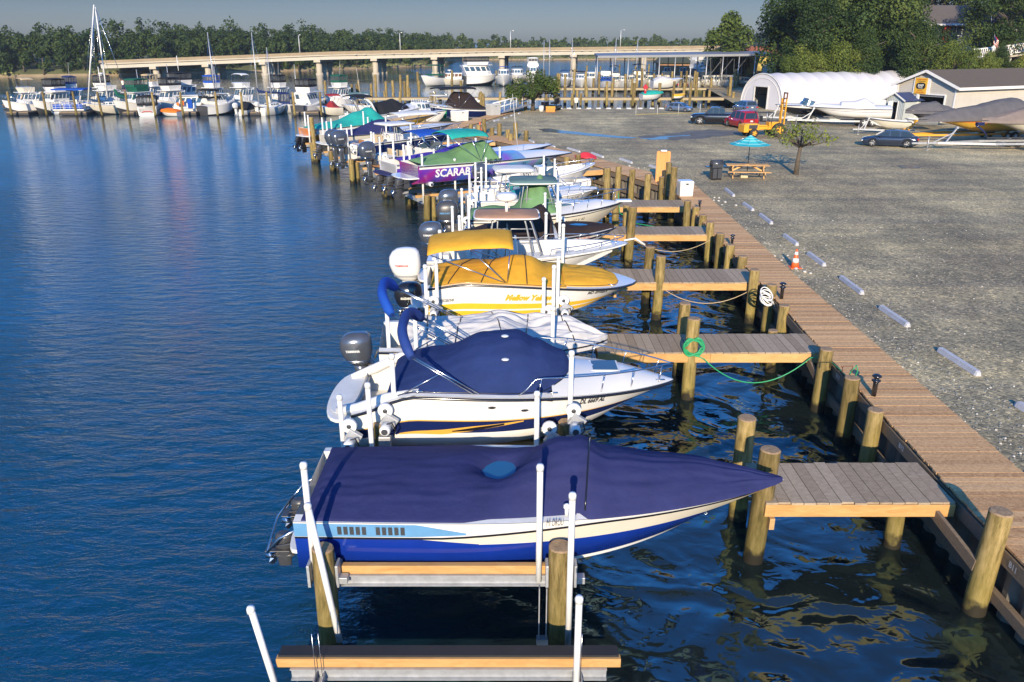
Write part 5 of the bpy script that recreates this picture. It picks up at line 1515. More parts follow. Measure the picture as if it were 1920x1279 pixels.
# pickup truck
BK = mat('car_black', (.008, .009, .014), .15, .2, var=0, coat=1)
t = car(at(1392, 234, ZG), R(166), 'black crew cab pickup truck parked beside the red estate car', 'pickup truck', 5.6, 1.95, 1.85, BK, [(0, 1.16), (.02, 1.2), (.36, 1.2), (.70, 1.2), (.74, 1.16), (.97, 1.08), (1, .9)], [(.34, 1.2), (.37, 1.80), (.56, 1.86), (.62, 1.8), (.74, 1.18)], r=.42, wx=(.2, .82), lamps='suv', name='pickup_truck', sc=.80)
MB().box((1.02, 0, 1.215), (1.75, 1.5, .03)).build('truck_bed', DGREY, t)
RC = mat('car_red', (.36, .008, .02), .2, .1, var=0, coat=1)
t = car(at(1394, 243, ZG) + Vector((.6, 0, 0)), R(104), 'red boxy estate car seen from behind next to the yellow forklift', 'estate car', 4.5, 1.85, 1.85, RC, [(0, 1.02), (.5, 1.05), (.75, 1.02), (.96, .9), (1, .7)], [(.01, 1.02), (.045, 1.74), (.30, 1.86), (.55, 1.82), (.62, 1.74), (.76, 1.03)], r=.36, lamps='suv', name='estate_car', sc=.78)
car(at(1398, 214, ZG) + Vector((.9, 1, 0)), R(100), 'blue grey car half hidden behind the pickup truck and the tent corner', 'car', 4.5, 1.8, 1.6, SB, sed, [(.03, .96), (.08, 1.5), (.42, 1.56), (.58, 1.48), (.76, .92)], sc=.75)
HG = mat('car_grey', (.07, .08, .10), .2, .4, var=0, coat=1)
pz = zy(1800, 92, 106.5)
car((pz.x - 1.6, pz.y, pz.z - .9), R(8), 'dark car parked on the hill between the houses, mostly hidden by bushes', 'car', 4.6, 1.8, 1.5, HG, sed, sedc, sc=.9)
# ------------------------------------------------------------------ forklift
FY = mat('forklift_yellow', (.72, .33, .02), .45, var=.12, scale=3, bump=.1)
p = at(1440, 256, ZG)
fk = thing('forklift', p + Vector((-.3, 0, 0)), 'yellow rough terrain forklift with tall rusty mast in front of the white tent', 'forklift', None, R(10)); fk.scale = (.80, .80, .80)
mb = MB(); mb.box((-1.55, 0, .95), (1.5, 1.0, .62), 0, taper=.92); mb.box((-2.2, 0, .82), (.5, 1.3, .7)); mb.box((.1, 0, .82), (2.6, .7, .3)); mb.box((.7, 0, 1.15), (1.0, .8, .45)); mb.box((1.0, 0, .75), (1.0, 1.5, .4)); mb.box((-.45, .0, 1.05), (.9, .9, .14))
mb.build('body', FY, fk, bevel=.04)
MB().box((-1.5, -.52, .98), (.9, .06, .34)).build('radiator_grille', DGREY, fk)
for x, r, w in ((-1.5, .42, .3), (1.0, .66, .42)):
 for s in (-1, 1): wheel(fk, x, s * .82, r, w, s, FY, .56)
mb = MB()
for y in (-.45, .45): mb.beam((1.62, y, .35), (1.68, y, 3.5), .10, .16)
for z in (.6, 1.6, 2.6, 3.1): mb.box((1.66, 0, z), (.1, .9, .1))
mb.tube([(1.6, .12, .4), (1.62, .12, 3.0)], .06, 0, 8)
mb.build('mast', FY, fk, bevel=.01)
MR = mat('rusty_steel', (.16, .07, .04), .8, var=.4, scale=4)
mb = MB()
for y in (-.3, .3): mb.beam((1.74, y, 2.2), (1.78, y, 4.05), .09, .12)
mb.box((1.78, 0, 4.0), (.1, .7, .12)); mb.box((1.78, 0, 3.5), (.1, .7, .1)); mb.build('inner_mast', MR, fk)
mb = MB(); mb.box((1.85, 0, .8), (.08, 1.1, .5)); mb.box((2.4, -.35, .3), (1.1, .12, .05)); mb.box((2.4, .35, .3), (1.1, .12, .05)); mb.build('forks', MR, fk)
mb = MB(); mb.box((-.3, 0, 1.45), (.5, .5, .12)); mb.box((-.5, 0, 1.72), (.1, .5, .45)); mb.build('seat', BLACK, fk, bevel=.03)
mb = MB()
for x, y in ((-1., -.45), (-1., .45), (.35, -.45), (.35, .45)): mb.tube([(x, y, 1.1), (x + .1, y, 2.25)], .035, 0, 6)
for i in range(6): mb.beam((-.95 + i * .28, -.5, 2.27), (-.95 + i * .28, .5, 2.27), .06, .04)
mb.beam((-.95, -.48, 2.25), (.5, -.48, 2.25), .05, .05); mb.beam((-.95, .48, 2.25), (.5, .48, 2.25), .05, .05)
mb.build('overhead_guard', DGREY, fk)
mb = MB(); c = Vector((.25, 0, 1.6)); mb.tube([c + Vector((.06 * math.sin(a), .18 * math.cos(a), .17 * math.sin(a))) for a in [2 * PI * i / 12 for i in range(13)]], .016, 0, 5); mb.tube([(.5, 0, 1.3), c], .02, 0, 5); mb.build('steering_wheel', BLACK, fk)
# ------------------------------------------------------------------ boats on trailers in the yard
def trailer(loc, rz, label, L=5.5, m=GALV, W=1.7, name='boat_trailer', zz=.45, group='boat trailers in the yard', axle=.38, k=1., r=.27, duals=True, jack=True):
 t = thing(name, loc, label, 'trailer', group, rz); t.scale = (k, k, k)
 mb = MB()
 for s in (-1, 1):
  mb.beam((-.2, s * W / 2, zz), (L * .62, s * W / 2, zz), .08, .14); mb.beam((L * .62, s * W / 2, zz), (L * .95, .04 * s, zz), .08, .14)
 mb.beam((L * .9, 0, zz), (L * 1.12, 0, zz), .1, .12)
 for x in (0, L * .25, L * .5): mb.beam((x, -W / 2, zz - .05), (x, W / 2, zz - .05), .08, .08)
 mb.build('frame', m, t)
 b = MB()
 for s in (-1, 1): b.beam((0, s * .5, zz + .22), (L * .6, s * .45, zz + .26), .1, .06); b.beam((L * .1, s * .5, zz), (L * .1, s * .5, zz + .2), .06, .06)
 b.build('bunk', DGREY, t)
 w = MB(); w.beam((L * .9, 0, zz), (L * .84, 0, zz + .95), .09, .09); w.beam((L * .99, 0, zz), (L * .85, 0, zz + .7), .06, .06); w.box((L * .84, 0, zz + 1.0), (.16, .2, .14)); w.build('winch_post', m, t)
 if jack:
  j = MB(); j.tube([(L * 1.02, .14, 0), (L * 1.02, .14, zz + .45)], .04, 0, 6); j.tube([(L * 1.02, .14, zz + .4), (L * 1.02, .35, zz + .4)], .02, 0, 5); j.box((L * 1.02, .14, .02), (.16, .16, .04)); j.build('jack', m, t)
 for x in ((L * axle, L * axle - .7) if duals else (L * axle,)):
  for s in (-1, 1): wheel(t, x, s * (W / 2 + .16), r, .18, s, PVC, .55)
 fd = MB()
 for s in (-1, 1):
  c = L * axle - (.35 if duals else 0); ln = .75 if duals else .4
  fd.loft([[Vector((c - ln + 2 * ln * u, s * (W / 2 + .06), .30 + .36 * math.sin(PI * u) ** .5)), Vector((c - ln + 2 * ln * u, s * (W / 2 + .27), .30 + .36 * math.sin(PI * u) ** .5))] for u in [i / 10 for i in range(11)]], 0, True, False)
 fd.build('fender', m, t, solid=.01)
 return t
# ================================================================== THE NEAR ROW OF BOATS ON LIFTS
GR = 'boats on lifts along the boardwalk'
NK = mat('registration_black', (.03, .03, .04), .5, var=0)
def ship(name, label, cat, s, b, zk, **k): return Boat(name, label, cat, s, b, zk, group=GR, **k)
def xat(px, py, Y): return zy(px, py, Y).x
# 1 ---- indigo covered performance boat
b = ship('speedboat', 'royal blue and white speedboat under an indigo canvas cover with a puddle in it', 'motorboat', (-2.95, 10.2), (4.0, 10.25), 1.07,
   B=2.25, hs=.89, hb=.90, rows=((.54, 0), (1., 1)), mats=(ROYAL, WHITE), ch=.14, kr=.42, rake=.22, p=2.3, b0=.93, cw=.95, bottom=WHITE, nu=40, rub=None)
b.tbase([(.0, .53, .66), (.24, .53, .67), (.36, .53, .555)], ROYAL, 'blue_stripe')
b.tbase([(.24, .665, .672), (.36, .55, .70), (.6, .55, .90), (1, .55, .93)], CREAM, 'cream_stripe', g_off=.004)
b.tbase([(.0, .70, .98), (.24, .72, .98), (.335, .76, .80)], SKYB, 'light_blue_stripe')
b.tbase([(0, .66, .695), (.3, .67, .71), (.6, .88, .93), (.99, .92, .98)], BLACK, 'dark_pinstripe', g_off=.012)
b.tbase([(.45, -.02, .05), (.99, -.02, .10)], WHITE, 'keel_stripe')
for k in range(2):
 for i in range(5):
  t = .085 + k * .075 + i * .012
  b.tbase([(t, .76, .93), (t + .008, .76, .93)], DGREY, 'air_vent', n=2, g_off=.012)
b.text('MI OROU', .055, .49, .905, NK)
b.foredeck(.55, WHITE, .12); b.cockpit(.0, .55, .3)
cv = b.cover(.015, .992, [(0, .05), (.05, .13), (.25, .17), (.38, .26), (.47, .48), (.525, .60), (.56, .54), (.63, .30), (.74, .22), (.9, .10), (1, .02)], C_PURPLE, e=1.9, skirt=.02,
  wr=.012, dents=((.415, .12, .055, .38, .32), (.375, .12, .05, .22, .06), (.45, .45, .03, .3, .08)), over=.0, seed=2, nu=130, nv=56,
  edge=lambda t: b.bs(t) + lin([(0, -.03), (.33, -.03), (.38, -.10), (.555, -.13), (.575, .02), (1, .02)], t))
P_ = b.covpt(.415, .12)
PUD = glass('standing_water', (.02, .10, .20), .03)
MB().add([(P_.x + (.50 + .12 * math.cos(3 * a + .8) + .05 * math.sin(2 * a)) * math.cos(a), P_.y + (.44 + .10 * math.cos(3 * a + .8)) * math.sin(a), P_.z + .095) for a in [2 * PI * i / 28 for i in range(28)]], [tuple(range(28))]).build('puddle', PUD, cv)
for t, sk in ((.585, .02),): b.strap(t, BLACK, -.96, .96, sk, 'seam')
for sd, y in ((1, .5), (-1, -.5)): b.sterndrive(y * .9, DGREY, .78, z=.16)
q = MB(); 
for y in (-.75, .75): q.tube([(-.02, y, .6), (-.32, y, .42), (-.5, y, .2), (-.55, y * .6, .15)], .018, 0, 6)
q.tube([(-.5, -.75, .2), (-.55, 0, .3), (-.5, .75, .2)], .018, 0, 6); q.build('stern_rail', STEEL, b.root)
b.platform(.22, .33, 1.8, WHITE)
q = MB(); p0 = b.sp(.53, -1, -.1, .03); q.tube([p0, p0 + Vector((0, 0, .1))], .028, 0, 8); q.lathe([(.02, 0), (.05, .03), (.045, .07), (.01, .09)], tuple(p0 + Vector((0, 0, .09))), 0, 10); q.build('ventilator', PVC, b.root)
q = MB(); p0 = b.hp(.925, .05, -1, .02); q.tube([p0 + Vector((.03 * math.cos(a), -.01, .03 * math.sin(a))) for a in [2 * PI * i / 10 for i in range(11)]], .008, 0, 5); q.build('bow_eye', STEEL, b.root)
# 2 ---- white cuddy with navy cover
b = ship('cuddy_boat', 'white cuddy cabin boat with navy stripe, gold flame and navy canvas over its cockpit', 'motorboat', (-2.72, 13.15), (2.92, 13.25), 1.36,
   B=2.35, hs=1.16, hb=.92, rows=((.26, 0), (.50, 1), (.525, 2), (1., 0)), mats=(WHITE, NAVY, GOLD), dip=.40, ch=.16, kr=.5, rake=.22, p=2.4, b0=.90, bottom=WHITE, nu=40, cw=.94)
b.tbase([(.14, .25, .28), (.27, .23, .33), (.36, .30, .40), (.52, .46, .485)], GOLD, 'gold_flame')
b.tbase([(.30, .29, .31), (.37, .31, .38), (.46, .41, .45)], BLACK, 'black_flame', g_off=.010)
b.text('DL 6669 AL', .115, .69, .76, NK, bold=.006, sx=.8)
q = MB(); 
for t, g in ((.52, .72), (.42, .80)): q.add([b.hp(t + .012 * math.cos(a), g + .03 * math.sin(a), -1, .009) for a in [2 * PI * i / 14 for i in range(14)]], [tuple(range(14))])
q.build('hull_fittings', STEEL, b.root)
b.foredeck(.60, WHITE, .20); b.cockpit(.0, .6, .35); b.platform(.56, .66, 2.1, DECKW)
b.platform(.52, .685, 1.7, C_WHT, .01, 'nonskid_pad')
q = MB(); h0 = b.sz(.76) + .20 * .93; q.box((b.L * .775, .0, h0), (.52, .50, .03), 0, M=Matrix.Rotation(.02, 4, 'Y')); hh_ = q.build('hatch', PVC, b.root, bevel=.02)
MB().box((b.L * .775, 0, h0 + .018), (.44, .42, .012), 0).build('hatch_glass', GLS, hh_)
# moulded sweep beside the cockpit at the stern
for sd in (-1, 1):
 MB().tube([(-.30, sd * .72, .70), (.10, sd * .86, .80), (.6, sd * .93, 1.02), (1.15, sd * .98, 1.16)], [.06, .10, .09, .05], 0, 8).build('stern_coaming', WHITE, b.root)
b.cover(.10, .665, [(0, .05), (.12, .10), (.25, .32), (.40, .66), (.50, .74), (.56, .60), (.64, .22), (.67, .12)], C_NAVY, e=2.3, skirt=.03, wr=.012, over=-.10, seed=7, hem=BLACK,
  edge=lambda t: 1.05 * math.sqrt(max(.0004, 1 - max(0, (t - .42) / .246) ** 2.6)))
for w in (-.12, -.62):
 MB().lathe([(.07, 0), (.06, .01), (.02, .02)], tuple(b.covpt(.46, w) + Vector((0, 0, .004))), 0, 10).build('cover_vent', PVC, b.root)
b.bowrail(.50, .985, .30, .08, n=5)
b.boot(1.05, 1.95, 2.0, mat('deep_blue_canvas', (.010, .040, .20), .8), 2.05, r=.085)
q = MB(); p0 = b.sp(.60, -1, .02, -.06); q.tube([p0 + Vector((-1.3, 0, -.16)), p0 + Vector((-.3, 0, .02)), p0], .006, 0, 4); q.build('mooring_line', DGREY, b.root)
b.cleat(.60, -1); b.cleat(.95, -1); b.cleat(.2, -1)
# 3 ---- grey canvas covered runabout
b = ship('runabout', 'white runabout with light blue bottom under a rumpled pale grey cover with black straps', 'motorboat', (-2.75, 15.75), (2.05, 16.2), 1.36,
   B=2.15, hs=.84, hb=.62, rows=((.30, 1), (.36, 2), (1., 0)), mats=(WHITE, SKYB, NAVY), bottom=SKYB, kr=.4, p=2.6, nu=34)
b.cockpit(0, .5, .3); b.foredeck(.5, WHITE, .1)
b.cover(.10, 1.0, [(0, .05), (.05, .24), (.12, .32), (.2, .14), (.35, .24), (.5, .34), (.6, .22), (.72, .26), (.88, .16), (1, .03)], C_GREY, e=2.0, skirt=.14, wr=.085, over=.03, seed=12, nu=100, nv=50,
  dents=((.28, -.3, .05, .4, .12), (.66, .2, .05, .4, .10)))
for t, sk in ((.20, .0), (.34, .03), (.50, -.02), (.64, .03), (.8, -.04)): b.strap(t, BLACK, -1, 1, sk)
b.outboard(ENG, .93, 0, -.22, 'YAMAHA', dz=-.70)
b.boot(.30, 1.78, 1.85, C_BLUE, 1.6, r=.095)
# 4 ---- yellow and white deck boat
b = ship('deck_boat', 'white and yellow deck boat named Mellow Yellow with yellow canvas and yellow bimini', 'motorboat', (-2.05, 18.85), (3.08, 19.05), 1.70,
   B=2.3, hs=1.06, hb=.74, rows=((.06, 0), (.22, 1), (.27, 0), (.44, 1), (1., 0)), mats=(WHITE, YEL), dip=.15, bottom=WHITE, kr=.42, p=4.6, ch=.16, rake=.22, b0=.9, cw=.95, nu=40)
b.text('Mellow Yellow', .20, .36, .55, mat('script_yellow', (.62, .34, .02), .4, var=0), bold=.012, shear=.45, sx=.92)
b.text('hurricane', .14, .02, .52, mat('script_grey', (.22, .22, .22), .4, var=0), bold=.006, shear=.3)
b.text('MD 8998BX', .12, .75, .72, NK, bold=.004, sx=.85)
b.cockpit(0, .6, .35); b.foredeck(.6, WHITE, .04)
b.cover(.02, .64, [(0, .10), (.18, .14), (.28, .20), (.42, .40), (.48, .40), (.58, .18), (.64, .10)], C_YEL, e=1.5, skirt=.05, wr=.010, over=-.03, seed=21, hem=BLACK, dents=((.1, .55, .05, .22, .10),)); C4 = b._cov
b.cover(.63, .905, [(.6, .12), (.7, .15), (.82, .12), (.9, .05)], C_YEL, e=3, skirt=.02, wr=.012, over=-.12, seed=25, name='bow_cover', hem=BLACK, dents=((.70, .45, .035, .3, .10),), nu=40,
  edge=lambda t: .98 * math.sqrt(max(.02, 1 - max(0, (t - .72) / .19) ** 2.6)))
b.bimini(.05, 2.05, 1.78, 1.75, C_YEL, arch=.09, droop=.05, feet=1.9, slope=.12)
b.outboard(BLACK, .95, 0, -.18, 'SUZUKI', SW, dz=-1.1)
for t, sk in ((.46, .0), (.30, .05), (.16, .06)): b.root, b._cov = b.root, C4; b.strap(t, DGREY, -.98, .98, sk, 'seam')
for t, sk in ((.46, .0), (.30, .05), (.16, .06)): b.strap(t, DGREY, -.98, .98, sk, 'seam')
b.platform(.45, .45, 1.9, DECKW)
for t in (.60, .86): b.cleat(t, -1)
# 5 ---- white centre console
b = ship('center_console', 'open white centre console boat with tan T-top, radar dome and a white outboard', 'motorboat', (-2.35, 22.1), (3.28, 22.2), 1.48,
   B=2.2, hs=.90, hb=1.18, rows=((.82, 0), (.86, 1), (1., 0)), mats=(WHITE, BLACK), kr=.55, p=2.9, ch=.22, rake=.34, bottom=WHITE, nu=34, rub=PVC)
b.cockpit(.05, .92, .38, g=.17); b.foredeck(.92, WHITE, .03)
b.console(2.1, .75, .9, .95, .38); b.seat(1.3, 0, .9, .45, .38, .5, .35); b.seat(3.0, 0, .7, .5, .38, .45, 0); b.seat(.35, .55, .5, .4, .38, .35, .25); b.seat(.35, -.55, .5, .4, .38, .35, .25)
b.ttop(1.30, 3.10, 2.0, 1.45, C_TAN, th=.06, rim=PVC, base=.5)
b.radar(2.2, 2.38, .30, WHITE, post=.36)
b.outboard(WHITE, 1.22, 0, -.28, 'YAMAHA', RED, dz=-.86)
b.platform(.35, .3, 1.5, WHITE); b.bowrail(.55, .97, .16, .10, n=5)
b.text('FOUR STAR', .13, .06, .60, RED, bold=.003); b.seat(3.9, 0, .8, .6, .62, .25, 0, name='bow_seat')
q = MB(); tp = b.sp(1, 1, 0, .03); q.tube([tp + Vector((-.1, 0, .02)), tp + Vector((.22, -.02, .08)), tp + Vector((.5, -.05, -.1))], .03, 0, 6); q.build('mooring_line', PVC, b.root)
# 6 ---- black and brown runabout
b = ship('bowrider', 'sleek white and dark brown runabout with brown black canvas over cockpit and bow', 'motorboat', (-1.75, 25.2), (3.34, 25.35), 1.25,
   B=2.2, hs=.9, hb=1.15, rows=((.30, 1), (.55, 0), (.72, 1), (1., 0)), mats=(WHITE, mat('brown_gelcoat', (.05, .028, .024), .2, var=.05, coat=.5)), bottom=WHITE, kr=.4, p=2.8, nu=34)
b.cockpit(0, .55, .3); b.foredeck(.5, WHITE, .10)
b.cover(.04, .60, [(0, .05), (.2, .30), (.4, .72), (.52, .80), (.60, .45)], C_BRN, e=2.0, skirt=.03, wr=.012, over=-.04, seed=31, hem=STEEL)
b.cover(.62, .985, [(.6, .10), (.75, .14), (.98, .05)], C_BRN, e=3, skirt=.02, wr=.010, over=-.05, seed=35, name='bow_cover', dents=((.78, .0, .08, .4, .10),), nu=40)
P_ = b.covpt(.79, 0); MB().add([(P_.x + .42 * math.cos(a), P_.y + .2 * math.sin(a) * (1 + .3 * math.cos(a)), P_.z + .02) for a in [2 * PI * i / 24 for i in range(24)]], [tuple(range(24))]).build('puddle', PUD, b.root)
b.text('DL 5180 AD', .12, .74, .74, RED, sx=.8); b.platform(.5, .42, 1.8, TANV)
b.outboard(ENG, 1.05, 0, -.5, 'YAMAHA', dz=-.42)
# 7 ---- white cuddy with green canvas
b = ship('walkaround_boat', 'white walkaround boat with sage green canvas, slate green top and bow pulpit', 'motorboat', (-1.6, 28.25), (3.95, 28.5), 1.28,
   B=2.3, hs=.95, hb=1.36, rows=((.78, 0), (.83, 1), (1., 2)), mats=(CREAM, BLACK, WHITE), bottom=CREAM, kr=.38, p=2.7, rake=.18, nu=34)
b.cockpit(.05, .45, .4); b.foredeck(.45, WHITE, .18)
b.cabin(2.5, 4.2, b.sz(.5) + .02, .30, 1.2, .8, WHITE, fr=.9, name='cuddy_cabin', nwin=2)
b.ttop(1.5, 3.2, 2.13, 1.6, C_SLATE, th=.10, rim=PVC, base=.9)
b.cover(.28, .56, [(.28, .1), (.42, 1.0), (.46, 1.12), (.56, .2)], C_GRN, e=1.6, skirt=.06, wr=.02, over=-.15, seed=41, name='canvas_top')
b.cover(.02, .27, [(0, .1), (.15, .22), (.27, .12)], C_GRN, e=2.2, skirt=.04, wr=.02, over=-.08, seed=44, name='cockpit_cover')
b.bowrail(.42, .98, .42, .08, n=6, pulpit=.25); b.text('DL 107 V 40', .16, .62, .50, NK, sx=.9)
q = MB(); q.box((b.L + .05, 0, b.hb + .03), (.55, .34, .06)); q.build('pulpit', WHITE, b.root, bevel=.02)
b.outboard(DGREY, 1.08, 0, -.35, 'MERCURY', SKYB, dz=-.42)
# 8 ---- walkaround with slate top and teal windscreen
b = ship('walkaround_boat', 'white walkaround boat with teal tinted windscreen under a short white hard top', 'motorboat', (-1.8, 31.6), (3.45, 32.3), 1.25,
   B=2.3, hs=.95, hb=1.25, rows=((1., 0),), mats=(WHITE,), kr=.38, p=2.7, rake=.18, rub=PVC, nu=30)
b.cockpit(.05, .5, .4); b.foredeck(.5, WHITE, .15)
b.windshield(1.9, 3.3, 1.7, .55, .8, glass('teal_glass', (.02, .20, .24), .08), .02); b.ttop(1.1, 2.65, 2.05, 1.6, C_WHT, th=.12, rim=PVC, base=.9)
b.console(2.2, .7, .7, .9, .4); b.seat(1.4, .4, .5, .45, .4, .45, .4); b.seat(1.4, -.4, .5, .45, .4, .45, .4); b.text('NJ 1079 NK', .16, .70, .60, NK)
b.bowrail(.5, .97, .35, .08, n=5); b.outboard(ENG, 1.08, .0, -.35, 'YAMAHA', dz=-.55); b.seat(4.2, 0, .7, .5, .9, .25, 0, WHITE, name='anchor_locker')
# 9 ---- pontoon boat
def pontoon(loc, rz, label, L=5.6, W=2.2, zk=1.3, cat='pontoon boat', group=GR, panel=WHITE, top=None, rail=PVC):
 t = thing('pontoon_boat', (loc[0], loc[1], zk), label, cat, group, rz)
 q = MB()
 for s in (-1, 1): q.tube([(0, s * W * .36, .25), (L * .9, s * W * .36, .25), (L, s * W * .36, .42)], [.26, .26, .05], 0, 12)
 q.build('pontoons', ALU, t); MB().box((L / 2, 0, .56), (L, W, .1)).build('deck', DECKW, t)
 q = MB()
 for s in (-1, 1):
  pn = MB()
  for z in (.8, 1.0, 1.25): q.tube([(.1, s * W / 2, z), (L * .95, s * W / 2, z)], .018, 0, 5)
  for i in range(8): q.tube([(.1 + (L * .93) * i / 7, s * W / 2, .6), (.1 + (L * .93) * i / 7, s * W / 2, 1.27)], .02, 0, 5)
  for i in range(3): pn.box((L * (.18 + .3 * i), s * W / 2, .88), (L * .24, .02, .42))
  pn.build('side_panels', panel, t)
 for z in (.8, 1.0, 1.25): q.tube([(L * .95, -W / 2, z), (L * .95, W / 2, z)], .018, 0, 5); q.tube([(.1, -W / 2, z), (.1, W / 2, z)], .018, 0, 5)
 q.build('railing', rail, t)
 for i, (x, y) in enumerate(((.6, .6), (.6, -.6), (L * .72, .75), (L * .72, -.75))): MB().box((x, y, .82), (.9, .5, .42)).build('seat', VINYL, t, bevel=.03)
 MB().box((L * .4, -.5, 1.0), (.5, .6, .8), 0, taper=.8).build('console', WHITE, t, bevel=.03)
 if top: MB().grid(lambda u, v: Vector((L * (.3 + .4 * u), (v - .5) * W, 2.3 + .1 * math.sin(PI * v))), 6, 8).build('bimini_top', top, t, solid=.03)
 return t
pontoon((-1.75, 34.3), R(8), 'white railed pontoon boat between the teal windscreen boat and the purple graphic boat', L=4.4, zk=.95)
# 10 -- small white skiff and centre console with hard top
b = ship('skiff', 'small plain white open skiff, its rounded bow just left of the corner basin', 'motorboat', (.1, 35.4), (3.15, 36.4), 1.25, B=1.8, hs=.6, hb=.75, p=3.2, rub=PVC, nu=24)
b.cockpit(.04, .9, .3); b.foredeck(.9, WHITE, .03); b.console(1.6, .5, .5, .6, .3); b.seat(.9, 0, .8, .35, .3, .3, .0); 
b = ship('center_console', 'white centre console with low windscreen beside the purple graphic boat', 'motorboat', (-.9, 36.6), (3.95, 38.6), 1.2, B=2.2, hs=.85, hb=1.4, p=2.8, rub=PVC, nu=30, kr=.4)
b.cockpit(.05, .9, .4); b.foredeck(.9, WHITE, .04); b.console(2.6, .8, .9, 1.0, .4); b.seat(1.8, 0, 1., .5, .4, .5, .4); b.windshield(2.4, 3.2, 1.3, .4); b.outboard(ENG, .95, 0, -.3, 'YAMAHA'); b.seat(4.4, 0, 1.2, .8, .4, .35, 0)
b.bowrail(.55, .97, .15, .1, n=5)
# 11 -- purple graphic performance boat
def swirl():
 m, nt, bb = _nt('purple_teal_graphic'); N = nt.nodes.new; L = nt.links.new
 tc = N('ShaderNodeTexCoord'); mp = N('ShaderNodeMapping'); mp.inputs['Rotation'].default_value = (0, R(-38), 0); mp.inputs['Scale'].default_value = (.55, 1, .9); L(tc.outputs['Object'], mp.inputs[0])
 w = N('ShaderNodeTexWave'); w.inputs['Scale'].default_value = .55; w.inputs['Distortion'].default_value = 3.2; w.inputs['Detail'].default_value = 1.5; L(mp.outputs[0], w.inputs[0])
 sp = N('ShaderNodeSeparateXYZ'); L(tc.outputs['Object'], sp.inputs[0])
 g = N('ShaderNodeMapRange'); g.inputs[1].default_value = 0; g.inputs[2].default_value = 8.5; L(sp.outputs[0], g.inputs[0])
 def cr(src, *st):
  c = N('ShaderNodeValToRGB'); e = c.color_ramp.elements; e[0].position, e[0].color = st[0][0], (*st[0][1], 1); e[1].position, e[1].color = st[-1][0], (*st[-1][1], 1)
  for p, k in st[1:-1]: q = e.new(p); q.color = (*k, 1)
  L(src, c.inputs[0]); return c.outputs[0]
 a = cr(g.outputs[0], (0, (.32, .02, .20)), (.25, (.16, .03, .38)), (.55, (.02, .30, .42)), (.75, (.30, .25, .55)), (1, (.7, .68, .66)))
 c2 = cr(g.outputs[0], (0, (.14, .02, .32)), (.25, (.05, .12, .55)), (.55, (.22, .06, .42)), (.75, (.05, .40, .45)), (1, (.72, .70, .66)))
 x = N('ShaderNodeMix'); x.data_type = 'RGBA'; L(w.outputs['Fac'], x.inputs[0]); L(a, x.inputs[6]); L(c2, x.inputs[7]); L(x.outputs[2], bb.inputs['Base Color'])
 bb.inputs['Roughness'].default_value = .2; bb.inputs['Coat Weight'].default_value = .5
 return m
SWL = swirl()
b = ship('speedboat', 'long white performance boat with purple, pink and teal swirl graphics, sage green cockpit cover', 'motorboat', (xat(768, 330, 37.3), 37.3), (xat(1072, 285, 42.3), 42.3), 1.75,
   B=2.5, hs=.98, hb=.86, rows=((.80, 1), (.85, 0), (1., 0)), mats=(WHITE, SWL), bottom=CREAM, kr=.5, p=2.0, rake=.25, ch=.2, nu=40)
b.text('SCARAB', .50, .085, .30, PVC, bold=.015, sx=.98); b.text('WELLCRAFT', .15, .37, .86, NK, bold=.004); b.text('30', .3, .60, .42, NAVY, shear=.4)
b.foredeck(.42, WHITE, .22); b.cockpit(0, .42, .4); b.platform(.7, .45, 2.0, WHITE)
b.foredeck(.42, SWL, .27, t1=.62, name='deck_graphic')
b.cover(.04, .46, [(0, .1), (.2, .35), (.36, .75), (.42, .7), (.46, .3)], C_GRN, e=2.0, skirt=.05, wr=.015, over=-.08, seed=51)
for y in (-.5, .5): b.sterndrive(y, DGREY, 1.25, -.3, .15)
b.bimini(1.7, 3.7, 2.2, 2.1, C_TEAL, arch=.14, feet=3.2)
b.antenna(b.L * .62, -.3, 1.3, 2.6, lean=-.12)
# 12 -- purple and royal covered boat behind
b = ship('bowrider', 'white bowrider with violet and royal blue cover behind the purple graphic boat', 'motorboat', (xat(728, 318, 40.6), 40.6), (xat(1035, 278, 46.3), 46.3), 1.35,
   B=2.4, hs=.95, hb=1.2, rows=((.35, 0), (.75, 1), (1., 0)), mats=(WHITE, mat('violet_gelcoat', (.09, .04, .36), .2, var=.2, scale=1, coat=.5)), kr=.45, p=2.2, nu=30)
b.foredeck(.5, WHITE, .18); b.cockpit(0, .5, .4); b.cover(.08, .56, [(0, .1), (.25, .3), (.42, .6), (.5, .55), (.56, .2)], canvas('violet_canvas', (.06, .035, .30)), e=2.0, wr=.015, over=-.04, seed=61)
b.platform(.6, .5, 2.0, C_PURPLE); b.sterndrive(0, DGREY, 1.2); b.windshield(3.4, 4.3, 1.8, .4)
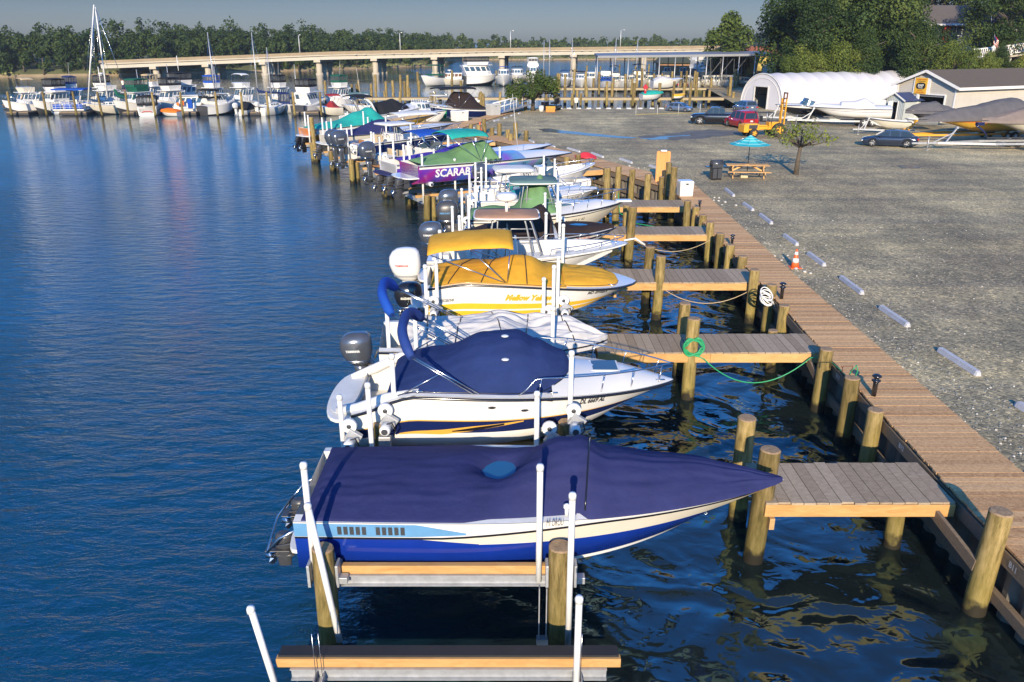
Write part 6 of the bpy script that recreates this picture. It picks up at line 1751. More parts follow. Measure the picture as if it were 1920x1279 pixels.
# 13 -- ski boat with blue bimini
b = ship('dual_console', 'white open boat with bright blue bimini, tan seats and a light blue engine cover', 'motorboat', (xat(712, 305, 44.0), 44.0), (xat(925, 262, 49.0), 49.0), 1.3,
   B=2.3, hs=.9, hb=1.15, rows=((.45, 1), (1., 0)), mats=(WHITE, C_WHT), kr=.4, p=2.8, nu=28)
b.cockpit(.08, .55, .35); b.foredeck(.55, WHITE, .08); b.windshield(3.2, 3.9, 1.8, .42); b.seat(1.2, .5, .6, .5, .35, .45, .4, C_BEIGE); b.seat(1.2, -.5, .6, .5, .35, .45, .4, C_BEIGE); b.seat(2.4, .5, .6, .5, .35, .5, .4); b.seat(2.4, -.5, .6, .5, .35, .5, .4)
b.bimini(2.0, 3.8, 1.95, 2.0, C_BLUE, arch=.12, feet=3.0); b.outboard(ENG, 1.3, 0, -.3, 'YAMAHA', dz=-.25); b.seat(.5, 0, 1.2, .5, .35, .5, 0, mat('pale_blue_vinyl', (.35, .60, .66), .4, var=.05), name='engine_cover'); b.platform(.5, .45, 1.9, TEAK)
# 14 -- navy hull
b = ship('center_console', 'navy hulled open boat with white hard top and teak stern seat', 'motorboat', (xat(652, 285, 48.6), 48.6), (xat(868, 247, 54.8), 54.8), 1.3,
   B=2.5, hs=1.0, hb=1.3, rows=((.15, 0), (.85, 1), (1., 0)), mats=(WHITE, NAVY), kr=.42, p=2.5, nu=30)
b.cockpit(.05, .8, .4); b.foredeck(.8, WHITE, .06); b.console(3.4, .9, 1.0, 1.0, .4); b.ttop(2.4, 4.6, 1.95, 1.9, C_WHT, th=.1, base=.9); b.seat(.5, 0, 1.6, .6, .4, .45, .2, TEAK); b.seat(2.4, 0, 1.2, .6, .4, .5, .5, C_BEIGE); b.seat(1.6, .6, .5, .5, .4, .4, .3, TEAK)
b.outboard(ENG, 1.3, .35, -.3, 'YAMAHA', dz=-.2); b.outboard(ENG, 1.3, -.35, -.3, 'YAMAHA', dz=-.2)
b.bowrail(.5, .97, .3, .1)
# 15 -- purple cover
b = ship('bowrider', 'cream bowrider with indigo cover and pale bow canopy beside the teal and yellow boat', 'motorboat', (xat(612, 270, 53.4), 53.4), (xat(850, 232, 59.5), 59.5), 1.3,
   B=2.4, hs=.95, hb=1.15, mats=(CREAM,), bottom=CREAM, kr=.42, p=2.5, nu=28)
b.foredeck(.5, WHITE, .15); b.cockpit(0, .5, .4); b.cover(.04, .52, [(0, .1), (.2, .25), (.4, .75), (.46, .7), (.52, .2)], C_PURPLE, e=2.0, wr=.015, over=-.02, seed=71)
b.bimini(5.0, 8.2, 2.05, 1.8, C_WHT, arch=.1, feet=6.2); b.sterndrive(0, DGREY, 1.3); b.platform(.5, .5, 2., WHITE)
# 16 -- teal, yellow, orange boat
b = ship('speedboat', 'long yellow, orange and white speedboat with a teal cover, outermost stern in the row', 'motorboat', (xat(576, 240, 58.5), 58.5), (xat(826, 212, 68.0), 68.0), 1.25,
   B=2.6, hs=.95, hb=1.25, rows=((.45, 1), (.80, 2), (1., 0)), mats=(WHITE, ORG, YEL), bottom=YEL, kr=.45, p=2.0, rake=.25, nu=30)
b.tbase([(.28, -.0, .82), (.95, -.0, .82)], YEL, 'yellow_side'); b.tbase([(0, .5, .8), (.3, .5, .8), (.34, .5, .55)], WHITE, 'white_flash')
b.foredeck(.4, YEL, .2); b.cockpit(0, .4, .4); b.cover(.02, .50, [(0, .1), (.2, .35), (.36, .85), (.42, .9), (.5, .3)], C_TEAL, e=2.0, wr=.02, over=-.02, seed=81)
b.sterndrive(.3, BLACK, 1.5); b.sterndrive(-.4, BLACK, 1.5); b.platform(.6, .5, 2.0, WHITE)
# 17 -- big express cruiser
b = ship('cabin_cruiser', 'large white and silver express cruiser with swept radar arch and black cockpit canvas', 'cabin cruiser', (xat(650, 210, 71.5), 71.5), (xat(806, 196, 77.5), 77.5), .15,
   B=3.2, hs=1.75, hb=2.45, rows=((.30, 0), (.72, 1), (1., 0)), mats=(WHITE, mat('silver_gelcoat', (.30, .29, .27), .25, .2, var=.05, coat=.4)), bottom=YEL, kr=.35, p=2.4, rake=.2, nu=28, rub=GREY)
b.foredeck(.5, WHITE, .35); b.cockpit(0, .5, 1.1); b.arch_(2.2, 1.8, 1.5, 2.9, WHITE, .9, .16); b.cover(.28, .66, [(.28, .1), (.35, .9), (.45, .95), (.66, .15)], C_BLK, e=2.4, skirt=.02, wr=.02, over=-.25, seed=91)
b.bimini(.4, 2.0, 3.45, 2.4, C_BLK, feet=1.5); b.seat(.7, 0, 2.2, .6, 1.1, .5, .4); b.bowrail(.5, .98, .45, .1, n=6); b.platform(.9, .6, 2.8, WHITE); b.portholes((.55, .65, .75), .7); b.radar(2.0, 3.35, .28); b.antenna(2.0, .8, 3.2, 2.5)
# 18 -- navy hull with black canvas
b = ship('cabin_cruiser', 'navy hulled sportfishing boat with black canvas enclosure and a long black top', 'cabin cruiser', (xat(905, 205, 83.5), 83.5), (xat(782, 212, 80.0), 80.0), .2,
   B=3.0, hs=1.5, hb=2.2, rows=((.85, 1), (1., 0)), mats=(WHITE, NAVY), bottom=NAVY, kr=.35, p=2.6, nu=26)
b.foredeck(.45, WHITE, .2); b.cockpit(0, .45, .9); b.cover(0.0, .55, [(0, .2), (.25, 1.5), (.42, 1.5), (.55, .3)], C_BRN, e=1.8, wr=.03, over=-.05, seed=95, name='canvas_enclosure')
b.bimini(1.3, 5.2, 3.55, 2.6, C_BLK, arch=.1, feet=3.2, name='black_top'); b.ttop(4.2, 5.6, 2.9, 1.9, C_WHT, base=1.6, th=.06); b.bowrail(.45, .98, .35, .1)
b = ship('motorboat', 'white motorboat behind the express cruiser with rod holders on its frame', 'motorboat', (xat(745, 205, 77.5), 77.5), (xat(838, 205, 74.8), 74.8), .3, B=2.5, hs=1.3, hb=1.9, mats=(WHITE,), kr=.35, nu=24)
b.foredeck(.55, WHITE, .12); b.cockpit(0, .55, .7); b.cabin(2.0, 3.6, 1.6, .9, 1.7, 1.3, WHITE, name='wheelhouse'); b.bowrail(.5, .98, .4, .1)
q = MB()
for i in range(7): q.tube([(2.0 + .2 * i, -.8, 1.6), (2.0 + .2 * i, -.4, 2.8)], .03, 0, 4)
q.build('rod_rack', PVC, b.root)
# ------------------------------------------------------------------ lifts
LGR = 'boat lifts under the row of boats'
MOTW = mat('lift_motor_white', (.72, .72, .70), .35, var=.08)
def lift_motor(parent, x, y, z, face=-1, box=True, k=1.):
 o = bpy.data.objects.new('lift_motor', None); COL.objects.link(o); o.parent = parent; o.location = (x, y, z); o.empty_display_size = .1; o.scale = (k, k, k)
 M = Matrix.Rotation(PI / 2, 4, 'X')
 gc = MB().lathe([(.04, -.045), (.115, -.04), (.125, -.02), (.125, .03), (.115, .04), (.03, .045)], (0, face * .06, .16), 0, 20, M, False).build('gear_cover', MOTW, o); MB().lathe([(.035, -.05), (.04, .05), (.02, .055)], (0, face * .06, .16), 0, 10, M).build('hub', DGREY, gc)
 q = MB(); q.box((.06, face * .1, -.03), (.24, .10, .22), 0, M=Matrix.Rotation(.6, 4, 'Y')); q.box((0, 0, -.12), (.12, .34, .05)); q.build('bracket', ALU, o, bevel=.008)
 q = MB(); q.lathe([(.03, -.13), (.085, -.12), (.09, .1), (.07, .13), (.02, .135)], (.02, face * .26, -.08), 0, 16, M); q.build('motor', MOTW, o)
 q = MB(); q.lathe([(.02, -.01), (.055, 0), (.05, .012)], (.02, face * .40, -.08), 0, 14, M); q.build('fan_cap', DGREY, o)
 q = MB(); q.tube([(.05, face * .3, .02), (.14, face * .32, .05), (.18, face * .25, -.12), (.12, face * .1, -.3)], .012, 0, 5); q.build('cable', BLACK, o)
 if box:
  q = MB(); q.box((-.02, face * .16, -.42), (.20, .10, .30)); q.build('control_box', GREY if k < .9 else ALU, o, bevel=.01)
 return o
def guide(parent, x, y, z0, z1, r=.042, lean=(0, 0)):
 o = MB().tube([(x + lean[0], y + lean[1], z0), (x + lean[0] * .5, y + lean[1] * .5, (z0 + z1) / 2), (x, y, z1)], r, 0, 10).build('guide_pole', PVC, parent)
 MB().lathe([(r * 1.2, -.06), (r * 1.25, .0), (r * .9, .03), (.003, .035)], (x, y, z1 - .005), 0, 10).build('pole_cap', PVC, o)
 return o
def lift(xa, xb, yn, yf, zb, label, guides=(), motors=(), zc=None, detail=True, ext=.15, carpet=False, cables=True, ztop=None, bn=.2, bf=.2):
 t = thing('boat_lift', ((xa + xb) / 2, (yn + yf) / 2, 0), label, 'boat lift', LGR); cx, cy = t.location.x, t.location.y
 X0, X1, Y0, Y1 = xa - cx, xb - cx, yn - cy, yf - cy
 for y in (Y0 + bn, Y1 - bf):
  q = MB(); q.box(((X0 + X1) / 2, y, zb), (X1 - X0 + ext, .02, .16)); q.box(((X0 + X1) / 2, y, zb + .08), (X1 - X0 + ext, .12, .015)); q.box(((X0 + X1) / 2, y, zb - .08), (X1 - X0 + ext, .12, .015)); q.build('bunk_beam', ALU, t)
  q = MB(); q.box(((X0 + X1) / 2, y + .02, zb + .155), (X1 - X0 + ext + (.35 if carpet else 0), .09, .13)); bkk = q.build('bunk_board', BRIGHT, t, bevel=.006)
  if carpet: MB().box(((X0 + X1) / 2, y + .10, zb + .235), (X1 - X0 + ext + .3, .18, .03)).build('carpet', RUB, bkk)
 zc = zb - .2 if zc is None else zc
 for x in (X0, X1):
  q = MB(); 
  for s in (-.05, .05): q.box((x + s, (Y0 + Y1) / 2, zc), (.015, Y1 - Y0 + .2, .20))
  q.box((x, (Y0 + Y1) / 2, zc), (.10, Y1 - Y0 + .2, .015)); q.build('cross_beam', ALU, t)
  if cables:
   q = MB()
   for y in (Y0 - .05, Y0 + .1, Y1 - .1):
    q.tube([(x - .04, y, zc), (x - .04, y, (ztop or 1.5))], .005, 0, 4); q.tube([(x + .04, y, zc), (x + .04, y, (ztop or 1.5))], .005, 0, 4)
   q.build('cables', STEEL, t)
 for (x, y, z0, z1, *ln) in guides: guide(t, x - cx, y - cy, z0, z1, lean=ln[0] if ln else (0, 0))
 for (x, y, z, *k) in motors: lift_motor(t, x - cx, y - cy, z, box=not (k and k[0] < 0), k=abs(k[0]) if k else 1.)
 return t
# guide tops, lift by lift, taken from where they stand in the basin
l1 = lift(-2.45, .62, 9.02, 11.7, 1.14, 'aluminium lift carrying the indigo covered boat, its bunk board seen between two thick pilings',
  guides=[(-2.68, 9.02, 1.15, 2.92), (.36, 8.97, 1.15, 2.92), (-2.3, 11.62, 1.0, 2.9), (.40, 11.62, 1.0, 2.75)], zc=.98, ext=.25, bn=.02)
lift(-2.42, .82, 5.6, 7.98, .52, 'empty lowered lift with a carpeted bunk at the bottom edge of the picture',
  guides=[(-3.17, 7.9, .0, 1.57, (.28, -.1)), (.80, 7.8, .2, 1.80), (-2.60, 8.75, .5, 2.48, (.30, -.2)), (.76, 8.68, .3, 2.68)], zc=.45, ext=.75, carpet=True, ztop=1.2, bf=.0)
# fittings bolted to the two front piles
for x in (-2.53, .66):
 q = MB(); q.box((x - .19, 8.95, 1.3), (.04, .2, .34)); q.box((x + .19, 8.95, 1.3), (.04, .2, .34)); q.box((x, 9.13, 1.32), (.42, .04, .12)); q.box((x + .25, 8.93, 1.22), (.14, .12, .10))
 q.build('bracket', GALV, l1, bevel=.006).location = (-l1.location.x, -l1.location.y, 0)
q = MB()
for s in (-.05, .05): q.box((.42 + s, 8.9, .62), (.015, .06, .95))
q.box((.42, 8.9, .2), (.16, .10, .12)); q.build('hanger', ALU, l1).location = (-l1.location.x, -l1.location.y, 0)
GL = 'pilings carrying the boat lifts'
pile(-2.53, 8.9, 1.72, 'left thick olive piling in front of the indigo covered boat', .15, GL)
pile(.66, 8.98, 1.70, 'right thick olive piling in front of the indigo covered boat', .165, GL)
pile(-2.42, 11.95, 1.62, 'low piling behind the stern of the indigo covered boat', .15, GL)
pile(-2.22, 12.15, 1.98, 'dark piling with a white lift motor at the stern of the navy covered boat', .13, GL)
pile(.95, 12.15, 1.98, 'piling with lift motors behind the middle of the indigo covered boat', .13, GL)
lift(-2.4, .95, 12.3, 14.6, 1.2, 'lift under the white cuddy boat with navy canvas, white winch motors on its posts',
  guides=[(-2.83, 11.9, .9, 2.56), (.42, 11.88, .9, 2.60), (-1.98, 12.18, 1.2, 3.17), (.97, 12.05, 1.2, 3.28), (-1.9, 14.75, 1.2, 3.1), (.8, 14.75, 1.3, 3.15)],
  motors=[(-2.10, 12.02, 2.12), (-2.68, 11.85, 1.92), (1.02, 12.02, 2.12), (.62, 11.9, 1.85, -1)])
lift(-2.4, .95, 15.1, 17.2, 1.2, 'lift under the runabout with the rumpled grey cover',
  guides=[(-2.5, 15.1, 1.2, 3.0), (-1.95, 17.3, 1.2, 3.3), (.95, 17.45, 1.2, 3.25)], motors=[(-2.3, 17.5, 2.05), (.85, 17.5, 2.05)])
pile(-2.35, 17.6, 1.9, 'piling at the stern of the Mellow Yellow boat', .14, GL); pile(-1.95, 17.65, 1.7, 'mossy piling at the stern of the Mellow Yellow boat', .14, GL)
pile(.95, 17.6, 1.9, 'piling with motors below the yellow lettering', .14, GL)
lift(-1.9, 1.15, 17.8, 20.1, 1.25, 'lift under the white and yellow deck boat with winch motors against its side',
  guides=[(-1.72, 17.5, 1.3, 3.35), (1.05, 17.5, 1.3, 3.45), (.72, 17.3, 1.2, 3.0)], motors=[(-1.80, 17.45, 2.28), (1.18, 17.45, 2.30), (.78, 17.4, 2.05, -1)])
rnd = random.Random(6)
for i, (ya, lab, skip) in enumerate([(20.75, 'lift under the white centre console with the tan T-top', 0), (24.0, 'lift under the brown and white runabout', 0), (27.1, 'lift under the walkaround boat with green canvas', 0),
        (30.3, 'lift under the boat with the teal windscreen', 0), (33.2, 'lift under the white pontoon boat', 0)]):
 d = .1 * i
 lift(-2.1, 1.2, ya, ya + 2.3, 1.15, lab, guides=[(-1.9 + d, ya - .15, 1.2, 3.35), (1.35 + d, ya - .12, 1.2, 3.5), (-1.55 + d, ya + 2.45, 1.2, 3.2), (1.0 + d, ya + 2.4, 1.2, 3.3)],
   motors=[(-1.75 + d, ya - .2, 2.15), (1.5 + d, ya - .2, 2.15, -1)], cables=False)
 pile(-2.2 + d, ya - .1, 1.9, 'left hand piling of the ' + lab, .14, GL, n=12); pile(1.3 + d, ya - .1, 1.9, 'right hand piling of the ' + lab, .14, GL, n=12)
p = at(829, 388, 0); pile(p.x, p.y, zy(815, 332, p.y).z, 'tall lone yellowish piling in front of the purple graphic boat', .19, GL, lean=(0, -.03))
# lifts of the angled slips further on
hd = Vector((.88, .47, 0)); hn = Vector((-.47, .88, 0))
angled = [((-5.4, 36.3), 'lift under the long boat with purple swirl graphics'), ((-6.7, 39.9), 'lift under the bowrider with the violet cover'), ((-8.4, 43.2), 'lift under the boat with the bright blue bimini'),
   ((-11, 47.6), 'lift under the navy hulled open boat'), ((-13.2, 52.2), 'lift under the cream bowrider with indigo cover'), ((-15.5, 56.8), 'lift under the yellow and orange speedboat')]
for i, ((x, y), lab) in enumerate(angled):
 o = Vector((x, y, 0)) + hd * 1.6
 t = thing('boat_lift', o, lab, 'boat lift', LGR, math.atan2(hd.y, hd.x))
 for yy_ in (.2, 2.3):
  q = MB(); q.box((1.9, yy_, 1.12), (4.6, .1, .16)); q.build('bunk_beam', ALU, t); q = MB(); q.box((1.9, yy_, 1.25), (4.7, .1, .12)); q.build('bunk_board', BRIGHT, t)
 for xx in (0, 3.6): q = MB(); q.box((xx, 1.25, .95), (.12, 2.8, .2)); q.build('cross_beam', ALU, t)
 for gx, gy, gz in ((-.2, -.15, 3.2), (3.8, -.12, 3.3), (.3, 2.7, 3.2), (3.5, 2.7, 3.1), (1.4, -.2, 2.9)): guide(t, gx, gy, 1.0, gz, .05)
 for gx in (0, 3.6): lift_motor(t, gx, -.2, 2.0, box=False, k=1.2)
 for j, (gx, gy) in enumerate(((-.1, -.25), (.35, .1), (3.7, -.25))):
  w = o + hd * gx + hn * gy
  pile(w.x, w.y, (1.35, 1.2, 1.6)[j], '%s piling of the %s' % (('outer', 'mossy inner', 'bow end')[j], lab), .155, GL, n=12)
w = at(588, 300, 0)
pile(xat(589, 262, 57), 57.0, 3.1, 'tall dark piling at the stern of the yellow and orange speedboat', .16, GL, n=12)
# ================================================================== YARD BOATS
TG = 'boats on trailers in the yard'
def yboat(*a, **k): return Boat(*a, group=TG, **k)
p = at(1502, 222, ZG); 
trailer((xat(1668, 226, 71), 71.2, ZG), R(174), 'long pale tandem axle trailer under the white performance boat', 7.6, k=1., W=1.5, axle=.30, r=.36)
b = yboat('speedboat', 'white performance boat with dark wavy stripes on a trailer before the white tent', 'motorboat', (xat(1668, 215, 71.0), 71.0), (xat(1510, 213, 72.5), 72.5), ZG + .62, B=2.1, hs=.85, hb=.95,
   rows=((.55, 0), (.60, 1), (.75, 0), (.79, 1), (1., 0)), mats=(WHITE, NAVY), bottom=WHITE, kr=.55, p=2.2, rake=.25, nu=28)
b.foredeck(0, WHITE, .28); b.cover(.2, .6, [(.2, .15), (.32, .5), (.45, .25), (.6, .2)], WHITE, e=2.2, wr=.0, over=-.1, name='cockpit_fairing')
trailer((xat(1545, 215, 74.5), 74.5, ZG), R(178), 'trailer under the black and white bowrider behind the forklift', 5., k=1., W=1.4, r=.32)
b = yboat('bowrider', 'black and white bowrider on a trailer between the forklift and the white performance boat', 'motorboat', (xat(1560, 212, 74.5), 74.5), (xat(1452, 215, 75), 75), ZG + .55, B=1.9, hs=.95, hb=1.0,
   rows=((.68, 1), (1., 0)), mats=(WHITE, BLACK), bottom=BLACK, kr=.4, nu=24)
b.foredeck(.55, WHITE, .12); b.cockpit(0, .55, .4); b.windshield(2.0, 3.0, 1.5, .6, .7, GLS)
trailer((xat(1708, 232, 64.5), 64.5, ZG), R(176), 'low trailer with a jack under the cream skiff', 4.6, k=.85, W=1.3, duals=False)
b = yboat('skiff', 'cream open skiff on a low trailer behind the dark blue sedan', 'motorboat', (xat(1706, 232, 64.2), 64.2), (xat(1622, 232, 65), 65), ZG + .42, B=1.5, hs=.62, hb=.85, mats=(CREAM,), bottom=CREAM, rub=DGREY, kr=.5, p=2.8, nu=24)
b.cockpit(.03, .92, .25); b.foredeck(.92, WHITE, .02); b.seat(1.5, 0, 1.2, .3, .25, .2, 0); b.text('DL 4816 AC', .12, .6, .6, NK)
b = yboat('skiff', 'grey aluminium jon boat lying right of the cream skiff', 'motorboat', (xat(1755, 232, 68), 68), (xat(1695, 232, 68.5), 68.5), ZG + .3, B=1.3, hs=.5, hb=.6, mats=(GALV,), bottom=GALV, rub=GALV, kr=.5, p=4, nu=20)
b.cockpit(.03, .92, .15, g=.05); b.seat(1., 0, 1.0, .3, .15, .2, 0)
# big yellow boat under charcoal cover, on a yellow trailer
YM = mat('trailer_yellow', (.70, .33, .03), .5, var=.1)
trailer((xat(2010, 250, 59.5) , 62.8, ZG), R(193), 'bright yellow trailer under the charcoal covered yellow boat', 13.6, YM, W=2.0, axle=.32, r=.3, k=1.)
b = yboat('speedboat', 'very long yellow speedboat hidden under a charcoal grey cover, bow to the left', 'motorboat', (xat(2030, 215, 62), 63.1), (xat(1728, 208, 57.8), 58.0), ZG + .62, B=2.7, hs=1.15, hb=1.15, rows=((1., 0),), mats=(YEL,), bottom=YEL, kr=.62, p=2.1, rake=.28, nu=36)
b.foredeck(.4, YEL, .2)
b.cover(.0, 1.0, [(0, .2), (.25, .5), (.42, 1.05), (.5, .95), (.7, .5), (.9, .22), (1, .03)], C_DGREY, e=2.2, skirt=.22, wr=.03, over=.04, seed=101, nv=30)
b.tbase([(.62, .42, .52), (.95, .5, .8)], ORG, 'orange_flash', side=1); 
b = yboat('motorboat', 'boat wholly wrapped in dark grey canvas left of the garage door side', 'motorboat', (xat(1795, 225, 70), 70.6), (xat(1700, 222, 69), 69.4), ZG + .7, B=1.9, hs=.7, hb=.8, mats=(C_DGREY,), bottom=C_DGREY, nu=20)
b.foredeck(.4, C_DGREY, .2); b.cover(0, 1, [(0, .1), (.4, .5), (.6, .4), (1, .05)], C_DGREY, e=2.2, skirt=.3, wr=.03, seed=104)
# right edge boat
trailer((xat(2060, 262, 54), 55.8, ZG), R(184), 'galvanised trailer with coiled chain at the right edge of the yard', 10.6, GALV, W=1.8, axle=.40, r=.30)
b = yboat('motorboat', 'cream boat under brownish grey cover cut off by the right edge of the picture', 'motorboat', (xat(2120, 230, 55), 55.9), (xat(1852, 222, 54.6), 55.2), ZG + .85, B=2.5, hs=1.05, hb=1.1, mats=(CREAM,), bottom=CREAM, kr=.6, rake=.26, p=2.3, nu=30)
b.foredeck(.4, WHITE, .2); b.cover(.0, 1.0, [(0, .2), (.4, .9), (.55, .8), (1, .03)], canvas('taupe_canvas', (.20, .16, .14)), e=2.2, skirt=.2, wr=.03, over=.04, seed=110)
q = MB(); q.tube([(b.L + .35, 0, .75), (b.L + .1, 0, .6), (b.L - .3, .05, .3), (b.L - .5, 0, .1)], .06, 0, 6); q.box((b.L + .1, 0, .85), (.5, .25, .2)); q.build('winch_strap', NAVY, b.root)
# ================================================================== LEFT MARINA ROW
LG = 'boats moored in the left marina row'
def lb(name, label, cat, pxs, pxb, pys, Ys, Yb, zk=-.25, **k):
 return Boat(name, label, cat, (xat(pxs, pys, Ys), Ys), (xat(pxb, pys, Yb), Yb), zk, group=LG, **k)
def trawler(label, pxs, pxb, Ys, Yb, B=2.6, hs=1.2, hb=1.9, top=C_BLK, hullm=WHITE, cab=1.3, fly=True, encl=True, gm=None, sc=1., name='cabin_cruiser', mast=0, cm=WHITE, fb=WHITE, extra=None, lg=None, zk=-.25, x0=.14, x1=.62, blind=None):
 b = lb(name, label, 'cabin cruiser', pxs, pxb, 200, Ys, Yb, B=B, hs=hs, hb=hb, rows=((.08, 1), (.86, 0), (.92, 2), (1., 0)), mats=(hullm, DGREY, CREAM), bottom=DGREY, kr=.15, p=2.5, rake=.12, nu=18, rub=None, zk=zk)
 if lg: b.root['group'] = lg
 b.foredeck(.0, DECKW, .06)
 L = b.L
 z0 = b.sz(.3) + .02
 b.cabin(L * x0, L * x1, z0, cab, B * .74, B * .6, cm, gm, fr=.55, nwin=4)
 if blind:
  q = MB(); q.box((L * x1 - .42, 0, z0 + cab * .62), (.05, B * .5, cab * .45), 0, M=Matrix.Rotation(-.5, 4, 'Y')); q.build('window_cover', blind, b.root)
 MB().box((L * (x0 + x1) / 2 - .15, 0, z0 + cab + .03), (L * (x1 - x0) * .98, B * .74, .07)).build('cabin_roof', cm, b.root, bevel=.02)
 if fly:
  q = MB(); q.loft([[Vector((L * (x0 + .02), -B * .33, z0 + cab + .06)), Vector((L * (x1 - .18), -B * .28, z0 + cab + .06)), Vector((L * (x1 - .10), 0, z0 + cab + .06)), Vector((L * (x1 - .18), B * .28, z0 + cab + .06)), Vector((L * (x0 + .02), B * .33, z0 + cab + .06))],
       [Vector((L * (x0 + .0), -B * .36, z0 + cab + .62)), Vector((L * (x1 - .14), -B * .32, z0 + cab + .62)), Vector((L * (x1 - .04), 0, z0 + cab + .58)), Vector((L * (x1 - .14), B * .32, z0 + cab + .62)), Vector((L * (x0 + .0), B * .36, z0 + cab + .62))]], 0, False, True, True)
  q.build('flybridge', fb, b.root, bevel=.02)
  if encl: b.enclosure(L * x0, L * (x1 - .12), z0 + cab + .62, .85, B * .66, top)
  elif top: b.bimini(L * x0, L * (x1 - .15), z0 + cab + 1.55, B * .7, top, feet=L * .4, name='bimini_top')
 elif top: b.bimini(.2, L * (x0 + .12), z0 + cab + .35, B * .8, top, feet=.6)
 b.bowrail(.5, .98, .5, .05, n=4, r=.02)
 return b
trawler('cream topped white trawler at the far left, two masts with a crossbar behind its flybridge', 76, 6, 99.5, 96.5, B=2.9, top=C_BEIGE, encl=False, blind=C_BEIGE, fb=CREAM)
b = trawler('white flybridge cruiser with black canvas enclosure, second from the left', 128, 62, 101, 96.5, B=2.8, top=C_BLK, blind=C_BLK)
t = pontoon((xat(168, 205, 97.2), 97.2), R(186), 'white railed houseboat with bright blue side panels in the left row', L=3.9, W=2.6, zk=-.1, cat='houseboat', group=LG, panel=C_BLUE); t.scale = (1, 1, 1.25)
t.name = 'houseboat'; MB().box((1.6, 0, 2.35), (3.6, 2.6, .12)).build('roof', C_BLUE, t)
b = trawler('white trawler with dark window band and radar mast behind the two tallest masts', 225, 160, 104, 100, B=2.7, top=None, encl=False)
b.mast(b.L * .45, 3.2, 2.2, .06, spread=.8, stays=False, m=WHITE); b.radar(b.L * .4, 4.5, .3)
b = lb('sailboat', 'white ketch with two very tall raked masts and dark green sail cover', 'sailboat', 250, 166, 205, 99.5, 95.8, B=2.4, hs=1.1, hb=1.5, mats=(CREAM,), bottom=DGREY, kr=.2, nu=18, rub=None, p=2.2)
b.foredeck(0, DECKW, .1); b.cabin(b.L * .3, b.L * .65, b.sz(.4), .45, 1.3, 1.0, WHITE)
# its masts, leaning the way they do
for k, (top_, base_, Y) in enumerate((((176, 9), (166, 182), 96.2), ((178.5, 13), (200, 172), 98.2))):
 a = zy(*base_, Y); c = zy(*top_, Y); inv = Matrix.Translation(b.root.location) @ rotz(b.rz); inv = inv.inverted()
 a, c = inv @ a, inv @ c
 o = MB().tube([a - (c - a) * .08, c], [.10, .07], 0, 8).build('mast', PVC, b.root)
 st = MB(); st.tube([c, Vector((b.L * .98, 0, 1.5))], .018, 0, 4); st.tube([c, Vector((.1, 0, 1.2))], .018, 0, 4)
 for s in (-1, 1): st.tube([c, a.lerp(c, .45) + Vector((0, s * .9, 0)), Vector((a.x, s * 1.1, 1.2))], .015, 0, 4)
 st.tube([a.lerp(c, .45) + Vector((0, -.9, 0)), a.lerp(c, .45) + Vector((0, .9, 0))], .035, 0, 5); st.tube([a.lerp(c, .78) + Vector((0, -.5, 0)), a.lerp(c, .78) + Vector((0, .5, 0))], .03, 0, 5); st.build('rigging', STEEL, o)
MB().tube([(b.L * .36, 0, 3.0), (b.L * .30, 0, 2.3), (.2, 0, 1.95), (-.6, 0, 1.9)], [.12, .28, .24, .12], 0, 8).build('sail_cover', C_DGRN, b.root)
b = trawler('white cruiser with green canvas flybridge and dark green window covers', 282, 214, 101, 96, B=2.8, top=C_DGRN, blind=C_DGRN, hs=1.2, fb=C_DGRN)
b = lb('motorboat', 'small white motorboat seen from astern, red arc on its transom, black canopy', 'motorboat', 276, 293, 210, 94.8, 101, B=2.4, hs=1.25, hb=1.5, mats=(WHITE,), bottom=DGREY, nu=16, rub=None, kr=.2)
b.foredeck(.5, WHITE, .2); b.cockpit(0, .5, .6); b.enclosure(.6, 2.6, 1.35, 1.0, 2.1, C_BLK); q = MB(); q.tube([(-.05, .55 * math.cos(a), .62 + .16 * math.sin(a)) for a in [PI * i / 10 for i in range(11)]], .05, 0, 5); q.build('red_arc', RED, b.root)
b = lb('dinghy', 'small boat with a bright orange cover in the left row', 'motorboat', 338, 302, 213, 94.6, 95.2, zk=-.1, B=1.6, hs=.6, hb=.75, mats=(WHITE,), nu=16, rub=None, p=3.4, kr=.2)
b.foredeck(0, WHITE, .02); b.cover(0, .98, [(0, .12), (.5, .30), (1, .08)], C_ORG, e=2.5, skirt=.12, wr=.015, over=.02, seed=120, nu=24, nv=12)
b = trawler('big double decked white yacht with long black canvas enclosure in the left row', 368, 286, 108, 103, B=3.2, hs=1.5, hb=2.0, top=C_BLK, cab=1.5)
b.mast(b.L * .3, 4.8, 1.8, .06, stays=False, m=WHITE)
b = trawler('white aft cabin cruiser with dark vinyl windows beside the double decked yacht', 345, 275, 104, 99.5, B=2.8, top=C_BLK)
b = trawler('grey white houseboat with blue doors and orange life vests on its rail', 374, 322, 97.8, 96.6, B=2.6, hs=.9, hb=1.0, cab=1.4, fly=False, top=None, name='houseboat', x0=.03, x1=.97)
q = MB(); q.box((b.L * .35, 1.0, 1.5), (.5, .1, 1.)); q.build('blue_door', C_BLUE, b.root); q = MB(); q.box((b.L * .62, 1.2, 1.6), (.35, .2, .5)); q.box((b.L * .78, 1.2, 1.5), (.25, .2, .35)); q.build('life_vests', C_ORG, b.root)
b = trawler('white fishing cruiser with a big black cockpit awning, stern towards the open river', 378, 442, 95.8, 99.3, B=2.9, hs=1.25, hb=1.8, cab=1.2, fly=False, top=None, x0=.36, x1=.72)
b.enclosure(.5, b.L * .42, 2.1, .95, 2.4, C_BLK, see=False)
b.mast(b.L * .5, 2.4, 3.2, .04, spread=.3, stays=False)
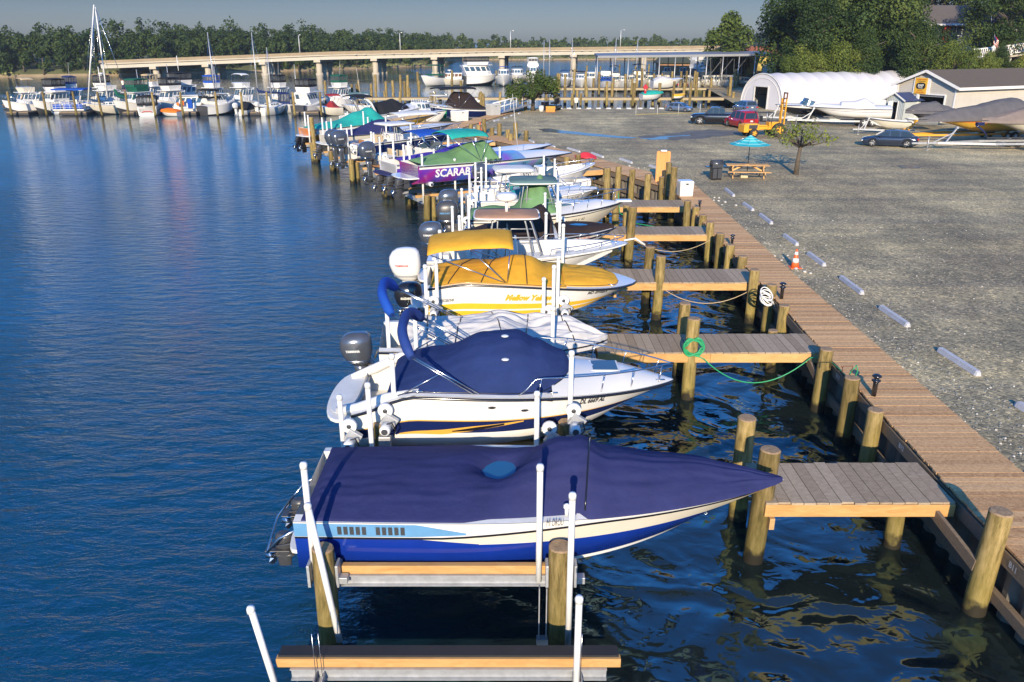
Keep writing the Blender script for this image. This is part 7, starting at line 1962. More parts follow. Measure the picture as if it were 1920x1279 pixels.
b = trawler('tall white flybridge trawler with white canvas top in the left row', 470, 425, 103, 100, B=2.8, top=C_WHT, encl=False, hs=1.4, cab=1.5)
b = lb('sailboat', 'sailboat hull hidden behind the white fishing cruiser, slim leaning mast', 'sailboat', 425, 392, 205, 102, 101, B=2.0, hs=.9, hb=1.2, mats=(WHITE,), nu=14, rub=None)
b.foredeck(0, DECKW, .1); b.mast(b.L * .55, 1.1, zy(385, 75, 101.5).z, .075, 0, spread=1.0)
b = lb('runabout', 'small runabout with black cover and grey outboard between sailboats in the left row', 'motorboat', 448, 480, 212, 95, 97, zk=-.1, B=1.7, hs=.8, hb=.9, mats=(WHITE,), nu=16, rub=None)
b.foredeck(0, WHITE, .02); b.cover(0, .98, [(0, .2), (.4, .8), (.6, .7), (1, .1)], C_BLK, e=1.8, skirt=.1, wr=.03, over=.02, seed=130, nu=24, nv=12); b.outboard(WHITE, .9, 0, -.1)
b = lb('sailboat', 'small white sailboat with tall bare mast and navy sail cover, cabin facing the river', 'sailboat', 488, 540, 210, 95.6, 99, B=2.2, hs=1.1, hb=1.25, mats=(WHITE,), bottom=DGREY, nu=18, rub=None, p=2.2)
b.foredeck(0, DECKW, .1); b.cabin(b.L * .3, b.L * .65, b.sz(.4), .4, 1.2, .9, WHITE); b.outboard(WHITE, .8, 0, -.1); b.text('VEGA', .3, .35, .6, NK)
b.mast(b.L * .45, 1.4, zy(507, 88, 97).z - 1.2, .07, 0, spread=1.0)
b = lb('sailboat', 'sailboat with the tallest mast right of the road bridge end, navy boom cover', 'sailboat', 512, 470, 205, 101, 100, B=2.2, hs=1.0, hb=1.3, mats=(WHITE,), bottom=DGREY, nu=16, rub=None, p=2.2)
b.foredeck(0, DECKW, .1); b.mast(b.L * .6, 1.3, zy(476, 60, 100.5).z - 1.1, .08, 2.6, C_NAVY, spread=1.4)
b = lb('motorboat', 'white boat with navy canvas cockpit enclosure behind the small sailboat', 'motorboat', 548, 510, 205, 100, 99, B=2.3, hs=1.2, hb=1.5, mats=(WHITE,), nu=16, rub=None); b.foredeck(.5, WHITE, .1); b.cockpit(0, .5, .6); b.enclosure(.4, b.L * .6, 1.3, 1.2, 2.0, C_NAVY, see=True)
b = trawler('white express flybridge cruiser with black canopy near the right end of the left row', 560, 606, 97.2, 102, B=2.8, top=C_BLK, hs=1.2, x0=.2, x1=.7)
b = lb('runabout', 'white runabout with dark red canvas at the right end of the left row', 'motorboat', 640, 592, 208, 96.5, 95.2, B=2.2, hs=1.1, hb=1.3, mats=(CREAM,), bottom=DGREY, nu=18, rub=None)
b.foredeck(.4, WHITE, .1); b.cockpit(0, .4, .5); b.cover(.1, .6, [(.1, .1), (.35, .7), (.6, .15)], C_RED, e=2, wr=.02, over=-.05, seed=140, nu=24, nv=14); b.bimini(.2, 1.6, 2.5, 1.8, C_RED, feet=1.)
b = lb('motorboat', 'open white motorboat with grey canvas half hidden left of the silver cruiser', 'motorboat', 700, 640, 205, 99.5, 98, B=2.3, hs=1.0, hb=1.3, mats=(WHITE,), nu=16, rub=None); b.foredeck(.5, WHITE, .1); b.cockpit(0, .5, .5); b.bimini(.5, 3, 2.5, 1.8, C_SLATE, feet=1.5)
for (l, a, c, y0, y1, tp) in (('white cruiser with a navy canvas top wedged behind the blue panelled houseboat', 150, 112, 103, 101, C_NAVY), ('white boat with black canvas tucked behind the ketch', 205, 180, 106, 103, C_BLK), ('white cruiser with tan canvas behind the small boat with the red arc', 300, 262, 109, 106, C_BEIGE),
  ('white boat with blue top behind the white fishing cruiser', 412, 378, 106, 103, C_BLUE), ('pale cruiser with black canvas left of the express flybridge cruiser', 535, 500, 107, 104, C_BLK), ('white cruiser with green top behind the red canvas runabout', 650, 612, 107, 104, C_DGRN)):
 b = trawler(l, a, c, y0, y1, B=2.7, top=tp, hs=1.3, cab=1.4); b.antenna(b.L * .4, .5, 3.5, 2.4)
for (px, top_) in ((325, 118), (410, 120), (560, 118), (268, 128)):
 b = lb('sailboat', 'low sailboat hull among the cruisers, thin mast %s' % {325: 'above the houseboat with orange vests', 410: 'left of the tall white flybridge trawler', 560: 'near the right end of the row', 268: 'above the red arc boat'}[px], 'sailboat', px + 14, px - 16, 205, 109, 108, B=2.0, hs=1.0, hb=1.2, nu=12, rub=None); b.foredeck(0, DECKW, .1); b.mast(b.L * .5, 1.1, zy(px, top_, 108.5).z - 1, .06, stays=False)
# person standing on a flybridge
def person(loc, rz, label, k=1., shirt=PVC, trous=NAVY, arm=1):
 SKIN = mat('skin', (.45, .25, .17), .6, var=.05); HAIR = mat('hair_brown', (.05, .03, .02), .7, var=.1)
 me = bpy.data.meshes.new('body'); J = [(0, 0, .95), (0, 0, 1.18), (0, 0, 1.42), (0, 0, 1.52), (.02, 0, 1.66),
  (0, .19, 1.42), (.02, .27, 1.14), (.10, .24, .90), (0, -.19, 1.42), (.10, -.30, 1.60 if arm > 0 else 1.15), (.16, -.26, 1.84 if arm > 0 else .92),
  (0, .10, .90), (.02, .12, .50), (0, .13, .07), (.12, .14, .03), (0, -.10, .90), (.02, -.12, .50), (0, -.13, .07), (.12, -.14, .03)]
 E_ = [(0, 1), (1, 2), (2, 3), (3, 4), (2, 5), (5, 6), (6, 7), (2, 8), (8, 9), (9, 10), (0, 11), (11, 12), (12, 13), (13, 14), (0, 15), (15, 16), (16, 17), (17, 18)]
 me.from_pydata(J, E_, []); o = bpy.data.objects.new('person', me); COL.objects.link(o)
 md = o.modifiers.new('skin', 'SKIN'); o.modifiers.new('sub', 'SUBSURF').levels = 1
 rr = [.14, .12, .13, .055, .09, .06, .042, .03, .06, .042, .03, .09, .06, .04, .03, .09, .06, .04, .03]
 for v, r in zip(me.skin_vertices[0].data, rr): v.radius = (r, r)
 me.skin_vertices[0].data[0].use_root = True
 me.materials.append(SKIN); o.location = loc; o.rotation_euler = (0, 0, rz); o.scale = (k, k, k)
 tag(o, label, 'person')
 MB().loft([[Vector((.0 + a * math.cos(t), b_ * math.sin(t), z)) for t in [2 * PI * i / 12 for i in range(12)]] for z, a, b_ in ((.90, .155, .19), (1.1, .145, .18), (1.35, .15, .22), (1.46, .10, .16), (1.5, .07, .08))], 0, True, True, True).build('shirt', shirt, o)
 for s in (-1, 1): MB().tube([(0, s * .09, .95), (.02, s * .12, .52), (0, s * .13, .30)], [.115, .085, .07], 0, 10).build('trouser_leg', trous, o)
 MB().lathe([(.09, 0), (.105, .05), (.08, .11), (.02, .13)], (0, 0, 1.66), 0, 12).build('hair', HAIR, o)
 return o
pz = zy(233, 172, 100.5); 
person(pz, R(-90), 'person in a white shirt standing on a cabin roof in the left marina row', .85, SW)
# floating finger docks and pilings of the left row
DOCKM = wood_deck() if False else MC['weathered_timber']
FD = 'floating docks in the left marina row'
for i, (px0, px1, lab) in enumerate(((20, 60, 'leftmost floating dock stub'), (118, 168, 'floating dock stub in front of the blue panelled houseboat'), (236, 262, 'floating dock stub below the green canvas cruiser'), (345, 372, 'floating dock stub right of the orange covered boat'), (452, 490, 'floating dock stub beside the small black covered runabout'), (553, 600, 'long low floating dock at the right end of the left row'))):
 X0, X1 = xat(px0, 212, 96), xat(px1, 212, 96); t = thing('floating_dock', ((X0 + X1) / 2, 95.8, 0), lab, 'dock', FD)
 MB().box((0, 2.4, .35), (X1 - X0, 6, .14)).build('deck', DOCKM, t); MB().box((0, 2.4, .16), (X1 - X0 + .1, 6.1, .24)).build('float', RUB, t)
mdk = thing('floating_dock', (xat(350, 205, 106), 106, 0), 'long walkway dock behind all the boats of the left row', 'dock', FD)
MB().box((0, 0, .5), (46, 1.6, .16)).build('deck', DOCKM, mdk); MB().box((0, 0, .25), (46, 1.7, .3)).build('float', RUB, mdk)
for px, y0, lab in ((22, 94.2, 'beside the cream trawler'), (88, 94.5, 'in front of the black canvas cruiser'), (143, 94.2, 'in front of the blue panelled houseboat'), (191, 94.0, 'in front of the ketch'), (241, 93.8, 'below the green canvas cruiser'), (291, 93.6, 'at the boat with the red arc'),
     (343, 93.6, 'right of the orange cover'), (408, 93.6, 'against the white fishing cruiser'), (455, 93.5, 'by the small black covered runabout'), (503, 93.8, 'against the small sailboat'), (553, 93.6, 'at the express flybridge cruiser'), (603, 93.8, 'at the red canvas runabout')):
 pile(xat(px, 215, y0), y0, 2.7, 'greenish piling ' + lab, .125, 'pilings of the left marina row', n=10)
# ================================================================== FAR MARINA
FG = 'pilings of the far marina'
rnd = random.Random(11)
PL = 'weathered yellowish piling among the docks of the far marina'
PALE = wood('pale_timber', (.26, .21, .12), (.46, .38, .24))
def walk(px0, px1, py, z, label, w=1.5, n=2.4, drop=True):
 a = at(px0, py, z); b_ = at(px1, py, z); d = b_ - a
 t = thing('dock', (a + b_) / 2 * Vector((1, 1, 0)) if False else ((a.x + b_.x) / 2, (a.y + b_.y) / 2, 0), label, 'dock', 'docks of the far marina')
 h = d / 2
 MB().beam((-h.x, -h.y, z), (h.x, h.y, z), w, .08).build('deck', MC['weathered_timber'], t)
 MB().beam((-h.x, -h.y - w / 2 - .03, z - .14), (h.x, h.y - w / 2 - .03, z - .14), .06, .30).build('side_beam', PALE, t)
 return a, b_
# the front walkway
a, b_ = walk(528, 1412, 183, 1.15, 'front timber walkway of the far marina running the whole width behind the yard')
x = a.x
seen = 0
while x < b_.x:
 k = rnd.random()
 y = a.y - .85 if k < .6 else a.y + .9
 pile(x, y, rnd.choice((1.7, 1.9, 2.3, 3.2)), PL, .17, FG, n=8)
 x += rnd.choice((1.1, 2.2, 2.6, 3.4))
a, b_ = walk(1050, 1400, 165, 1.15, 'second timber walkway of the far marina, carrying many close pilings')
x = a.x
while x < b_.x:
 pile(x, a.y + rnd.choice((-.8, .8, 2.5)), rnd.choice((2.6, 3.6, 4.0, 3.2)), PL, .19, FG, n=8); x += rnd.choice((.8, 1.3, 1.9, 2.4))
a, b_ = walk(850, 1000, 150, .8, 'third low walkway beside the moored yachts left of the road bridge pier')
for px, py, z in ((848, 172, 3.4), (780 + 5, 180, 3.6), (880, 158, 2.6), (905, 158, 2.4), (930, 158, 2.6), (950, 158, 2.6), (975, 158, 2.6), (1020, 158, 2.8), (1045, 172, 3.), (1100, 152, 3.2), (1125, 152, 3.), (1160, 152, 3.4), (1190, 152, 3.), (1215, 152, 3.4), (1250, 152, 3.0), (1290, 152, 3.), (1330, 158, 3.3), (1355, 160, 3.)):
 p = at(px, py, 0); pile(p.x, p.y, z, PL, .2, FG, n=8)
for px in (633, 642, 663, 668, 672, 694, 703, 725, 735, 752, 760, 766, 785): 
 p = at(px, 196, 0); pile(p.x, p.y + rnd.uniform(-1, 3), rnd.choice((3.0, 3.8, 2.6)), PL, .19, FG, n=8)
for px, zt in ((1302, 4.2), (1366, 3.6)):
 p = at(px, 197, 0); pile(p.x, p.y, zt, 'tall lone piling standing in the water in front of the covered slips, %s one' % ('left' if px < 1340 else 'right'), .2, FG, n=8)
# posts along the yard bulkhead
for i, px in enumerate((1042, 1060, 1082, 1100, 1135, 1148, 1172, 1190, 1212, 1236, 1260, 1282, 1306, 1330, 1366)):
 p = at(px, 197, 0); pile(p.x, p.y + .6, rnd.choice((1.9, 2.3, 2.8)), PL, .2, FG, n=8)
# moored boats of the far marina
MG = 'boats moored in the far marina'
def fb_(name, label, cat, pxs, pxb, Ys, Yb, py=155, **k):
 return Boat(name, label, cat, (xat(pxs, py, Ys), Ys), (xat(pxb, py, Yb), Yb), -.2, group=MG, nu=14, rub=None, **k)
b = fb_('motorboat', 'white motorboat with a square dark green canvas top, leftmost in the far marina', 'motorboat', 826, 790, 163, 159, B=3, hs=1.6, hb=2.2, kr=.2); b.foredeck(.5, WHITE, .2); b.cockpit(0, .5, .6); b.enclosure(.4, 2.8, 2.1, 1.9, 2.6, C_DGRN, see=False); b.outboard(DGREY, 1.2)
b = fb_('cabin_cruiser', 'cream cruiser with brown canvas sides next to the green topped boat', 'cabin cruiser', 862, 824, 165, 162, B=3, hs=1.2, hb=1.6, mats=(CREAM,), kr=.2); b.foredeck(0, WHITE, .1); b.cabin(.4, b.L * .7, 1.3, 1.2, 2.4, 1.8, WHITE, mat('brown_blind', (.15, .07, .04), .8)); b.radar(b.L * .5, 2.9, .4)
b = trawler('big white motor yacht with black topped flybridge in the far marina', 872, 930, 164, 166, B=4, hs=1.9, hb=2.3, cab=2.0, top=C_BLK, lg=MG, x0=.03, x1=.86)
def bowon(label, px, Y, B, hs, hb, cab, cm=WHITE, top=None, fly=False, name='cabin_cruiser', cat='cabin cruiser', mats=(WHITE,), L=7.5, encl=False, dx=0., win=None):
 X = xat(px, 155, Y); b = Boat(name, label, cat, (X + dx, Y + L), (X, Y), -.2, B=B, hs=hs, hb=hb, mats=mats, kr=.15, nu=14, rub=None, group=MG, rake=.1)
 b.foredeck(.0, WHITE, .1); b.cabin(1.0, b.L * .68, hs + .15, cab, B * .75, B * .62, cm, win)
 if fly: MB().box((2.5, 0, hs + cab + .45), (2.6, B * .62, .65), 0, taper=.9).build('flybridge', WHITE, b.root, bevel=.05)
 if top: b.enclosure(1.2, 3.6, hs + cab + (.8 if fly else .2), .9, B * .6, top) if encl else b.bimini(1., 3.6, hs + cab + (1.6 if fly else .5), B * .65, top, feet=2)
 b.bowrail(.5, .98, .5, .05, n=3, r=.025)
 return b
bowon('white lobster boat seen bow on with royal blue visor roof in the far marina', 944, 158, 3.4, 1.6, 2.4, 1.5, C_TAN and WHITE, C_BLUE)
bowon('broad white express cruiser with dark canopy left of the bushy small tree', 970, 163, 3.6, 1.7, 2.2, 1.3, WHITE, C_BLK)
bowon('tall white flybridge cruiser seen bow on behind the bushy small tree', 1000, 163, 3.6, 1.9, 2.4, 1.6, WHITE, C_WHT, True, encl=True)
b = fb_('sailboat', 'sailboat with two bare masts behind the bushy small tree', 'sailboat', 1040, 1010, 165, 163, B=2.6, hs=1.3, hb=1.6, kr=.2); b.foredeck(0, WHITE, .1); b.mast(b.L * .35, 1.5, zy(1022, 75, 164).z - 1.3, .10, spread=1.2); b.mast(b.L * .7, 1.5, zy(1022, 75, 164).z - 1.3, .09, spread=1.2, stays=False)
b = fb_('sailboat', 'sailboat with a tall mast just right of the road bridge pier', 'sailboat', 1085, 1058, 165, 164, B=2.6, hs=1.3, hb=1.6, kr=.2); b.foredeck(0, WHITE, .1); b.mast(b.L * .5, 1.5, zy(1069, 72, 164).z - 1.3, .10, 3, C_BLK, spread=1.2)
b = fb_('sailboat', 'sailboat with a mast rising in front of the left end of the grey slip roof', 'sailboat', 1170, 1140, 158, 157, B=2.6, hs=1.3, hb=1.6, kr=.2); b.foredeck(0, WHITE, .1); b.mast(b.L * .6, 1.5, zy(1152, 72, 157).z - 1.3, .11, spread=1.2)
b = fb_('sailboat', 'sailboat with a mast crossing the grey slip roof further right', 'sailboat', 1210, 1180, 158, 157, B=2.6, hs=1.3, hb=1.6, kr=.2); b.foredeck(0, WHITE, .1); b.mast(b.L * .6, 1.5, zy(1192, 72, 157).z - 1.3, .11, spread=1.2)
bowon('white cuddy boat with black canopy right of the bridge pier', 1092, 150, 3., 1.4, 1.9, 1.1, WHITE, C_BLK)
bowon('plain white cabin boat with three dark windows seen bow on', 1112, 148, 3.0, 1.6, 2.2, 1.3)
bowon('white trawler with rigging and royal blue bow awning', 1140, 140.5, 2.9, 1.4, 2.0, 1.4, WHITE, None, True).enclosure(5.0, 6.4, 2.0, .5, 2.4, C_BLUE, see=False)
bowon('small white stern facing boat with two dark ports', 1173, 140, 2.6, 1.7, 2.1, .8)
bowon('white flybridge boat with blue canvas visor under the slip roof', 1205, 140, 3.3, 1.7, 2.2, 1.2, WHITE, C_BLUE, True)
bowon('cream boat in the shade under the slip roof, left of the brown dock house windows', 1243, 139.5, 2.9, 1.5, 2.0, 1.2, CREAM)
b = bowon('dark windowed boat with two red stern lights under the slip roof', 1277, 139, 3.0, 1.4, 1.8, 1.2, DGREY)
q = MB(); q.box((b.L - .3, .8, 1.5), (.4, .8, .3)); q.box((b.L - .3, -.8, 1.5), (.4, .8, .3)); q.build('red_panels', RED, b.root)
bowon('white boat with a rounded bow in the middle covered slip', 1312, 138.5, 2.7, 1.3, 1.8, 1.1)
bowon('white bow on boat under the right half of the slip roof', 1381, 136, 2.8, 1.5, 2.2, 1.3)
bowon('cream boat at the right end of the covered slips', 1408, 137, 2.7, 1.5, 2.0, 1.0, CREAM, mats=(CREAM,))
for (px, l, tp, f) in ((1062, 'white cuddy boat tied right behind the bridge pier columns', C_NAVY, False), (1125, 'white bow of a boat squeezed between the rigged trawler and a plain cabin boat', None, False), (1158, 'white boat with a cream visor left of the two dark ports', C_BEIGE, True), (1189, 'white pilothouse boat beside the blue visor flybridge boat', None, False), (1224, 'white boat with grey canvas behind the big lifted speedboat', C_GREY, False), (1260, 'white boat with a small flybridge under the brown dock house windows', None, True), (1296, 'white boat with black canvas between covered slips', C_BLK, False), (1332, 'cream sportfishing boat in a covered slip', C_TAN, True), (1365, 'white boat with navy canvas in a covered slip', C_NAVY, False)):
 bowon(l, px, 141.5 if px > 1130 else 152, 2.6, 1.4, 1.9, 1.2, WHITE, tp, f)
b = trawler('large white yacht with oval windows behind the covered slips', 1290, 1325, 168, 170, B=4, hs=3.2, hb=3.6, cab=1.6, top=None, encl=False, lg=MG)
bowon('shaded white boat behind the right posts of the covered slips', 1350, 139, 2.7, 1.5, 2.0, 1.2)
# boats lifted in front of the covered slips
zz_ = 2.0
b = Boat('speedboat', 'big white speedboat raised on a lift in front of the covered slips', 'motorboat', (xat(1222, 160, 122), 122), (xat(1281, 158, 122.5), 122.5), 1.5, B=2.4, hs=1.2, hb=1.5, mats=(WHITE,), group=MG, nu=16, rub=None, kr=.5); b.foredeck(0, WHITE, .15); b.cover(.05, .6, [(0, .1), (.3, .4), (.6, .1)], C_GREY, nu=20, nv=12)
b = Boat('motorboat', 'white boat with a teal green cover raised above the front walkway', 'motorboat', (xat(1202, 178, 107), 107), (xat(1245, 176, 107.5), 107.5), .9, B=1.9, hs=.8, hb=1.0, mats=(WHITE,), group=MG, nu=16, rub=None, kr=.5); b.foredeck(0, WHITE, .05); b.cover(0, .95, [(0, .1), (.4, .35), (.95, .1)], C_TEAL, nu=24, nv=12, skirt=.1)
b = Boat('jet_ski', 'yellow and white jet ski raised on a lift beside the teal covered boat', 'jet ski', (xat(1262, 175, 107), 107), (xat(1286, 175, 107.2), 107.2), 1.1, B=1.0, hs=.5, hb=.6, rows=((.5, 0), (1, 1)), mats=(WHITE, YEL), group=MG, nu=14, rub=None, kr=.5); b.foredeck(0, YEL, .15); b.seat(b.L * .35, 0, .4, .8, .5, .25, 0, BLACK); q = MB(); q.tube([(b.L * .6, 0, .6), (b.L * .55, 0, 1.0)], .04, 0, 6); q.tube([(b.L * .55, -.35, 1.0), (b.L * .55, .35, 1.0)], .03, 0, 6); q.build('handlebar', BLACK, b.root)
t = thing('standpipe', (xat(1210, 170, 106.5), 106.5, 1.2), 'red dock standpipe behind the teal covered boat', 'standpipe'); MB().tube([(0, 0, 0), (0, 0, 1.7)], .16, 0, 8).build('pipe', RED, t); MB().box((0, 0, 1.35), (.6, .3, .3)).build('valve', RED, t, bevel=.05)
# ================================================================== SMALL THINGS
STOP = mat('concrete_stop', (.46, .46, .48), .85, var=.18, scale=8, bump=.3, bscale=60)
ws = [((1760, 658), (1835, 706)), ((1650, 578), (1703, 614)), ((1576, 522), (1617, 553)), ((1515, 477), (1546, 500)), ((1470, 443), (1495, 461)), ((1425, 404), (1447, 421)), ((1394, 383), (1412, 396)), ((1360, 356), (1376, 369)),
  ((1218, 312), (1244, 321)), ((1162, 299), (1185, 307)), ((1109, 288), (1131, 296)), ((1064, 279), (1087, 286)), ((1023, 270), (1040, 277)), ((984, 261), (1001, 268)), ((954, 254), (968, 260)), ((923, 247), (936, 252)), ((900, 241.5), (911, 246)), ((878, 236), (889, 241)),
  ((904, 234), (913, 231.5)), ((926, 228), (936, 226)), ((945, 222.5), (951, 221)), ((958, 218), (962, 217)), ((972, 214), (976, 213)), ((1905, 760), (1990, 812))]
desc = ['largest concrete wheel stop, at the right above the bend of the boardwalk edge', 'second largest wheel stop, up and left of the largest', 'third wheel stop from the right', 'wheel stop just right of the striped traffic cone', 'wheel stop up and left of the striped cone', 'wheel stop level with the fourth finger pier', 'wheel stop below the picnic table end',
  'wheel stop nearest the black grill', 'wheel stop left of the plywood box', 'second wheel stop left of the plywood box', 'wheel stop right of the red tarp', 'wheel stop above the bow of the purple graphic boat', 'wheel stop above the white boats left of the puddle tail', 'fourth wheel stop right of the orange cone', 'third wheel stop right of the orange cone', 'second wheel stop right of the orange cone', 'wheel stop touching the orange cone',
  'leftmost wheel stop, left of the orange cone', 'first wheel stop on the far leg after the bend', 'second wheel stop on the far leg', 'third wheel stop on the far leg', 'fourth wheel stop on the far leg', 'last wheel stop on the far leg near the bushy tree', 'wheel stop cut by the right edge of the picture']
for (p0, p1), d in zip(ws, desc):
 a = at(*p0, ZG); c = at(*p1, ZG); L = (c - a).length; ang = math.atan2(c.y - a.y, c.x - a.x)
 q = MB(); h = .115; rr = []
 for x, k in ((-L / 2, .75), (-L / 2 + .06, 1), (L / 2 - .06, 1), (L / 2, .75)): rr.append([Vector((x, -.085 * k, 0)), Vector((x, -.05 * k, h * k)), Vector((x, .05 * k, h * k)), Vector((x, .085 * k, 0))])
 q.loft([r[::-1] for r in rr], 0, False, True, True); o = q.build('wheel_stop', STOP, None, bevel=.008); o.location = (a + c) / 2; o.rotation_euler = (0, 0, ang); tag(o, d, 'wheel stop', 'concrete wheel stops along the yard')
CO = mat('cone_orange', (.75, .13, .03), .45, var=.06); CW = mat('cone_white', (.75, .74, .72), .4, var=.04)
def cone(p, label, h=.62, white=True, k=1.):
 t = thing('traffic_cone', p, label, 'traffic cone', 'traffic cones'); t.scale = (k, k, k)
 q = MB(); ms = [(.135, .02), (.105, h * .3), (.075, h * .55), (.055, h * .75), (.028, h)]
 q.lathe(ms, (0, 0, 0), 0, 18); q.build('cone_body', CO, t)
 MB().box((0, 0, .015), (.36, .36, .03)).build('base', CO, t, bevel=.01)
 if white:
  MB().lathe([(.108, h * .30), (.082, h * .52)], (0, 0, 0), 0, 18).build('white_band', CW, t); MB().lathe([(.064, h * .70), (.046, h * .86)], (0, 0, 0), 0, 18).build('white_band', CW, t)
cone(at(1490, 502, ZG), 'orange and white striped traffic cone at the edge of the boardwalk'); cone(at(900, 249, ZG), 'plain orange traffic cone at the far bend of the boardwalk', white=False, k=1.35)
rnd = random.Random(3)
ROCK = mat('pale_rock', (.50, .47, .42), .9, var=.2)
for i, (px, py, n, lab) in enumerate(((1455, 480, 9, 'scatter of pale stones by the boardwalk behind the striped cone'), (1486, 508, 8, 'scatter of pale stones in front of the striped cone'), (1341, 378, 8, 'scatter of pale stones right of the white dock box'), (1196, 317, 8, 'heap of pale stones left of the plywood box'))):
 c = at(px, py, ZG); q = MB()
 for k in range(n):
  r = rnd.uniform(.03, .08); q.lathe([(r * .5, 0), (r, r * .4), (r * .4, r)], (rnd.gauss(0, .35), rnd.gauss(0, .45), 0), 0, 6, sm=False)
 tag(q.build('stones', ROCK, None, loc=c), lab, 'stones', None, 'stuff')
# dock boxes
def dbox(p, w, d, h, label, m=WHITE, rz=0., name='dock_box'):
 t = thing(name, p, label, 'dock box', None, rz)
 MB().box((0, 0, h * .42), (w, d, h * .84), 0, taper=1.06).build('box_body', m, t, bevel=.03)
 q = MB(); q.box((0, 0, h * .92), (w * 1.12, d * 1.12, h * .16), 0, taper=.88); q.build('lid', m, t, bevel=.03)
 MB().box((0, -d * .56, h * .8), (.12, .03, .06)).build('latch', DGREY, t)
dbox(at(1282, 369, ZD + .03) + Vector((.1, .3, 0)), .62, .55, .72, 'white fibreglass dock box on the boardwalk left of the fifth finger pier', rz=.1)
dbox(at(862, 227, ZD + .03), 1.3, .9, .95, 'white dock box at the far bend of the boardwalk', rz=.7)
dbox(at(925, 216, ZD + .03), 1.2, .8, 1.1, 'grey utility box on the far leg of the boardwalk', mat('pale_grey', (.42, .42, .40), .6), rz=.7, name='utility_box')
# plywood post box
PLY = wood('plywood', (.55, .24, .07), (.72, .36, .13), .7, grain=(3, 3, 1), bump=.1)
p = at(1248, 345, ZD); t = thing('plywood_box', (p.x - .1, p.y + .5, ZD), 'tall orange plywood box standing between pilings at the corner of the boardwalk', 'plywood box', None, R(-12))
q = MB(); q.box((0, 0, .75), (.62, .04, 1.55)); q.box((.33, .22, .75), (.04, .44, 1.55)); q.box((-.33, .22, .75), (.04, .44, 1.55)); q.box((0, .44, .75), (.62, .04, 1.55)); q.build('panels', PLY, t, bevel=.005)
q = MB(); q.box((.27, -.04, .78), (.1, .05, 1.6)); q.box((-.27, -.04, .78), (.1, .05, 1.6)); q.build('battens', PLY, t); MB().box((0, .2, 1.58), (.3, .2, .07)).build('white_cap', PVC, t)
# picnic table, grill, parasol
PT = wood('picnic_timber', (.50, .27, .10), (.70, .42, .17), .65, grain=(2, 10, 10))
p = at(1399, 333, ZG); t = thing('picnic_table', p, 'new wooden picnic table with attached benches on the gravel, parasol through its top', 'picnic table', None, R(-6)); t.scale = (1.12, 1, .92)
q = MB()
for i in range(5):
 if i == 2: q.box((-.55, 0, .74), (.9, .14, .035)); q.box((.55, 0, .74), (.9, .14, .035))
 else: q.box((0, (i - 2) * .145, .74), (2.0, .138, .035))
q.build('tabletop', PT, t, bevel=.006)
for s in (-1, 1):
 q = MB(); q.box((0, s * .70, .44), (2.0, .14, .035)); q.box((0, s * .845, .44), (2.0, .14, .035)); q.build('bench', PT, t, bevel=.006)
for x in (-.72, .72):
 q = MB(); q.beam((x, -.62, 0), (x, -.18, .72), .04, .12); q.beam((x, .62, 0), (x, .18, .72), .04, .12); q.beam((x, -.9, .38), (x, .9, .38), .04, .11); q.beam((x + .03, -.36, .68), (x + .03, .36, .68), .04, .08); q.build('leg_frame', PT, t)
q = MB(); q.beam((-.70, 0, .40), (-.2, 0, .70), .06, .08); q.beam((.70, 0, .40), (.2, 0, .70), .06, .08); q.build('brace', PT, t)
tag(MB().box((0, 0, .12), (.38, .30, .24)).build('concrete_block', mat('pale_block', (.50, .42, .26), .8), None, bevel=.01, loc=at(1394, 333, ZG)), 'pale block holding the parasol foot under the picnic table', 'block')
def umbm():
 m, nt, b = _nt('parasol_stripes'); N = nt.nodes.new; L = nt.links.new
 tc = N('ShaderNodeTexCoord'); sp = N('ShaderNodeSeparateXYZ'); L(tc.outputs['Object'], sp.inputs[0])
 mr = N('ShaderNodeMapRange'); mr.inputs[1].default_value = 0; mr.inputs[2].default_value = .48; L(sp.outputs[2], mr.inputs[0])
 c = N('ShaderNodeValToRGB'); c.color_ramp.interpolation = 'CONSTANT'; e = c.color_ramp.elements
 cols = [(0, (.02, .36, .42)), (.12, (.20, .55, .52)), (.2, (.02, .36, .42)), (.3, (.02, .45, .50)), (.4, (.30, .60, .52)), (.48, (.02, .40, .46)), (.6, (.16, .55, .55)), (.72, (.03, .40, .46)), (.86, (.25, .60, .55))]
 e[0].position, e[0].color = 0, (*cols[0][1], 1); e[1].position, e[1].color = cols[-1][0], (*cols[-1][1], 1)
 for p_, k in cols[1:-1]: q = e.new(p_); q.color = (*k, 1)
 L(mr.outputs[0], c.inputs[0]); L(c.outputs[0], b.inputs['Base Color']); b.inputs['Roughness'].default_value = .7
 return m
pu = at(1400, 331, ZG); t = thing('parasol', pu, 'teal and aqua striped octagonal parasol over the picnic table', 'parasol')
MB().tube([(0, 0, .05), (0, 0, 2.25)], .022, 0, 8).build('pole', BLACK, t)
q = MB(); n = 8; Rr = 1.10
for i in range(n):
 a0, a1 = 2 * PI * (i + .5) / n, 2 * PI * (i + 1.5) / n
 def pf(u, v, a0=a0, a1=a1):
  r = Rr * u; e0 = Vector((math.cos(a0), math.sin(a0), 0)); e1 = Vector((math.cos(a1), math.sin(a1), 0)); w = e0.lerp(e1, v) * r
  return Vector((w.x, w.y, .48 * (1 - u) ** 1.0 - .05 * math.sin(PI * v) * u * .5 - .06 * math.sin(PI * u)))
 q.grid(pf, 8, 6, 0, False)
o = q.build('canopy', umbm(), t, solid=.008); o.location = (0, 0, 1.72)
q = MB()
for i in range(n):
 a = 2 * PI * (i + .5) / n; q.tube([(0, 0, 2.14), (Rr * .98 * math.cos(a), Rr * .98 * math.sin(a), 1.70)], .008, 0, 4)
q.build('ribs', STEEL, t)
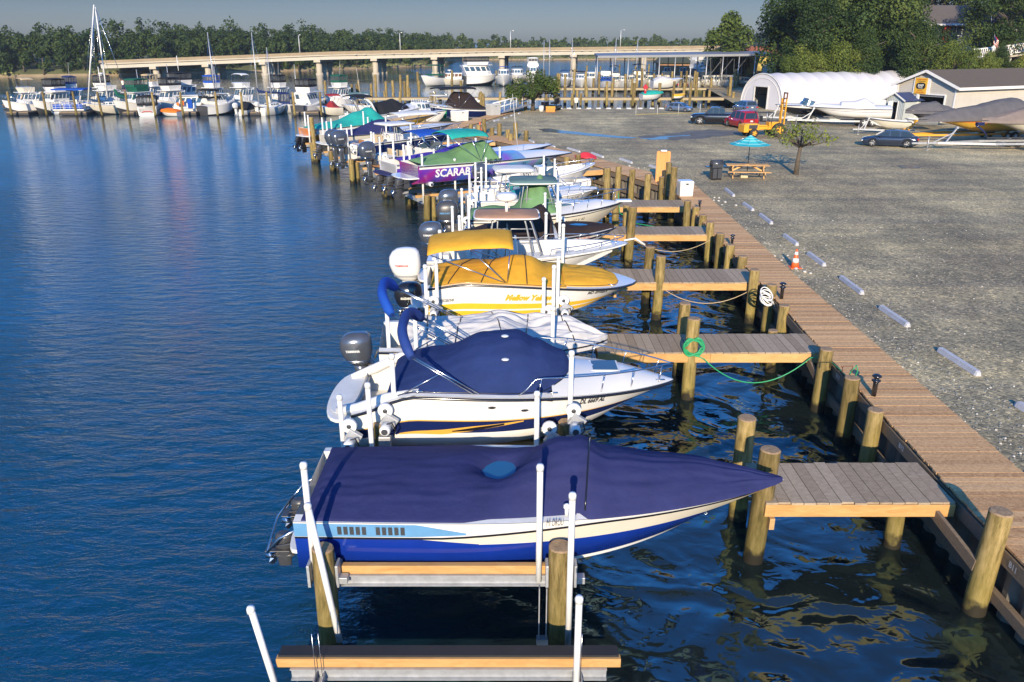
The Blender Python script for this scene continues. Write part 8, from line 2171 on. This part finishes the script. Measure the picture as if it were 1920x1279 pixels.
p = at(1341, 337, ZG); t = thing('grill', p, 'black gas grill on a cabinet cart left of the picnic table', 'grill', None, R(10)); t.scale = (.84, .84, .84)
MB().box((0, 0, .42), (.62, .5, .72)).build('cabinet', BLACK, t, bevel=.02)
q = MB(); q.tube([(-.36, 0, .98), (.36, 0, .98)], .25, 0, 14); q.box((0, 0, .88), (.72, .5, .2)); q.build('lid', DGREY, t)
q = MB(); q.box((-.52, 0, .82), (.32, .42, .05)); q.box((.50, 0, .82), (.30, .42, .05)); q.build('side_shelf', BLACK, t); MB().tube([(-.3, -.27, 1.05), (.3, -.27, 1.05)], .018, 0, 6).build('handle', STEEL, t)
q = MB(); q.box((-.16, -.255, .42), (.26, .01, .6)); q.box((.16, -.255, .42), (.26, .01, .6)); q.build('cabinet_doors', DGREY, t)
for x in (-.28, .28): MB().lathe([(.06, -.03), (.07, 0), (.06, .03)], (x, -.15, .06), 0, 12, Matrix.Rotation(PI / 2, 4, 'Y')).build('wheel', TYRE, t)
# standing water
def puddle(pts, label, z=ZG + .006, n=60, jag=.35, seed=1):
 rnd_ = random.Random(seed)
 P = [at(*p, z) for p in pts]; out = []
 for i, p in enumerate(P):
  q_ = P[(i + 1) % len(P)]
  m_ = max(2, int((q_ - p).length / .5))
  for k in range(m_):
   w = p.lerp(q_, k / m_); w += Vector((noise.noise(w * .9 + Vector((seed, 0, 0))), noise.noise(w * .9 + Vector((0, seed, 9))), 0)) * jag; w.z = z; out.append(w)
 o = MB().add(out, [tuple(range(len(out)))]).build('puddle', PUDM)
 if o.data.polygons[0].normal.z < 0: o.data.flip_normals()
 tag(o, label, 'puddle', None, 'structure')
PUDM = mat('puddle_water', (.15, .145, .13), .12, var=.2, scale=.6)
WETM = mat('wet_gravel', (.13, .12, .10), .85, var=.35, scale=.8, bump=.3, bscale=8)
puddle([(1012, 242), (1030, 241), (1052, 244), (1075, 246.5), (1120, 251.5), (1165, 255.5), (1195, 258), (1180, 259.5), (1140, 257.5), (1100, 254), (1062, 250.5), (1040, 249), (1016, 246.5)], 'long thin sky reflecting puddle across the yard', seed=2, z=ZG + .011)
puddle([(1200, 259), (1228, 258), (1262, 254), (1290, 252.5), (1288, 254), (1250, 258), (1238, 262), (1222, 261.5)], 'broken shallow puddle in the wet patch left of the forklift', seed=5, jag=.6, z=ZG + .011)
puddle([(1680, 311), (1705, 309), (1728, 312), (1722, 316), (1692, 316)], 'small puddle in front of the dark blue sedan', seed=7, jag=.08)
o = None
P = [at(*q, ZG + .004) for q in ((1195, 258), (1240, 252), (1290, 246), (1330, 243), (1385, 246), (1380, 252), (1330, 258), (1265, 263), (1215, 262))]
out = []
for i, p in enumerate(P):
 q_ = P[(i + 1) % len(P)]; m_ = max(2, int((q_ - p).length / .6))
 for k in range(m_):
  w = p.lerp(q_, k / m_); w += Vector((noise.noise(w * .8), noise.noise(w * .8 + Vector((0, 4, 9))), 0)) * .8; w.z = ZG + .004; out.append(w)
o = MB().add(out, [tuple(range(len(out)))]).build('wet_patch', WETM); tag(o, kind='structure')
if o.data.polygons[0].normal.z < 0: o.data.flip_normals()
# ropes and hoses
GH = mat('green_hose', (.02, .30, .12), .45, var=.1); BK_ = mat('black_hose', (.015, .015, .015), .5, var=0)
rnd = random.Random(2)
c = Vector((4.22, 17.42, 1.36)); pts = []
for i in range(150):
 a = i * .36; r = .20 + .05 * math.sin(i * .7) + .02 * math.sin(i * 2.1)
 pts.append(c + Vector((r * math.sin(a) * 1.0, -.17 - .02 * math.sin(i), r * math.cos(a) * 1.05)))
pts.append(c + Vector((.25, -.2, -.28)))
e = Vector((6.95, 17.2, 1.12)); s0 = pts[-1]
for i in range(1, 17):
 u = i / 16; pts.append(s0.lerp(e, u) + Vector((0, 0, -1.0 * 4 * u * (1 - u) * .62)))
for k in ((7.2, 17.0, 1.22), (7.2, 16.2, 1.26), (7.15, 15.6, 1.3), (7.05, 15.25, 1.62)): pts.append(Vector(k))
tag(MB().tube(pts, .014, 0, 6).build('hose', GH), 'green hose coiled on a piling and looping across to the boardwalk', 'hose')
p = at(1437, 552, 1.4); pts = []
for i in range(120):
 a = i * .42; pts.append(Vector((p.x - .0 + .17 * math.cos(a), p.y - .02 + .17 * math.sin(a), 1.42 - .0018 * i + .12 * math.sin(a - .6) + .05 * math.sin(i * .5))))
pts += [Vector((p.x + .2, p.y, 1.2)), Vector((p.x + .3, p.y - .05, .95)), Vector((p.x + .45, p.y, 1.2))]
tag(MB().tube(pts, .016, 0, 6).build('rope', PVC), 'white rope wound round the head of a piling by the boardwalk', 'rope')
pts = [Vector((4.6, 34.65, 1.9)), Vector((4.7, 34.5, 1.0)), Vector((5.3, 33.5, .75)), Vector((6.6, 31.5, .9)), Vector((7.6, 31.0, 1.2))]
tag(MB().tube([pts[0].lerp(pts[1], .0), pts[1], pts[2], pts[3], pts[4]], .02, 0, 6).build('rope', GH), 'green mooring line hanging from a piling at the fifth finger pier', 'rope')
for a, b_, lab in (((4.6, 23.3, .95), (7.2, 23.0, 1.0), 'thin pale line sagging under the third finger pier'), ((4.6, 29.5, 1.0), (7.4, 29.2, 1.05), 'pale line sagging under the fourth finger pier')):
 a, b_ = Vector(a), Vector(b_); tag(MB().tube([a.lerp(b_, i / 12) + Vector((0, 0, -.45 * 4 * (i / 12) * (1 - i / 12))) for i in range(13)], .011, 0, 5).build('rope', C_BEIGE), lab, 'rope')
# hose bracket, pedestal lamps
def pedestal(px, py, label, k=1.):
 p = at(px, py, ZD + .03); t = thing('pedestal_lamp', p, label, 'dock lamp', 'black dock lamps along the boardwalk'); t.scale = (k, k, k)
 MB().lathe([(.05, 0), (.05, .28), (.06, .30)], (0, 0, 0), 0, 12).build('post', BLACK, t)
 MB().lathe([(.04, .30), (.09, .33), (.09, .35), (.045, .37), (.045, .40), (.09, .42), (.10, .44), (.06, .47), (.01, .48)], (0, 0, 0), 0, 14).build('lamp_head', BLACK, t)
pedestal(1638, 742, 'black dock lamp at the near edge of the boardwalk beside the hose bracket piling'); pedestal(1465, 560, 'black dock lamp near the piling with the white rope'); pedestal(1372, 462, 'black dock lamp beyond the third finger pier', .9); pedestal(1311, 394, 'small black dock lamp just beyond the fourth finger pier', .9)
p = Vector((6.9, 15.13, 1.62)); t = thing('hose_bracket', p, 'rusty metal hose hanger fixed on top of a piling', 'bracket')
q = MB(); q.tube([(-.1, 0, 0), (-.1, 0, .14), (.1, 0, .14), (.1, 0, 0)], .012, 0, 6); q.tube([(-.1, 0, .10), (-.16, -.05, .16)], .012, 0, 6); q.build('hanger', MR, t); MB().tube([(.1, 0, .05), (.2, .05, .14), (.24, .05, .02), (.2, .1, -.3)], .012, 0, 6).build('hose_end', GH, t)
# red tarp
p = at(1098, 297, ZD + .05)
tag(MB().grid(lambda u, v: Vector(((u - .5) * 1.3, (v - .5) * .9, .08 + .16 * noise.noise(Vector((u * 3, v * 3, 1))) + .22 * math.sin(PI * u) * math.sin(PI * v))), 16, 12).build('tarp', mat('red_tarp', (.55, .03, .04), .5, var=.1, bump=.2), None, loc=p, solid=.01), 'crumpled red tarp on the boardwalk between two pilings', 'tarp')
# finger piers of the far slips
finger(-6.5, -1.2, 59.0, 60.4, 'bright timber finger pier behind the navy hulled open boat')
def fpier(x, y, L, w, label, rz):
 t = thing('finger_pier', (x, y, ZD), label, 'finger pier', 'finger piers along the boardwalk', rz)
 MB().box((-L / 2, 0, -.02), (L, w, .05)).build('decking', GREYP, t)
 for s in (-1, 1): MB().box((-L / 2, s * w / 2, -.16), (L, .08, .26)).build('side_beam', BRIGHT, t)
fpier(4.9, 46.4, 5.0, 1.3, 'finger pier beyond the white hard top boat, ending at the corner basin', R(24))
fpier(1.6, 53.8, 5.2, 1.3, 'weathered finger pier with many short posts beyond the purple graphic boat', R(24))
fpier(-5.3, 69.5, 5.5, 1.3, 'bright timber finger pier by the far white dock box', R(20)); fpier(-4.3, 73.5, 5.5, 1.4, 'short dock behind the far white dock box', R(-10)); fpier(-2.8, 78.5, 6, 1.4, 'dock beside the navy hulled sportfishing boat', R(-10))
rnd = random.Random(14)
for i, (px, py, z, lab) in enumerate([(897, 262, 2.0, 'first post of the row beyond the blue bimini boat'), (908, 256, 2.3, 'second post of the row beyond the blue bimini boat'), (923, 262, 1.8, 'third post of the row beyond the blue bimini boat'), (937, 261, 2.1, 'fourth post of that row, near the wheel stops'), (953, 266, 1.8, 'fifth post of that row'),
  (968, 266, 2.3, 'post left of the thin white antenna'), (987, 271, 1.9, 'post right of the thin white antenna'), (957, 272, 1.7, 'low post under the thin white antenna'), (882, 254, 1.8, 'post at the bow of the navy hulled open boat'),
  (810, 215, 3.0, 'tall post left of the green bucket'), (818, 222, 2.4, 'middle post left of the green bucket'), (827, 220, 2.6, 'post against the green bucket'), (793, 235, 1.9, 'thick low post in front of the bright far finger pier'), (869, 212, 2.6, 'post behind the far white dock box'), (875, 208, 2.8, 'second post behind the far white dock box'), (902, 203, 2.7, 'post left of the white gangway'), (907, 203, 2.5, 'second post left of the white gangway'), (985, 212, 2.0, 'post at the corner of the far leg')]):
 p = at(px, py, .9); pile(p.x, p.y, z, lab, .18, 'posts at the far end of the boardwalk', n=10)
t = thing('bucket', at(834, 222, 1.3), 'bright green bucket hung between far posts', 'bucket'); MB().lathe([(.16, 0), (.22, .8)], (0, 0, 0), 0, 10).build('pail', mat('bright_green', (.02, .4, .1), .5), t)
# white gangway railing
a, b_ = at(922, 215, 1.3), at(990, 205, 1.3); t = thing('gangway', a, 'white gangway with handrails leading up behind the far leg of the boardwalk', 'gangway'); d = b_ - a
q = MB()
for s in (0, 1.1):
 o_ = Vector((.1 * s, s, 0)); q.tube([o_ + Vector((0, 0, 1.0)), d + o_ + Vector((0, 0, 1.5))], .045, 0, 6); q.tube([o_ + Vector((0, 0, .5)), d + o_ + Vector((0, 0, 1.0))], .04, 0, 6)
 for i in range(7): q.tube([d * i / 6 + o_ + Vector((0, 0, .0 + .5 * i / 6)), d * i / 6 + o_ + Vector((0, 0, 1.0 + .5 * i / 6))], .035, 0, 6)
q.build('railing', PVC, t); MB().beam((0, .5, .0), d + Vector((0, .5, .5)), 1.1, .08).build('deck', ALU, t)
t = thing('fish_station', at(893, 214, 1.2), 'white post with a cross shaped top beside the gangway', 'post'); q = MB(); q.tube([(0, 0, 0), (0, 0, 1.5)], .14, 0, 8); q.box((0, 0, 1.25), (.7, .15, .2)); q.build('shaft', PVC, t)
# under the bushy tree: golf cart, yellow chest, dark parasol, sign
p = at(1037, 207, ZG); t = thing('golf_cart', p, 'dark golf cart with a black roof parked under the bushy tree', 'golf cart', None, R(150)); t.scale = (.9, .9, .9)
q = MB(); q.box((.2, 0, .45), (2.2, 1.1, .35)); q.box((1.1, 0, .7), (.5, 1.1, .5)); q.build('body', BLACK, t, bevel=.06); q = MB(); q.box((-.2, 0, .85), (.6, 1.1, .2)); q.box((-.5, 0, 1.15), (.15, 1.1, .5)); q.build('seat', C_BLK, t, bevel=.04)
MB().box((.1, 0, 1.9), (1.9, 1.2, .08)).build('roof', BLACK, t, bevel=.03); q = MB()
for x, y in ((-.7, -.5), (-.7, .5), (1.0, -.5), (1.0, .5)): q.tube([(x, y, .6), (x * .85, y, 1.9)], .025, 0, 5)
q.build('roof_posts', BLACK, t)
for x in (-.5, 1.1):
 for s in (-1, 1): wheel(t, x, s * .5, .24, .18, s, PVC, .5)
t = thing('storage_chest', at(1032, 210, ZG), 'orange yellow chest on the gravel in front of the golf cart', 'chest'); MB().box((0, 0, .24), (.95, .5, .48)).build('chest_body', ORG, t, bevel=.02); MB().box((0, 0, .52), (1.0, .55, .08)).build('lid', YEL, t, bevel=.02)
t = thing('bin', at(1015, 209, ZG), 'white round drum beside the trunk of the bushy tree', 'drum'); MB().lathe([(.24, 0), (.26, .3), (.24, .6), (.02, .62)], (0, 0, 0), 0, 14).build('drum_body', PVC, t); MB().lathe([(.27, .55), (.27, .6)], (0, 0, 0), 0, 14).build('rim', GREY, t)
t = thing('parasol', at(1029, 203, ZG), 'dark teal parasol poking out behind the bushy tree', 'parasol'); MB().tube([(0, 0, 0), (0, 0, 2.2)], .03, 0, 6).build('pole', BLACK, t); MB().lathe([(1.3, 1.75), (.7, 2.1), (.02, 2.35)], (0, 0, 0), 0, 8, sm=False).build('canopy', mat('dark_teal', (.01, .12, .12), .8), t)
t = thing('sign_board', at(1080, 203, ZG), 'small blank white board on a post at the far edge of the yard', 'sign'); MB().tube([(0, 0, 0), (0, 0, .8)], .03, 0, 6).build('post', PVC, t); MB().box((0, -.03, .85), (.34, .03, .5)).build('board', SW, t)
# rope and stake barrier near the silver car
a, b_ = at(1192, 217, ZG), at(1312, 214, ZG); t = thing('rope_fence', a, 'thin stake and rope barrier in front of the silver blue sedan', 'fence'); d = b_ - a
for i in (0, .33, .66, 1.):
 MB().tube([d * i, d * i + Vector((0, 0, 1.0))], .02, 0, 5).build('stake', PVC, t)
MB().tube([Vector((0, 0, .12)), d + Vector((0, 0, .12))], .03, 0, 5).build('rope', mat('ochre_rope', (.35, .28, .08), .8), t)
# antenna masts of small kind above the near row
# concrete blocks along the far bulkhead
for i, px in enumerate((1050, 1067, 1085, 1104, 1122, 1141, 1160, 1179, 1200, 1222, 1240)):
 p = at(px, 204.5, ZG); o = MB().box((0, 0, .07), (.55, .2, .14), 0, taper=.8).build('kerb_block', STOP, None, loc=p, bevel=.01); tag(o, 'pale concrete block in the line along the far bulkhead of the yard', 'kerb block', 'concrete blocks at the far edge of the yard')
# gravel stones lying loose on the near yard and the edge of the deck
rnd = random.Random(77); q = MB()
for i in range(2200):
 y = 8 + 26 * rnd.random() ** 1.5; e = lin([(yy_, xx_) for xx_, yy_ in EDGE_R if yy_ <= 41.2], y)
 x = e + .05 + (abs(rnd.gauss(0, .9)) if rnd.random() < .55 else rnd.uniform(0, 9)); r = rnd.uniform(.008, .024)
 n_ = 5; ph = rnd.random() * 6
 base = [Vector((x + r * (1 + .4 * rnd.random()) * math.cos(ph + 2 * PI * k / n_), y + r * (1 + .4 * rnd.random()) * math.sin(ph + 2 * PI * k / n_), ZG)) for k in range(n_)]
 q.loft([base, [Vector((x + (b0.x - x) * .6, y + (b0.y - y) * .6, ZG + r * .9)) for b0 in base]], rnd.choice((0, 0, 0, 0, 0, 1)), False, True, True)
tag(q.build('loose_stones', [mat('stone_grey', (.20, .20, .19), .9, var=.4, scale=3), ROCK]), 'loose gravel stones scattered over the yard beside the boardwalk', 'stones', None, 'stuff')
# thin haze over the river
HZ = bpy.data.materials.new('haze'); HZ.use_nodes = True; hn_ = HZ.node_tree; hn_.nodes.clear()
ho = hn_.nodes.new('ShaderNodeOutputMaterial'); hv = hn_.nodes.new('ShaderNodeVolumePrincipled'); hv.inputs['Color'].default_value = (.82, .88, .96, 1); hv.inputs['Density'].default_value = .00022; hv.inputs['Anisotropy'].default_value = .1
hn_.links.new(hv.outputs[0], ho.inputs['Volume'])
tag(MB().box((0, 270, 13), (1000, 620, 30)).build('haze', HZ), kind='stuff')
